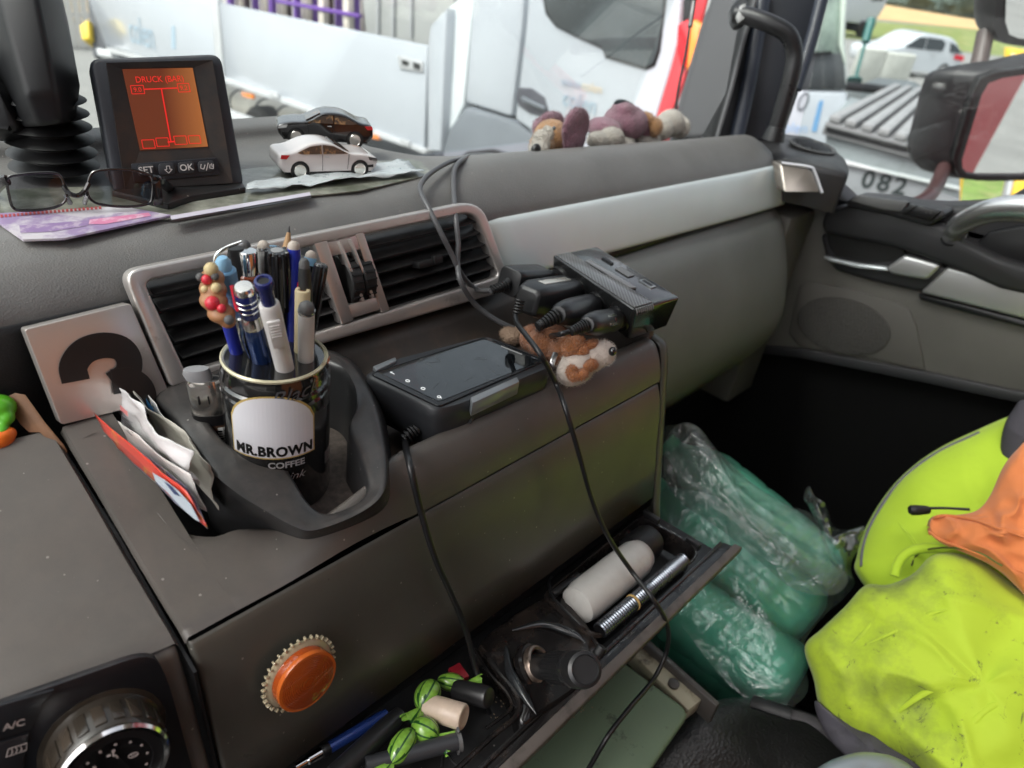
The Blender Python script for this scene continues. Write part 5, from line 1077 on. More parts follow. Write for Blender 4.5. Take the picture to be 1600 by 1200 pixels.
for px_, r_, m_ in (((323, 437), .0030, M_redn), ((332, 474), .0042, M_redn), ((346, 482), .0026, M_redn), ((330, 421), .0040, M_cre), ((338, 450), .0030, M_cre), ((320, 452), .0022, M_cre), ((358, 500), .0028, M_greyrub), ((313, 433), .0024, M_greyrub), ((336, 432), .0022, M_greyrub)):
    build('figure_detail', ell(aT(*px_, tt - .006), r_, r_, r_, n=12, m=8), m_, fg)
build('red_stripe', tube([aT(362, 446, tt), aT(366, 462, tt), aT(369, 478, tt), aT(373, 486, tt)], .0013, 6, 3), M_redn, o)
pen('blue_pen', 'short royal blue pen low at the left inside the can', 'pen', (356, 502), (366, 548), [('cap', [(.01, 0), (3.4, .3), (3.9, 1), (3.9, 'end')], M_blue)], -.004)
# navy banded pen
o, T, d, Lt = pen('banded_pen', 'navy pen with chrome top and silver rings leaning forward', 'pen', (380, 447), (410, 562), [('cap', [(.01, -.2), (4.6, 0), (5.4, 1), (5.8, 4)], M_chr2), ('grip', [(5.8, 4), (6.0, 5), (6.0, 21), (5.6, 22)], M_navy), ('collar', [(5.6, 22), (5.8, 23), (6.2, 30), (6.0, 31)], M_chr2), ('barrel', [(5.9, 31), (5.9, 'end')], mat('deep blue metal', (.012, .04, .16), .2, metal=.5, coat=.4))], -.012)
for s_ in (.0085, .0122, .0160): build('ring', lathe([(.0059, 0), (.0063, .0003), (.0063, .0010), (.0059, .0013)], T - d * s_, -d, 24), M_chrome, o)
text('USAN', .0045, T - d * .060 + (-T).normalized() * .0064, d, CU, M_penwhite, o) if 0 else None
build('clip', tube([T - d * .026 + (-CR) * .006, T - d * .028 - CR * .0085, T - d * .045 - CR * .0090, T - d * .062 - CR * .0075], .0009, 8, 4), M_chrome, o)
# white and navy clicker
o, T, d, Lt = pen('clicker_pen', 'white pen with open navy push button leaning forward over the rim', 'pen', (411, 437), (452, 572), [('button', [(2.4, 4), (2.8, 1.0), (3.4, 0), (4.6, .2), (5.2, 1.4), (4.9, 4), (3.9, 8), (3.9, 20)], M_navy), ('button_hole', [(.01, 1.6), (3.0, 1.0)], M_dark), ('barrel', [(.01, 17), (4.6, 17.2), (5.6, 18.6), (5.8, 26), (5.6, 40), (5.4, 'end')], M_penwhite)], -.016)
X_ = (-T).normalized(); X_ = (X_ - d * X_.dot(d)).normalized()
build('clip', boxv(T - d * .036 + X_ * .0066, .0075, .022, .002, (X_.cross(d), d, X_)), M_penwhite, o, bevel=.0008)
for k in range(5): build('clip_ridge', boxv(T - d * (.028 + .0022 * k) + X_ * .0078, .0056, .0007, .0006, (X_.cross(d), d, X_)), M_penwhite, o, bevel=.0002)
pen('cream_tube', 'hollow cream coloured tube behind the white stylus', 'tube', (473, 452), (471, 548), [('tube_body', [(2.0, 6), (2.2, .4), (2.8, 0), (4.2, .2), (4.6, 1), (4.7, 'end')], M_cream), ('hole', [(.01, 1.5), (2.3, 1.2)], mat('brown hole', (.2, .1, .05), .6))], -.002)
pen('stylus_pen', 'short white stylus with round black tip at the front right of the can', 'pen', (479, 472), (478, 562), [('tip', ball(4.7), M_greyrub), ('collar', [(5.0, 6), (5.1, 6.8), (4.9, 7.6)], M_chrome), ('barrel', [(4.8, 7.6), (5.0, 'end')], M_penwhite)], -.010)
pen('red_pen', 'small red tipped pen hidden behind the cream tube', 'pen', (470, 440), (466, 530), [('tip', [(.01, 0), (2.2, .4), (2.4, 4)], M_redn), ('barrel', [(2.6, 4), (2.6, 'end')], M_penblk)], .0)

# ---- papers standing in the console pocket
M_paper = mat('white paper', (.66, .64, .62), .6, var=(60, .05))
def cardsheet(nm, label, cat, pts, X0, m, bend=.003, seed=0, nu=14, nv=8, solid=.0004, dx=(0, 0, 0, 0)):
    q = [aX(x, y, X0 + d_) for (x, y), d_ in zip(pts, dx)]
    vf = sheet(q, nu, nv, lambda u, v: V((1, .25, 0)) * (bend * (noise.noise(V((u * 2.2 + seed, v * 1.6, seed))) + .35 * noise.noise(V((u * 7 + seed, v * 5, seed))))))
    o = build(nm, vf, m, None, auto=180, solid=solid); tag(o, label, cat); return o, q
def rowprint(nm, q, u0, v0, u1, v1, m, parent, off):
    p = [bilin(q, *uv) + off for uv in ((u0, v0), (u1, v0), (u1, v1), (u0, v1))]; return build(nm, (p, [(0, 1, 2, 3)]), m, parent, smooth=False)
m_mag = mat('magazine print', (.62, .05, .03), .3, dirt=((.65, .35, .05), 45, .55, .62, .9), coat=.3)
o, q = cardsheet('magazine', 'folded red and yellow car magazine, leftmost paper in the console pocket', 'magazine', [(148, 646), (291, 768), (322, 826), (182, 702)], .118, m_mag, .002, 1)
off = V((-.0012, -.0004, 0)); M_dkblue = mat('dark blue print', (.03, .05, .14), .4)
cs = ([], [])
car_px = [(238, 738), (258, 750), (280, 768), (298, 788), (312, 815), (305, 812), (285, 795), (262, 770), (243, 752)]
build('printed_car', (lambda P_: (P_, [tuple(range(len(P_)))]))([aX(x, y, .1165) for x, y in car_px]), mat('printed pale car', (.5, .56, .62), .35), o, smooth=False)
build('printed_window', (lambda P_: (P_, [tuple(range(len(P_)))]))([aX(x, y, .1162) for x, y in [(256, 752), (268, 760), (282, 776), (272, 772)]]), M_dkblue, o, smooth=False)
o, q = cardsheet('leaflet', 'dark blue edged leaflet behind the red magazine', 'leaflet', [(172, 672), (292, 762), (325, 826), (205, 720)], .123, mat('blue grey leaflet', (.16, .17, .26), .35, dirt=((.6, .55, .4), 40, .55, .6, .9)), .002, 2)
o, q = cardsheet('paper_sheet', 'plain creased white sheet between the dark leaflet and printed papers', 'paper', [(177, 654), (296, 742), (322, 800), (200, 715)], .128, M_paper, .003, 3)
o, q = cardsheet('crinkled_slip', 'crinkled white slip with pink heading, tallest paper in the pocket', 'paper', [(179, 604), (298, 708), (302, 765), (190, 665)], .134, mat('crinkled paper', (.64, .63, .63), .5, bump=('noise', 90, .5, .002)), .007, 4, 20, 12)
def prn(nm, X0, rows_, m, par):
    vf = ([], [])
    for (x0, y0, x1, y1, h_) in rows_:
        a = aX(x0, y0, X0); b = aX(x1, y1, X0); vf = join(vf, ([a, b, b + V((0, 0, -h_)), a + V((0, 0, -h_))], [(0, 1, 2, 3)]))
    return build(nm, vf, m, par, smooth=False)
prn('pink_heading', .1285, [(187, 632, 199, 643, .004)], mat('pink print', (.6, .2, .2), .5), o)
prn('small_print', .1285, [(190, 646 + 3 * k, 200 + (k * 7) % 9, 656 + 4 * k, .0008) for k in range(7)], mat('grey print', (.2, .2, .22), .5), o)
o, q = cardsheet('paper_bag', 'folded white paper bag with red print behind the crinkled slip', 'paper', [(208, 600), (324, 724), (338, 800), (215, 660)], .146, mat('paper bag', (.60, .57, .50), .55), .008, 5, 20, 12)
prn('red_print', .140, [(205, 627, 218, 641, .004)], mat('dull red print', (.40, .08, .07), .5), o)
o, q = cardsheet('blue_card', 'white card with blue stripe nearest the cup holder', 'card', [(224, 612), (276, 672), (300, 730), (228, 660)], .150, M_paper, .002, 6)
prn('blue_stripe', .1485, [(228, 622, 240, 640, .006), (252, 650, 270, 672, .006)], mat('blue card print', (.03, .20, .45), .4), o)
# ---- wooden stirrer and little toy at the far left
WS = build('wooden_spatula', prism([aT(x, y, t) for x, y, t in [(6, 626, .435), (22, 619, .435), (38, 622, .436), (68, 664, .438), (98, 700, .440), (104, 710, .441), (96, 708, .441), (62, 676, .438), (45, 676, .437), (30, 662, .436)]], V((.0012, .001, .0016))), mat('brown wood', (.17, .08, .035), .6, var=(60, .25)), None, bevel=.0003)
tag(WS, 'flat brown wooden spatula stuck into the seam left of the silver plate', 'spatula')
TY = soft('toy_figure', join(ell(aT(-4, 638, .43), .010, .009, .008), ell(aT(8, 650, .43), .005, .007, .005), ell(aT(6, 640, .43), .006, .0045, .005), ell(aT(-2, 664, .43), .005, .010, .005)), mat('green toy plastic', (.10, .42, .02), .35), None, voxel=.001)
tag(TY, 'small green and orange plastic toy cut off at the left edge', 'toy')
soft('feet', join(ell(aT(6, 680, .428), .007, .005, .005), ell(aT(0, 690, .427), .008, .0045, .005)), mat('orange toy plastic', (.75, .16, .02), .35), TY, voxel=.001)
# ================================================================ ON THE DASH TOP
# papers on the tray
def tsheet(nm, px, z, m, label, cat, thick=.0006, crumple=0, seed=0, **k):
    P_ = [aZ(x, y, z) for x, y in px]
    if crumple:
        vf = sheet([P_[0], P_[1], P_[2], P_[3]], 22, 8, lambda u, v: V((0, 0, crumple * (.5 + noise.noise(V((u * 5 + seed, v * 2.5, seed))) + .5 * noise.noise(V((u * 14 + seed, v * 6, seed)))))))
        o = build(nm, vf, m, None, auto=180, solid=thick)
    else: o = build(nm, prism(P_, V((0, 0, -thick))), m, None, smooth=False)
    return tag(o, label, cat)
m_brochure = mat('brochure picture', (.26, .26, .22), .35, coat=.4, dirt=((.09, .10, .07), 22, .42, .6, .9), var=(60, .4))
B1 = tsheet('dash_mat_sheet', [(190, 338), (266, 342), (482, 306), (560, 298), (704, 266), (640, 248), (400, 262), (180, 290), (0, 296), (0, 338)], LZ + .0012, m_brochure, 'glossy printed sheet covering the dash tray under the toy cars', 'sheet', .001)
m_leaf = mat('leaflet violet picture', (.60, .56, .60), .32, coat=.4, dirt=((.26, .16, .36), 20, .46, .56, .8))
LF = tsheet('travel_leaflet', [(-20, 334), (60, 330), (190, 322), (268, 336), (100, 372), (36, 374), (4, 352)], LZ + .0028, m_leaf, 'pink and violet leaflet under the reading glasses', 'leaflet', .0014)
def tprint(nm, px, z, m, par): P_ = [aZ(x, y, z) for x, y in px]; return build(nm, (P_, [tuple(range(len(P_)))]), m, par, smooth=False)
tprint('pink_picture', [(140, 343), (232, 332), (236, 337), (165, 350), (138, 350)], LZ + .0031, mat('pink picture', (.62, .22, .36), .35, dirt=((.7, .5, .6), 120, .5, .6, .8)), LF)
tprint('violet_picture', [(30, 352), (140, 344), (138, 352), (80, 362), (32, 364)], LZ + .0031, mat('violet picture', (.28, .19, .36), .35, dirt=((.5, .42, .5), 120, .5, .6, .8)), LF)
hz = ([], [])
for k in range(26):
    x = -6 + k * 6.4; y = 336 - k * .55
    hz = join(hz, ([aZ(a, b, LZ + .0031) for a, b in ((x, y), (x + 3.6, y - .4), (x + 4.4, y + 4), (x + .8, y + 4.4))], [(0, 1, 2, 3)]))
build('red_heading_marks', hz, mat('dark red print', (.40, .06, .06), .4), LF, smooth=False)['kind'] = 'stuff'
B3 = tsheet('black_edged_booklet', [(266, 337), (268, 343), (486, 305), (484, 300)], LZ + .004, mat('booklet white edge', (.55, .52, .60), .4), 'narrow pale edge of a black backed booklet on the dash tray edge', 'booklet', .0006)
tprint('black_backing', [(262, 343), (268, 347), (486, 309), (486, 305), (268, 343)], LZ + .0036, M_black, B3)
FO = tsheet('plastic_wrapper', [(386, 292), (630, 253), (664, 272), (385, 303)], LZ + .003, mat('pale dotted wrapper', (.52, .56, .57), .22, coat=.6, dirt=((.16, .22, .25), 300, .60, .66, .9), bump=('noise', 120, .4, .001)), 'crumpled pale wrapper strip in front of the white toy car', 'wrapper', .0003, .005, 3)

# ---- tyre pressure monitor
TP0 = aZ(285, 300, LZ + .001); te = (aZ(383, 294, LZ) - aZ(187, 303, LZ)).normalized(); tup = (V((0, 0, 1)) * .965 + V((0, 0, 1)).cross(te) * .26); tup = tup.normalized(); TN = te.cross(tup).normalized()
if TN.dot(-TP0) < 0: TN = -TN; tup = (V((0, 0, 1)) * .965 - TN * .26).normalized(); TN = te.cross(tup); TN = TN if TN.dot(-TP0) > 0 else -TN
def sp_(x, y, w=0.): return aN(x, y, TP0 + TN * w, TN)
def splate(name, px, m, parent, w=0., d=.004, bevel=.0008, seg=2, **k): return build(name, prism([sp_(x, y, w) for x, y in px], TN * -d), m, parent, bevel=bevel, seg=seg, **k)
M_mon = mat('monitor grey plastic', (.042, .046, .056), .48, bump=('noise', 900, .15, .0003), dust=((.3, .28, .26), .2))
MO = thing('tyre_pressure_monitor', TP0, 'dark grey tyre pressure monitor with orange screen standing on dash tray', 'monitor')
fr = rnd([(140, 92), (346, 84), (384, 296), (180, 307)], [16, 18, 20, 14], 6)
F_ = [sp_(x, y) for x, y in fr]; fc = sum(F_, V((0, 0, 0))) / len(F_)
tilt_down = V((0, 0, -.004))
build('body', loft([[fc + (p - fc) * .90 - TN * .052 for p in F_], [fc + (p - fc) * .97 - TN * .036 for p in F_], [p - TN * .010 for p in F_], [p - TN * .004 for p in F_], [fc + (p - fc) * .985 - TN * .001 for p in F_], [fc + (p - fc) * .955 for p in F_]]), M_mon, MO, auto=60)
build('bezel', ringplate([sp_(*p, .0035) for p in dens([(166, 98), (332, 94), (364, 286), (196, 296)], 6)], [sp_(*p, .0005) for p in dens([(191, 108), (301, 106), (325, 229), (219, 235)], 6)], TN * -.004), mat('monitor face', (.028, .026, .026), .45, bump=('noise', 900, .15, .0003), dirt=((.10, .055, .035), 30, .45, .7, .5)), MO, smooth=False)
M_scr = mat('glowing amber screen', (.04, .015, .01), .25, emit=((.42, .085, .018), .22), coat=.0)
_n = M_scr.node_tree; _b = _n.nodes['Principled BSDF']; _t = _n.nodes.new('ShaderNodeTexCoord'); _m = _n.nodes.new('ShaderNodeTexNoise'); _m.inputs['Scale'].default_value = 12; _n.links.new(_t.outputs['Object'], _m.inputs[0])
_r = _n.nodes.new('ShaderNodeValToRGB'); _r.color_ramp.elements[0].position = .38; _r.color_ramp.elements[0].color = (.26, .045, .012, 1); _r.color_ramp.elements[1].position = .62; _r.color_ramp.elements[1].color = (.62, .15, .03, 1)
_n.links.new(_m.outputs[0], _r.inputs[0]); _n.links.new(_r.outputs[0], _b.inputs['Emission Color'])
SC = splate('screen', [(191, 108), (301, 106), (325, 229), (219, 235)], M_scr, MO, .0012, .002, 0)
_g = _n.nodes.new('ShaderNodeTexGradient'); _mp = _n.nodes.new('ShaderNodeMapping'); _mp.inputs['Rotation'].default_value = (0, 0, atan2(-te.y, te.x)); _mp.inputs['Scale'].default_value = (14, 14, 14); _mp.inputs['Location'].default_value = (.45, 0, 0)
_n.links.new(_t.outputs['Object'], _mp.inputs[0]); _n.links.new(_mp.outputs[0], _g.inputs[0]); _n.links.new(_g.outputs[0], _r.inputs[0])
_r.color_ramp.elements[0].position = .45; _r.color_ramp.elements[1].position = 1.0; _r.color_ramp.elements[0].color = (.20, .045, .018, 1); _r.color_ramp.elements[1].color = (.85, .30, .08, 1)  # brightening towards the right is a reflection put into the glow colour
M_redl = mat('red screen line', (.3, .01, .01), .4, emit=((1., .02, .02), .26))
def q_line(a, b, wd, nm='screen_line'):
    A, B = sp_(*a, .0016), sp_(*b, .0016); d = (B - A).normalized(); s = TN.cross(d) * wd / 2
    return ([A - s, B - s, B + s, A + s], [(0, 1, 2, 3)])
def q_box(c, w, h):
    sx = 33 / 122.; c = V((*c, 0)); u = V((1, -.03, 0)) * w / 2; v = V((.2, 1, 0)) * h / 2
    k = [c - u - v, c + u - v, c + u + v, c - u + v]; k = [(p.x, p.y) for p in k]
    return join(*[q_line(k[i], k[(i + 1) % 4], .0005) for i in range(4)])
build('screen_drawing', join(q_line((225, 139.5), (277, 137.5), .0008), q_line((252, 138), (267, 221), .0009), q_line((262, 222), (273, 221), .0010), q_box((215, 140), 20, 13), q_box((287, 137), 18, 13), q_box((232, 225), 19, 13), q_box((254, 222), 19, 13), q_box((282, 219), 19, 13), q_box((304, 218), 18, 12)), M_redl, SC, smooth=False)
tu, tv_ = (sp_(301, 106) - sp_(191, 108)), (sp_(191, 108) - sp_(219, 235))
text('DRUCK (BAR)', .0058, sp_(250, 124, .0017), tu, tv_, M_redl, SC, sx=.92)
text('9.0', .0044, sp_(215, 140.5, .0017), tu, tv_, M_redl, SC); text('9.2', .0044, sp_(287, 137.5, .0017), tu, tv_, M_redl, SC)
BP = splate('button_panel', rnd([(205, 256), (339, 246), (344, 273), (210, 285)], 2, 2), mat('button panel', (.020, .022, .028), .4), MO, .0046, .002, .0004)
M_bt = mat('button rubber', (.030, .031, .036), .5); M_lbl = mat('pale button print', (.60, .56, .54), .5)
for (bx, by), lb_ in (((228, 266), 'SET'), ((260, 264), ''), ((291, 262), 'OK'), ((322, 260), '')):
    b_ = splate('button', rnd([(bx - 13, by - 8), (bx + 12, by - 10), (bx + 14, by + 8), (bx - 11, by + 10)], 5, 3), M_bt, BP, .0066, .003, .0012)
    if lb_: text(lb_, .0066, sp_(bx + .5, by, .0070), tu, tv_, M_lbl, b_, bold=.0001)
    elif bx == 260:
        P_ = [(-2, -5), (3, -5), (3.6, 0), (7, 0), (1.6, 6), (-4.6, .6), (-1.4, .4)]; build('arrow_mark', join(*[q_line((bx + P_[i][0], by + P_[i][1]), (bx + P_[(i + 1) % 7][0], by + P_[(i + 1) % 7][1]), .0005) for i in range(7)]), M_lbl, b_, smooth=False).location += TN * .0055
    else:
        mk_ = build('wheel_marks', join(*[q_line(a, c, .0006) for a, c in (((312, 256), (311, 262)), ((311, 262), (316, 264)), ((316, 264), (318, 257)), ((320, 266), (323, 254)), ((326, 256), (325, 262)), ((325, 262), (331, 263)), ((331, 263), (331, 256)), ((328, 255), (329, 260)))]), M_lbl, b_, smooth=False); mk_.location += TN * .0055
build('stand_foot', prism([aZ(x, y, LZ + .006) for x, y in ((172, 296), (250, 284), (378, 280), (384, 292), (300, 305), (262, 318))], V((0, 0, -.008))), M_black, MO, bevel=.002)
CBL = tag(build('monitor_cable', tube([aT(133, 246, .66), aT(148, 240, .67), aT(165, 238, .68), aT(178, 240, .69)], .0022, 8, 4), M_rubber, None), 'short black cable running from the bellows to behind the monitor', 'cable')

# ---- device mount with rubber bellows
DM = thing('device_mount', aZ(85, 275, LZ), 'large black device arm on a ribbed rubber bellows at the left edge', 'mount')
bc_, bt_ = aZ(90, 270, -.200), aT(72, 186, .655)
bc_ = aZ(88, 268, -.200); bax = V((0, 0, .058)); TB = (bc_ + bax).dot(CF)
r_ = .0265; prof_ = []
nB = 6; H_ = bax.length
for k in range(nB):
    h0 = H_ * k / nB; hh = H_ / nB; kk = 1 + .08 * (1 - k / nB)
    prof_ += [(r_ * .66 * kk, h0 + hh * .04), (r_ * .95 * kk, h0 + hh * .36), (r_ * 1.06 * kk, h0 + hh * .50), (r_ * .97 * kk, h0 + hh * .64), (r_ * .66 * kk, h0 + hh * .96)]
build('bellows', lathe(prof_, bc_, bax, 40), M_rubber, DM, auto=60)
M_arm = mat('matt black arm', (.007, .0075, .009), .5, bump=('noise', 1100, .2, .0003))
def tl(pts): return [aT(x, y, t - .655 + TB) for x, y, t in pts]
build('neck', loft([tl([(38, 205, .66), (100, 200, .66), (104, 196, .70), (40, 198, .70)]), tl([(30, 178, .64), (104, 175, .64), (108, 170, .72), (28, 172, .72)])]), M_arm, DM, bevel=.003)
build('arm_body', loft([tl([(26, 203, .655), (60, 198, .625), (98, 193, .63), (118, 190, .66), (118, 180, .74), (30, 186, .74)]), tl([(-6, 150, .66), (40, 150, .61), (90, 146, .62), (125, 134, .66), (124, 130, .75), (-8, 140, .75)]), tl([(-60, 20, .66), (0, 10, .60), (60, 0, .60), (104, 40, .65), (108, 40, .76), (-60, 20, .76)]), tl([(-80, -60, .66), (-20, -60, .60), (50, -60, .60), (78, -60, .65), (84, -60, .76), (-80, -60, .76)])]), M_arm, DM, bevel=.004, seg=3)
build('side_wing', prism(tl([(-60, 60, .62), (-6, 140, .62), (28, 203, .64), (14, 205, .64), (-60, 200, .62)]), CF * .03), M_arm, DM, bevel=.004)

# ---- reading glasses
GP = aZ(120, 333, LZ + .003); GN = V((-GP.x, -GP.y, .10)).normalized()
GLS = thing('reading_glasses', GP, 'black framed reading glasses lying on the leaflet at the dash edge', 'glasses')
def gg(x, y, w=0.): return aN(x, y, GP + GN * w, GN)
l1 = [(12, 279), (30, 273), (60, 270), (88, 271), (98, 282), (104, 305), (98, 318), (78, 326), (44, 329), (22, 326), (14, 305)]
l2 = [(138, 284), (146, 269), (170, 265), (200, 265), (228, 271), (238, 280), (238, 305), (232, 318), (200, 323), (160, 320), (142, 312), (136, 298)]
M_frame = mat('black glasses frame', (.010, .009, .010), .18, coat=.5); M_lens = glass('spectacle lens', (.45, .46, .50), .03, .02)
for nm_, L_ in (('l', l1), ('r', l2)):
    P_ = [gg(x, y) for x, y in L_]; f_ = build('lens_frame', tube(P_, .0009, 8, 5, closed=True), M_frame, GLS)
    P2 = crv(P_, 4, True); c_ = sum(P2, V((0, 0, 0))) / len(P2)
    build('lens', ([p for p in P2] + [c_ + GN * .0012], [(i, (i + 1) % len(P2), len(P2)) for i in range(len(P2))]), M_lens, f_)
build('bridge', tube([gg(99, 290), gg(107, 301, .001), gg(120, 306, .002), gg(131, 300, .001), gg(139, 286)], .0016, 8, 5), M_frame, GLS)
for a_, b_ in (((103, 306), (110, 318)), ((136, 304), (132, 318))): build('nose_pad', tube([gg(*a_), gg(*b_, -.004)], .0016, 8, 2), glass('clear pad', (.8, .8, .8), .2), GLS)
build('temple', tube([gg(12, 281), gg(4, 284, -.004), gg(-8, 296, -.03), gg(-20, 306, -.06)], .0022, 8, 4, flat=1.6), M_frame, GLS)
build('temple', tube([gg(237, 280), gg(250, 283, -.003), gg(262, 292, -.02), gg(272, 300, -.05)], .0022, 8, 4, flat=1.6), M_frame, GLS)
build('hinge', prism([gg(236, 276, .001), gg(252, 280, .001), gg(256, 322, .0), gg(240, 322, .0)], GN * -.004), M_frame, GLS, bevel=.001)

# ---- two toy cars
COUPE = [(-2.1, .42), (-2.15, .66), (-2.05, .82), (-1.5, .95), (-.85, 1.02), (-.2, 1.36), (.35, 1.43), (.9, 1.36), (1.55, 1.08), (1.95, 1.02), (2.12, .9), (2.15, .5), (2.0, .28), (-1.95, .24)]
def toycar(nm, cpx, z, hp, L_, bodym, label, tailm, front_right):
    a, b = aZ(hp[0], hp[1], z), aZ(hp[2], hp[3], z); h_ = (a - b) if front_right else (b - a)
    base_t = aZ(cpx[0], cpx[1], z).dot(CF)
    R_, P, gl, (ux, uy, uz, k) = car(nm, cpx, base_t, label, heading=h_, body=bodym, profile=COUPE, real=L_, cat='toy car', zoff=V((0, 0, 1)))
    R_['group'] = 'toy cars on the dash tray'
    if nm: del R_['group']
    gm = mat('toy car window', (.05, .045, .04), .08, coat=1., dirt=((.55, .32, .15), 130, .55, .7, .8))
    gl([(-.82, 1.0), (-.18, 1.30), (.30, 1.36), (.30, 1.0)], m=gm, off=.012); gl([(.36, 1.0), (.36, 1.35), (.85, 1.29), (1.40, 1.06), (1.2, 1.0)], m=gm, off=.012)
    gl([(1.86, .82), (1.72, .98), (2.06, 1.0), (2.12, .84)], 'tail_lamp', tailm, .03); gl([(-2.12, .66), (-2.08, .80), (-1.7, .86), (-1.75, .72)], 'headlamp', M_chrome, .03)
    gl([(.33, .3), (.33, .98), (.345, .98), (.345, .3)], 'door_gap', M_black, .012); gl([(-.78, .34), (-.84, .98), (-.825, .98), (-.765, .34)], 'door_gap', M_black, .012)
    gl([(.05, .86), (.05, .89), (.24, .90), (.24, .87)], 'door_handle', M_lgrey, .02); gl([(-1.95, .40), (-1.95, .52), (-1.7, .50), (-1.7, .40)], 'side_intake', M_black, .02)
    gl([(-1.4, .2), (-1.4, .27), (1.5, .27), (1.5, .2)], 'sill', M_black, .02)
    build('windscreen', prism([P(-.86, 1.04, .6), P(-.86, 1.04, -.6), P(-.24, 1.36, -.52), P(-.24, 1.36, .52)], (ux * -.03 + uz * .02) * k), gm, R_, smooth=False)
    build('underbody', prism([P(-1.9, .26, -.7), P(1.9, .26, -.7), P(1.9, .26, .7), P(-1.9, .26, .7)], uz * (-.10 * k)), M_black, R_, smooth=False)
    for x in (-1.33, 1.30):
        for sgn in (1, -1):
            c = P(x, .33, .70 * sgn)
            build('arch', lathe([(.40 * k, 0), (.40 * k, .135 * k), (.36 * k, .136 * k)], c, uy * sgn, 26), M_dark, R_)
            w = build('wheel', lathe([(.1 * k, -.2 * k), (.32 * k, -.2 * k), (.34 * k, -.1 * k), (.34 * k, .12 * k), (.31 * k, .155 * k), (.25 * k, .155 * k), (.245 * k, .09 * k), (0, .08 * k)], c, uy * sgn, 28), M_tyre, R_)
            for i in range(5):
                a_ = i * 2 * pi / 5 + .3; d_ = ux * cos(a_) + uz * sin(a_); build('spoke', boxv(c + uy * (sgn * .125 * k) + d_ * (.13 * k), .24 * k, .06 * k, .03 * k, (d_, uy.cross(d_), uy)), M_chr2, w, bevel=.008 * k)
            build('rim', lathe([(.235 * k, .09 * k), (.24 * k, .15 * k), (.252 * k, .162 * k), (.262 * k, .15 * k)], c, uy * sgn, 26), M_chr2, w)
    return R_, P
M_tail = mat('toy tail lamp', (.5, .02, .03), .2, coat=1)
toycar('toy_car', (506, 268), LZ + .0022, (437, 268, 577, 264), .083, mat('white toy paint', (.66, .62, .61), .2, coat=.9), 'white toy coupe in front on the dash tray', M_tail, True)
R_, P = toycar('toy_car', (507, 220), -.189, (447, 211, 552, 217), .082, mat('black toy paint', (.008, .008, .009), .12, coat=1.), 'black toy saloon behind the white toy coupe', M_tail, False)
st_ = tag(build('toy_car_stand', join(boxv(P(.3, -.12, 0), .004, .004, .012), prism([P(-1.7, -.35, -.8), P(1.7, -.35, -.8), P(1.7, -.35, .8), P(-1.7, -.35, .8)], V((0, 0, -.003)))), M_black, None, smooth=False), 'low black stand under the black toy saloon', 'stand')

# ---- big plush dog lying on the crest
M_plum = mat('plum plush', (.24, .11, .15), .95, sheen=.4, bump=('noise', 380, 1., .005), var=(50, .25)); M_fawn = mat('tan plush', (.42, .22, .09), .95, sheen=.4, bump=('noise', 380, 1., .005), var=(60, .25)); M_cream2 = mat('cream plush', (.52, .48, .42), .95, sheen=.4, bump=('noise', 380, 1., .005), var=(50, .15))
def by(x, y, Y=.60): return aY(x, y, Y - .025) + V((0, 0, -.0025))
DG = thing('plush_dog', by(950, 232), 'large plush dog with plum ears lying on the dashboard crest', 'plush toy')
E3 = (V((1, 0, 0)), V((0, 1, 0)), V((0, 0, 1)))
Rr = lambda px: px * .66 / 1130
soft('head', join(ell(by(862, 212, .60), .024, .022, .022), ell(by(848, 222, .585), .015, .016, .014)), M_fawn, DG, voxel=.0016, smooth=6)
soft('muzzle', join(ell(by(846, 218, .572), .009, .012, .014), ell(by(842, 230, .566), .011, .012, .009), ell(by(856, 206, .580), .005, .009, .010)), M_cream2, DG, voxel=.0014, smooth=6)
build('nose', ell(by(838, 230, .556), .0065, .005, .0065), mat('black plush nose', (.008, .008, .008), .4, coat=.3), DG)
eb = build('eye', ell(by(866, 197, .575), .0028, .002, .0024), mat('glassy eye', (.12, .13, .14), .1, coat=1), DG)
soft('ear', join(ell(by(900, 196, .575), .025, .008, .024), ell(by(898, 214, .574), .020, .009, .020), ell(by(903, 182, .58), .018, .010, .013)), M_plum, DG, voxel=.0016, smooth=8)
soft('ear', join(ell(by(862, 186, .625), .022, .010, .012), ell(by(845, 196, .63), .008, .012, .012)), M_plum, DG, voxel=.0016, smooth=8)
soft('back_coat', join(ell(by(978, 188, .60), .034, .030, .023), ell(by(945, 198, .60), .022, .026, .014), ell(by(1000, 196, .60), .018, .024, .018), ell(by(976, 168, .60), .018, .018, .010)), M_plum, DG, voxel=.0018, smooth=8)
soft('belly', join(ell(by(1000, 212, .60), .034, .030, .012), ell(by(960, 216, .60), .03, .030, .012)), M_cream2, DG, voxel=.0018, smooth=6)
soft('front_paw', join(ell(by(955, 212, .575), .022, .014, .013), ell(by(935, 216, .578), .018, .013, .011)), M_cream2, DG, voxel=.0016, smooth=6)
soft('rear_leg', join(ell(by(1048, 190, .60), .024, .020, .020), ell(by(1034, 198, .595), .018, .018, .017), ell(by(1062, 196, .60), .013, .018, .017)), M_cream2, DG, voxel=.0016, smooth=8)
soft('tan_patch', join(ell(by(1023, 196, .578), .010, .012, .013), ell(by(1010, 186, .59), .008, .014, .012)), M_fawn, DG, voxel=.0014, smooth=6)
soft('tail', join(ell(by(972, 160, .605), .012, .008, .005), ell(by(978, 164, .60), .013, .01, .005)), mat('black plush', (.02, .03, .035), .9), DG, voxel=.0012, smooth=6)
LP_ = [by(x, 222, .60) for x in (858, 1060)]

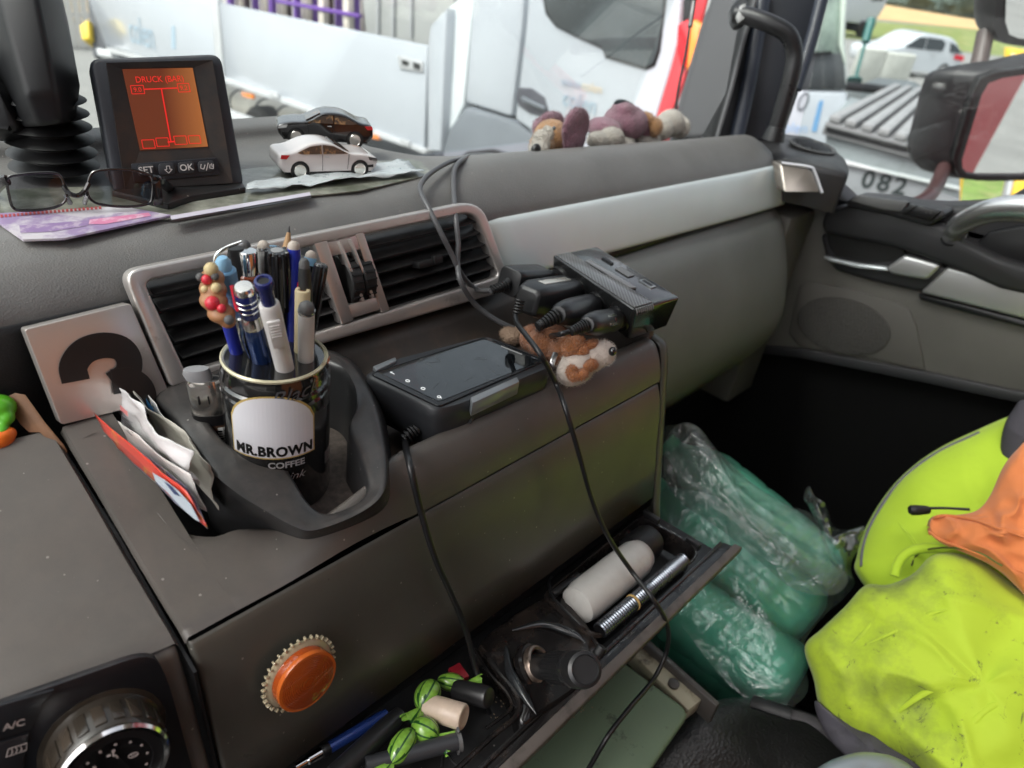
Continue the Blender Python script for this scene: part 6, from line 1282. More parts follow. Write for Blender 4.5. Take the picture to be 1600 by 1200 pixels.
# ================================================================ ON THE SHELF
# ---- handheld scanner (rugged phone) lying in the recess
PZ = -.288
def pz(x, y, z=PZ): return aZ(x, y, z)
M_shell = mat('rugged shell', (.030, .032, .036), .42, bump=('noise', 1200, .2, .0003), rvar=.06)
PD = thing('handheld_terminal', pz(720, 600, -.33), 'rugged black handheld with scratched screen lying on the shelf', 'handheld')
ol = rnd([(566, 584), (616, 560), (762, 523), (860, 562), (862, 574), (716, 634), (680, 642)], [12, 12, 16, 14, 12, 14, 16], 5)
O_ = [pz(x, y) for x, y in ol]; oc = sum(O_, V((0, 0, 0))) / len(O_)
build('shell', loft([[oc + (p - oc) * .88 + V((0, 0, -.040)) for p in O_], [oc + (p - oc) * .97 + V((0, 0, -.028)) for p in O_], [p + V((0, 0, -.010)) for p in O_], [oc + (p - oc) * .99 + V((0, 0, -.002)) for p in O_], [oc + (p - oc) * .96 for p in O_]]), M_shell, PD, auto=50)
sq = [(590, 581), (757, 530), (843, 564), (686, 627)]
build('screen_bezel', prism([pz(x, y, PZ + .0016) for x, y in rnd([(578, 583), (760, 525), (852, 563), (686, 635)], 8, 4)], V((0, 0, -.003))), mat('bezel black', (.012, .013, .015), .25, coat=.4), PD, bevel=.001)
m_ps = mat('scratched phone screen', (.004, .005, .006), .06, coat=1.0, dirt=((.045, .05, .055), 45, .55, .72, .7), bump=('noise', 90, .03, .0006))
ps = build('touch_screen', prism([pz(x, y, PZ + .0021) for x, y in rnd(sq, 5, 4)], V((0, 0, -.001))), m_ps, PD, smooth=False)
M_icon = mat('lit icon', (.6, .6, .6), .4, emit=((.8, .85, .85), .25))
su = (pz(686, 627) - pz(590, 581)).normalized(); sv = V((0, 0, 1)).cross(su)
for (x, y), k in (((613, 583), 0), ((637, 595), 1), ((661, 607), 2), ((686, 620), 3)):
    c = pz(x, y, PZ + .0026)
    if k == 0: vf = join(tube([c - su * .002, c + su * .002], .0003, 5, 1), tube([c - su * .002, c - su * .0008 + sv * .0012], .0003, 5, 1))
    elif k < 3: vf = tube([c + su * .0016 * cos(t) + sv * .0013 * sin(t) for t in [i * pi / 4 for i in range(8)]], .00035, 5, 1, closed=True)
    else: vf = join(tube([c + su * .0013 * cos(t) + sv * .0013 * sin(t) for t in [i * pi / 4 for i in range(8)]], .0003, 5, 1, closed=True), tube([c + su * .001, c + su * .0024], .0003, 5, 1))
    build('icon', vf, M_icon, ps, smooth=False)
scr = ([], [])
rs = random.Random(5)
for k in range(16):
    x = rs.uniform(660, 790); y = rs.uniform(555, 600); a = rs.uniform(0, 3); L_ = rs.uniform(6, 22)
    scr = join(scr, tube([pz(x, y, PZ + .0023), pz(x + L_ * cos(a) * .6, y + L_ * .3 * sin(a), PZ + .0023), pz(x + L_ * cos(a), y + L_ * .5 * sin(a), PZ + .0023)], .00009, 4, 2))
build('scratches', scr, mat('scratch grey', (.10, .10, .10), .5), ps, smooth=False, kind='stuff')
text('honeywell', .004, pz(797, 548, PZ + .0026), (pz(812, 556) - pz(778, 541)), V((0, 0, 1)).cross(pz(812, 556) - pz(778, 541)), mat('grey emboss', (.25, .25, .25), .5), PD, sx=1.3) if 0 else build('speaker_slot', tube([pz(783, 541, PZ + .0022), pz(816, 554, PZ + .0022)], .0005, 6, 1), mat('grey emboss', (.25, .25, .25), .5), PD)
build('side_rail', prism([pz(*p, PZ + .002) for p in ((735, 620), (808, 588), (812, 596), (738, 630))], V((0, 0, -.012))), mat('worn clear grey rail', (.16, .17, .18), .3, coat=.4), PD, bevel=.001)
build('side_rail', prism([pz(*p, PZ + .0025) for p in ((582, 572), (618, 557), (620, 563), (588, 579))], V((0, 0, -.010))), MATS['worn clear grey rail'], PD, bevel=.001)
lt_ = build('latch', prism([aT(x, y, .535) for x, y in ((717, 640), (742, 629), (744, 640), (736, 668), (712, 678))], CF * .006), mat('grey green latch', (.075, .08, .07), .35), PD, bevel=.0012)
for k in range(5): build('latch_ridge', tube([aT(714 + k * .2, 676 - k * 3.4, .534), aT(736 + k * .6, 665 - k * 3.6, .534)], .0006, 6, 1), M_shell, lt_)
build('connector_block', prism([aT(x, y, .530) for x, y in ((668, 655), (712, 662), (712, 682), (690, 688), (664, 676))], CF * .02), M_black, PD, bevel=.002)
# ---- socket splitter and its four plugs
T1, T2_, T3_, T4 = [aZ(x, y, -.255) for x, y in ((862, 398), (992, 485), (1064, 464), (936, 379))]
b2 = aZ(982, 532, -.3005) - T2_
SPL = thing('socket_splitter', T2_ + b2, 'black carbon pattern socket splitter box resting on the shelf end', 'adapter')
T3_ = T2_ + (T3_ - T2_); T4 = T1 + (T3_ - T2_)
M_spl = mat('splitter gloss plastic', (.022, .023, .024), .20, coat=.6, rvar=.05)
body = ([T1, T2_, T3_, T4, T1 + b2, T2_ + b2, T3_ + b2 * .96 - (T3_ - T2_) * .10, T4 + b2 * .96 - (T3_ - T2_) * .10], [(0, 1, 2, 3), (7, 6, 5, 4), (0, 4, 5, 1), (1, 5, 6, 2), (2, 6, 7, 3), (3, 7, 4, 0)])
build('body', body, M_spl, SPL, bevel=.0035, seg=3)
eL, eW = (T2_ - T1), (T3_ - T2_); up2 = eL.cross(eW).normalized(); up2 = up2 if up2.z > 0 else -up2
m_carb = mat('carbon weave print', (.10, .10, .10), .3, coat=.5); nt_ = m_carb.node_tree
_tc = nt_.nodes.new('ShaderNodeTexCoord'); _ck = nt_.nodes.new('ShaderNodeTexChecker'); _ck.inputs['Scale'].default_value = 520; _ck.inputs[1].default_value = (.16, .16, .16, 1); _ck.inputs[2].default_value = (.035, .035, .036, 1)
nt_.links.new(_tc.outputs['Object'], _ck.inputs[0]); nt_.links.new(_ck.outputs[0], nt_.nodes['Principled BSDF'].inputs['Base Color'])
def tq(u, v, w=.0): return T1 + eL * u + eW * v + up2 * w
build('carbon_panel', prism([tq(.03, .04, .0010), tq(.97, .04, .0010), tq(.97, .42, .0010), tq(.55, .42, .0010), tq(.45, .34, .0010), tq(.03, .34, .0010)], up2 * -.0012), m_carb, SPL, bevel=.0004)
build('raised_strip', prism([tq(.22, .36, .0022), tq(.74, .40, .0022), tq(.76, .50, .0022), tq(.22, .46, .0022)], up2 * -.002), mat('grey strip', (.16, .16, .165), .3, coat=.4), SPL, bevel=.0006)
build('usb_port', prism([tq(.66, .74, .0012), tq(.80, .74, .0012), tq(.80, .86, .0012), tq(.66, .86, .0012)], up2 * -.0012), M_steel, SPL, bevel=.0003)
build('usb_slot', prism([tq(.68, .765, .0016), tq(.78, .765, .0016), tq(.78, .82, .0016), tq(.68, .82, .0016)], up2 * -.001), M_dark, SPL, smooth=False)
build('micro_port', prism([tq(.22, .72, .0012), tq(.34, .72, .0012), tq(.34, .78, .0012), tq(.22, .78, .0012)], up2 * -.0012), M_dark, SPL, smooth=False)
build('printed_label', prism([tq(.42, .66, .0011), tq(.58, .66, .0011), tq(.58, .80, .0011), tq(.42, .80, .0011)], up2 * -.0008), mat('grey print patch', (.13, .13, .13), .4), SPL, smooth=False)
for k in range(9): build('end_rib', tube([tq(.985, .06 + .042 * k, .0002), tq(1.003, .06 + .042 * k, -.003), tq(1.0, .06 + .042 * k, 0) + b2 * .18], .0008, 6, 2), M_chr2 if 0 else mat('rib gloss', (.12, .12, .12), .15, coat=1), SPL)
fN = b2.cross(eL).normalized(); fN = fN if fN.dot(eW) < 0 else -fN       # outward normal of the socket face
pld = fN
def facept(u, v): return T1 + eL * u + b2 * v
M_plug = mat('black plug plastic', (.016, .016, .017), .35, bump=('noise', 1200, .12, .0002), rvar=.08)
for u in (.14, .38, .62, .86): build('socket_ring', lathe([(.0125, -.002), (.0128, .002), (.0112, .0025), (.0110, 0)], facept(u, .50), fN, 26), M_plug, SPL)
def plug(label, u, endpx, endt, r, kind, strain, cable_dir):
    S = facept(u, .5) + fN * .0015; E_ = aT(*endpx, endt); d = (E_ - S).normalized(); L_ = (E_ - S).length
    o = thing('plug', E_, label, 'plug', 'plugs in the socket splitter')
    build('neck', cyl(S, S + d * L_ * .3, .0088), M_plug, o)
    side = up2 - d * up2.dot(d); side.normalize(); w_ = d.cross(side)
    def orr(h, a, b): return [S + d * h + w_ * x + side * y for x, y in rrect(a * 2, b * 2, min(a, b) * (.45 if kind != 'round' else .98), 4)]
    if kind == 'box': rr = [orr(L_ * .24, r * .75, r * .7), orr(L_ * .42, r, r), orr(L_ * .92, r, r * 1.02), orr(L_, r * .92, r * .95)]
    elif kind == 'fat': rr = [orr(L_ * .18, r * .8, r * .8), orr(L_ * .24, r, r), orr(L_ * .86, r, r), orr(L_ * .98, r * .8, r * .8), orr(L_, r * .6, r * .6)]
    else: rr = [orr(L_ * .2, r * .95, r * .95), orr(L_ * .28, r, r), orr(L_ * .75, r, r), orr(L_ * .92, r * .85, r * .85), orr(L_, r * .6, r * .6)]
    b_ = build('plug_body', loft(rr), M_plug, o, auto=40, bevel=.0006)
    return o, S, E_, d, side, w_, L_
o1, S, E1, d1, sd, w1, L_ = plug('square black plug in the farthest socket of the splitter', .14, (795, 440), .640, .0125, 'box', 0, 0)
sr = tube([E1, aT(782, 449, .635), aT(768, 454, .632)], lambda t: .0042 - .0012 * t, 12, 6); build('strain_relief', sr, M_rubber, o1)
for k in range(6): q = aT(791 - 4.2 * k, 446 + 1.3 * k, .6375 - .001 * k); build('strain_ring', lathe([(.0036, -.0007), (.0052 - .0002 * k, -.0005), (.0052 - .0002 * k, .0005), (.0036, .0007)], q, (E1 - aT(768, 454, .632)), 16), M_rubber, o1)
o2, S, E2, d2, sd, w1, L_ = plug('fat black plug with pale label in the second socket of the splitter', .38, (822, 470), .610, .0145, 'fat', 0, 0)
build('pale_label', prism([S + d2 * L_ * a + sd * .0150 + w1 * b for a, b in ((.30, -.004), (.80, -.004), (.80, .004), (.30, .004))], sd * -.0006), mat('pale shiny label', (.45, .44, .40), .2, coat=.5), o2, bevel=.0002)
for k in range(5): q = aT(812 - 1.0 * k, 470 + 4.6 * k, .6); build('strain_ring', lathe([(.0030, -.0008), (.0044, -.0006), (.0044, .0006), (.0030, .0008)], q, (aT(812, 466, .6) - aT(805, 492, .6)), 16), M_rubber, o2)
o3, S, E3_, d3_, sd, w1, L_ = plug('rounded black plug with ribbed sleeve in the third socket of the splitter', .62, (872, 492), .585, .0115, 'round', 0, 0)
build('grip_window', prism([S + d3_ * L_ * a + w1 * .0 + (-S).normalized() * .0116 + w1 * b for a, b in ((.36, -.003), (.56, -.003), (.56, .003), (.36, .003))], (-S).normalized() * -.0008), M_dark, o3, bevel=.0002)
for k in range(7): q = aT(868 - 4.4 * k, 494 + 2.6 * k, .584 - .001 * k); build('strain_ring', lathe([(.0040, -.0012), (.0062 - .0004 * k, -.0008), (.0062 - .0004 * k, .0008), (.0040, .0012)], q, (E3_ - aT(840, 511, .578)), 16), M_rubber, o3)
o4, S, E4, d4, sd, w1, L_ = plug('black plug with grey oval button in the nearest socket of the splitter', .87, (917, 508), .575, .0105, 'round', 0, 0)
vv = (-S).normalized(); vv = (vv - d4 * vv.dot(d4)).normalized(); hh = d4.cross(vv)
build('grey_button', prism([S + d4 * (L_ * .55 + x) + vv * .0102 + hh * y for x, y in rrect(.026, .010, .0045, 4)], vv * -.003), mat('grey green button', (.10, .11, .09), .25, coat=.5), o4, bevel=.0008)
build('button_dot', lathe([(.0018, 0), (.0016, .0006), (0, .0007)], S + d4 * (L_ * .48) + vv * .0100, vv, 14), mat('dark red dot', (.10, .01, .01), .2), o4)
for k in range(7): q = aT(914 - 3.4 * k, 509 + 1.4 * k, .574 - .001 * k); build('strain_ring', lathe([(.0036, -.0010), (.0056 - .0003 * k, -.0007), (.0056 - .0003 * k, .0007), (.0036, .0010)], q, (E4 - aT(892, 517, .57)), 16), M_rubber, o4)

# ---- small plush dog under the plugs
SD = thing('plush_dog', aZ(905, 585, -.312), 'small orange and white plush dog lying under the plugs on shelf edge', 'plush toy')
M_or2 = mat('orange plush', (.50, .17, .04), .95, sheen=.4, bump=('noise', 600, 1., .004), var=(90, .25)); M_wh2 = mat('off white plush', (.58, .50, .44), .95, sheen=.4, bump=('noise', 600, .6, .0012), var=(80, .1))
def dt(x, y, t): return aT(x, y, t)
soft('head', join(ell(dt(902, 572, .600), .0165, .014, .016), ell(dt(893, 580, .600), .014, .012, .013)), M_wh2, SD, voxel=.0012, smooth=6)
soft('muzzle', join(ell(dt(941, 552, .603), .0125, .011, .011), ell(dt(925, 560, .602), .012, .011, .012)), M_wh2, SD, voxel=.0012, smooth=6)
build('nose', ell(dt(957, 549, .592), .0034, .0034, .0040), mat('shiny nose', (.01, .01, .012), .1, coat=1), SD)
soft('ear', join(ell(dt(896, 541, .594), .0125, .009, .0085), ell(dt(905, 548, .594), .009, .008, .007)), M_or2, SD, voxel=.001, smooth=5, disp=(.003, .0012))
soft('ear', join(ell(dt(893, 580, .584), .0045, .004, .0055), ell(dt(899, 587, .583), .007, .004, .004), ell(dt(909, 585, .584), .006, .004, .004)), M_or2, SD, voxel=.001, smooth=4, disp=(.003, .001))
soft('cheek_patch', join(ell(dt(922, 570, .591), .009, .005, .005), ell(dt(925, 540, .598), .008, .005, .005)), M_or2, SD, voxel=.001, smooth=5)
soft('body', join(ell(dt(858, 534, .640), .022, .018, .016), ell(dt(835, 528, .650), .016, .014, .012), ell(dt(880, 550, .625), .014, .014, .014)), mat('rust plush', (.34, .12, .04), .95, sheen=.3, bump=('noise', 600, 1., .004), var=(90, .3)), SD, voxel=.0014, smooth=6)
soft('front_leg', join(ell(dt(806, 524, .650), .014, .008, .006), ell(dt(795, 522, .652), .008, .008, .006)), mat('beige plush', (.40, .28, .20), .95, bump=('noise', 600, 1., .004)), SD, voxel=.001, smooth=5)
build('collar_tag', tube([dt(868, 552, .598), dt(864, 563, .594), dt(862, 572, .594), dt(866, 574, .595)], .0024, 8, 3, flat=.6), M_steel, SD)

def fur(root, n, length):
    """short fibres standing on each plush part, joined into one mesh per part"""
    bpy.context.view_layer.update(); dg_ = bpy.context.evaluated_depsgraph_get(); rf = random.Random(11)
    for o in [c for c in root.children if c.type == 'MESH' and c.modifiers]:
        me = o.evaluated_get(dg_).to_mesh(); mw = o.matrix_world; P_ = me.polygons; v, f = [], []
        for _ in range(n):
            p = P_[rf.randrange(len(P_))]; c = mw @ p.center; nn = p.normal
            c = c + V((rf.uniform(-1, 1), rf.uniform(-1, 1), rf.uniform(-1, 1))) * .0009
            d = (nn + V((rf.uniform(-1, 1), rf.uniform(-1, 1), rf.uniform(-1, 1) - .25)) * .55).normalized(); s_ = d.cross(V((rf.uniform(-1, 1), rf.uniform(-1, 1), rf.uniform(-1, 1)))).normalized() * .00016
            k = len(v); v += [c - s_ - nn * .0005, c + s_ - nn * .0005, c + d * (length * rf.uniform(.6, 1.1))]; f.append((k, k + 1, k + 2))
        o.evaluated_get(dg_).to_mesh_clear()
        build('fur', (v, f), o.data.materials[0], o, smooth=False, kind='stuff')
fur(SD, 2600, .0019); fur(DG, 2600, .0028)
# ---- cables
M_cab = mat('black cable', (.014, .014, .015), .32, rvar=.05)
M_gcab = mat('grey shining cable', (.10, .10, .105), .3)
tag(build('cable', tube([aY(775, 244, .545), aY(735, 246, .535), aY(705, 252, .512), aY(676, 268, .496), aY(660, 284, .484), aY(657, 300, .472), aY(672, 330, .450), aY(690, 366, .436), aY(706, 398, .430), aY(722, 430, .424), aY(744, 452, .425), E1 + (E1 - aT(768, 454, .632)) * -1.0], .0024, 10, 6), M_gcab, None), 'grey cable looping over the dashboard crest to the square plug', 'cable')
tag(build('cable', tube([aY(770, 242, .56), aY(738, 243, .545), aY(722, 250, .515), aY(710, 266, .498), aY(709, 300, .474), aY(712, 340, .445), aY(716, 380, .434), aY(715, 410, .428), aY(720, 440, .415), aY(745, 478, .41), aY(790, 508, .39), aY(832, 519, .37), aT(848, 512, .584) , aT(842, 510, .580)][:12] + [aT(845, 509, .580)], .0024, 10, 6), M_gcab, None), 'second grey cable hanging over the crest down to the rounded plug', 'cable')
tag(build('cable', tube([aY(815, 516, .385), aY(850, 524, .355), aT(872, 523, .575), aT(890, 518, .570)], .0022, 10, 6), M_cab, None), 'short black cable running into the nearest plug', 'cable')
tag(build('cable', tube([aT(805, 490, .6), aT(808, 505, .59), aT(822, 524, .57), aT(846, 556, .55), aY(868, 598, .286), aY(884, 640, .262), aY(905, 710, .246), aY(925, 780, .232), aY(950, 838, .215), aY(985, 890, .195), aY(1020, 936, .165), aY(1042, 975, .150), aY(1042, 1015, .145), aY(1022, 1060, .140), aY(985, 1105, .137), aY(950, 1150, .135), aY(915, 1210, .135)], .0022, 10, 8), M_cab, None), 'long black cable hanging from the fat plug across drawer and tray', 'cable')
pdc = tag(build('cable', tube([aT(672, 668, .53), aT(650, 672, .525), aT(636, 680, .522), aT(633, 692, .518), aY(640, 725, .275), aY(658, 800, .262), aY(680, 872, .250), aY(706, 930, .242), aY(728, 985, .236), aY(742, 1040, .225), aY(757, 1095, .205), aY(775, 1150, .190), aY(783, 1215, .180)], .0024, 10, 8), M_cab, None), 'black cable hanging from the handheld terminal over the drawer front', 'cable')
for k in range(5): build('strain_ring', lathe([(.0030, -.0010), (.0048, -.0007), (.0048, .0007), (.0030, .0010)], aT(650 - 4.4 * k, 672 + 2.2 * k + (k > 2) * 3 * (k - 2), .5245 - .0008 * k), (aT(660, 668, .525) - aT(632, 690, .52)), 16), M_rubber, pdc)

# ================================================================ IN THE OPEN TRAY
BT = thing('plastic_bottle', tz(950, 905, -.51), 'milky white plastic bottle with black cap lying in the tray', 'bottle')
ba, bb = aZ(900, 948, -.492), aZ(1002, 866, -.492); bd_ = (bb - ba).normalized(); Lb = (bb - ba).length
br = .0190
M_milk = mat('milky plastic', (.55, .54, .51), .4, var=(40, .08), dirt=((.30, .22, .16), 35, .55, .75, .5), bump=('noise', 60, .15, .002))
build('bottle_body', lathe([(br * .55, -.002), (br * .9, .002), (br, .012), (br * 1.0, Lb * .6), (br * .96, Lb * .9), (br * .8, Lb), (br * .5, Lb + .005), (0, Lb + .006)], ba, bd_, 32), M_milk, BT)
build('bottle_cap', lathe([(br * .86, Lb - .006), (br * .90, Lb + .004), (br * .90, Lb + .022), (br * .8, Lb + .026), (0, Lb + .027)], ba + V((.004, .008, -.004)), bd_, 32), M_rubber, BT)
ra, rb_ = aZ(937, 986, -.490), aZ(1068, 874, -.490)
RL_ = thing('metal_hose', (ra + rb_) / 2, 'corrugated silver hose with tan ring lying beside the white bottle', 'hose')
n_r = 44; prf = []
for k in range(n_r): h_ = (rb_ - ra).length * k / n_r; q_h = (rb_ - ra).length / n_r; prf += [(.0062, h_), (.0072, h_ + q_h * .3), (.0072, h_ + q_h * .6), (.0062, h_ + q_h * .9)]
build('corrugated_tube', lathe(prf, ra, rb_ - ra, 20), mat('oily corrugated metal', (.20, .22, .25), .25, metal=.9, rvar=.1), RL_, auto=30)
build('tan_ring', lathe([(.0070, 0), (.0078, .0004), (.0078, .0016), (.0070, .002)], ra.lerp(rb_, .36), rb_ - ra, 22), mat('tan rubber', (.5, .33, .12), .5), RL_)
build('end_bore', lathe([(.0058, -.0006), (.0, -.0006)], ra, rb_ - ra, 20), M_dark, RL_)
# plug in the tray's power socket
PG = thing('socket_plug', sc_, 'black knurled plug seated in the rusty tray socket', 'plug')
pe = aT(912, 1046, .470); ps_ = sc_ + sax * .001; pd_ = (pe - ps_).normalized(); Lp = (pe - ps_).length
build('plug_shaft', lathe([(.0095, -.01), (.0098, Lp * .35), (.0112, Lp * .4), (.0112, Lp * .82)], ps_, pd_, 32), M_plug, PG)
for k in range(24): a = k * 2 * pi / 24; X_, Y_, Z_ = frame(pd_); e_ = X_ * cos(a) + Y_ * sin(a); build('knurl', boxv(ps_ + pd_ * (Lp * .62) + e_ * .0112, .0009, .0012, Lp * .36, (e_, pd_.cross(e_), pd_)), M_plug, PG, smooth=False)
build('silver_collar', lathe([(.0116, Lp * .80), (.0124, Lp * .82), (.0124, Lp * .88), (.0116, Lp * .90)], ps_, pd_, 40), mat('dim silver collar', (.16, .16, .17), .25, metal=.9), PG)
build('plug_head', lathe([(.0118, Lp * .82), (.0122, Lp * .98), (.0114, Lp * 1.02), (.0092, Lp * 1.03), (.0088, Lp * 1.015), (0, Lp * 1.015)], ps_, pd_, 36), M_plug, PG)
for k in range(5): build('strain_ring', lathe([(.0022, -.0008), (.0038, -.0005), (.0038, .0005), (.0022, .0008)], aT(934 + 1.6 * k, 1022 - 2.6 * k, .478), aT(940, 1010, .478) - aT(930, 1026, .478), 14), M_rubber, PG)
tag(build('thin_cable', tube([aT(938, 1016, .478), tz(928, 1000, TZ + .006), tz(905, 975, TZ + .008), tz(880, 950, TZ + .008), tz(862, 930, TZ + .007), tz(858, 910, TZ + .004), tz(862, 900, TZ)], .0013, 8, 6), M_cab, None), 'thin black lead running along the tray from the knurled plug', 'cable')
# sweets in green striped wrappers
m_sw = mat('green wrapper', (.20, .40, .05), .3, coat=.5, var=(260, .25)); m_swd = mat('dark green wrapper stripe', (.015, .075, .015), .3, coat=.5)
def sweet(c, ang, label, sx=1.0, twists=(1, -1), zc=-.482, L_=.0115, W_=.0085):
    C0 = aZ(c[0], c[1], zc); p2 = aZ(c[0] + cos(ang) * 10, c[1] + sin(ang) * 10, zc); d = (p2 - C0).normalized()
    X_, Y_, Z_ = V((0, 0, 1)).cross(d), V((0, 0, 1)), d
    o = thing('wrapped_sweet', C0 - V((0, 0, W_)), label, 'sweet', 'green striped sweets in the tray')
    build('sweet_body', ell(C0, W_, W_, L_, (X_, Y_, Z_), 40, 14), m_sw, o, mats=[m_sw, m_swd], fmat=[1 if (i % 40) % 5 in ((i // 40) // 5 % 2, 1) and (i * 7 % 40) != 3 else 0 for i in range(40 * 14)])
    for s in twists:
        rings = []; n = 22; rn_ = random.Random(int(c[0]) + s)
        for k in range(6):
            t = k / 5; r = .0016 + .0075 * t; h_ = L_ * .92 + .012 * t
            rings.append([C0 + d * (s * h_) + X_ * (r * cos(2 * pi * i / n) * (1.15)) + Y_ * (r * .42 * sin(2 * pi * i / n) + .0016 * t * sin(i * 2.1 + rn_.random() * 2)) + d * (s * .0016 * t * sin(i * 1.7)) for i in range(n)])
        build('twist', loft(rings, cap=False), m_sw, o, auto=180, mats=[m_sw, m_swd], fmat=[1 if (i % n) % 4 == 1 else 0 for i in range(n * 5)])
    return o
sweet((668, 1086), radians(-62), 'green striped sweet standing tallest above the cream tube', twists=(-1,), L_=.0125, W_=.0095)
sweet((705, 1066), radians(8), 'green striped sweet behind, its twist pointing at the hanging cable', twists=(1,), zc=-.490, L_=.011, W_=.007)
sweet((664, 1141), radians(25), 'green striped sweet in front of the cream tube', twists=(1,), zc=-.484, L_=.0105, W_=.0092)
sweet((628, 1166), radians(-58), 'green striped sweet lying lowest beside the black tubes', twists=(-1,), L_=.014, W_=.0085)
ca, cb_ = aZ(690, 1110, -.482), aZ(722, 1120, -.478)
CT = thing('cream_tube', ca, 'short cream plastic tube with dished end among the sweets', 'tube')
build('tube_body', lathe([(.0088, -.012), (.0092, 0), (.0094, (cb_ - ca).length), (.0086, (cb_ - ca).length + .0014), (.0070, (cb_ - ca).length + .0018), (.0050, (cb_ - ca).length + .0008), (0, (cb_ - ca).length + .0008)], ca, cb_ - ca, 32), mat('cream plastic', (.58, .46, .36), .35, var=(100, .1)), CT)
ea, eb_ = aZ(640, 1178, -.484), aZ(716, 1158, -.484)
ET = thing('black_pipe_fitting', ea, 'dark grey pipe piece with two lugs around its open end', 'pipe')
build('pipe', lathe([(.0058, -.03), (.0060, (eb_ - ea).length), (.0048, (eb_ - ea).length + .0004), (.0046, (eb_ - ea).length - .01), (0, (eb_ - ea).length - .01)], ea, eb_ - ea, 24), M_shell, ET)
X_, Y_, Z_ = frame(eb_ - ea)
build('end_ring', lathe([(.0046, (eb_ - ea).length - .001), (.0072, (eb_ - ea).length - .001), (.0074, (eb_ - ea).length + .0016), (.0048, (eb_ - ea).length + .0018)], ea, eb_ - ea, 26), mat('grey fitting', (.10, .10, .10), .4), ET)
for s in (1, -1): build('lug', boxv(eb_ + (Y_ * .8 + X_ * .3).normalized() * (.0085 * s), .004, .0035, .002, (X_, Y_, Z_)), MATS['grey fitting'], ET, bevel=.0006)
pa, pb_ = aZ(470, 1194, -.486), aZ(604, 1116, -.492)
BP_ = thing('ballpoint_pen', pa, 'blue ballpoint with chrome end lying in the tray', 'pen')
build('pen_barrel', lathe([(.0040, .018), (.0044, .022), (.0046, .06), (.0040, (pb_ - pa).length), (0, (pb_ - pa).length + .002)], pa, pb_ - pa, 22), mat('blue metallic pen', (.02, .05, .22), .25, metal=.4, coat=.5), BP_)
build('pen_end', lathe([(.0024, -.004), (.0026, .004), (.0036, .005), (.0038, .015), (.0042, .018)], pa, pb_ - pa, 22), M_chrome, BP_)
build('dark_band', lathe([(.0045, .015), (.0047, .0155), (.0047, .020), (.0044, .021)], pa, pb_ - pa, 22), M_black, BP_)
ta, tb_ = aZ(520, 1215, -.482), aZ(625, 1118, -.492)
tag(build('black_tube', lathe([(.0075, 0), (.0078, .05), (.0066, (tb_ - ta).length), (0, (tb_ - ta).length + .002)], ta, tb_ - ta, 22), mat('black smooth tube', (.02, .02, .021), .3), None), 'smooth black tube lying beside the blue ballpoint', 'tube')
tag(build('round_cap', lathe([(.0078, -.03), (.0080, -.002), (.0072, 0), (.0055, .0006), (0, .0004)], aZ(764, 1090, -.478), aZ(780, 1094, -.474) - aZ(764, 1090, -.478), 26), M_plug, None), 'black round cap behind the hanging cable in the tray', 'cap')
tag(build('red_packet', prism([aZ(x, y, -.488) for x, y in ((700, 1044), (718, 1034), (734, 1056), (712, 1064))], V((0, 0, -.006))), mat('dark red foil', (.22, .012, .02), .3, coat=.4), None, bevel=.001), 'small dark red packet tucked behind the sweets', 'packet')
hk = tag(build('tray_crumbs', join(*[ell(tz(random.uniform(760, 930), random.uniform(1075, 1130), -.5135), .0006, .0008, .0005, n=6, m=4) for k in range(40)]), mat('crumbs', (.25, .18, .12), .9), None, kind='stuff'), 'crumbs scattered on the tray floor', 'crumbs')

# ================================================================ BELOW AND RIGHT OF THE TRAY
M_gbox = mat('grey green box lid', (.12, .17, .11), .5, dirt=((.02, .025, .02), 30, .62, .70, .9), var=(10, .1))
GBX = thing('storage_box', V((.42, .13, -1.2)), 'grey green storage box with spotted lid below the open tray', 'box')
lid = [aZ(x, y, -.62) for x, y in ((1068, 1102), (1076, 1116), (935, 1320), (760, 1330), (740, 1160), (960, 1022))]
build('lid', prism(lid, V((0, 0, -.012))), M_gbox, GBX, bevel=.004, seg=3)
build('box_body', prism([p + V((0, 0, -.012)) for p in [aZ(x, y, -.632) for x, y in ((1052, 1104), (1058, 1112), (935, 1300), (780, 1310), (765, 1170), (962, 1040))]], V((0, 0, -.55))), M_door, GBX, smooth=False)
RA = thing('seat_rail', V((.55, .15, -.7)), 'cream painted metal rail with dark edge beside the storage box', 'rail')
build('rail_top', prism([aZ(x, y, -.63) for x, y in ((975, 1008), (1000, 1004), (1098, 1092), (1076, 1110))], V((0, 0, -.02))), mat('cream painted metal', (.38, .36, .26), .4, dirt=((.08, .06, .04), 40, .55, .68, .9)), RA, bevel=.002)
build('rail_edge', prism([aZ(x, y, -.622) for x, y in ((1000, 1000), (1012, 996), (1126, 1098), (1120, 1104))], V((0, 0, -.03))), mat('dark rail edge', (.06, .055, .05), .35), RA, bevel=.002)
build('rail_bolt', lathe([(.006, 0), (.006, .003), (.003, .004), (0, .004)], aZ(1052, 1070, -.629), V((0, 0, 1)), 16), MATS['dark rail edge'], RA)
m_lea = mat('black grained leatherette', (.016, .016, .016), .42, bump=('voronoi', 330, .6, .0015), bump2=('noise', 18, .25, .004), rvar=.06)
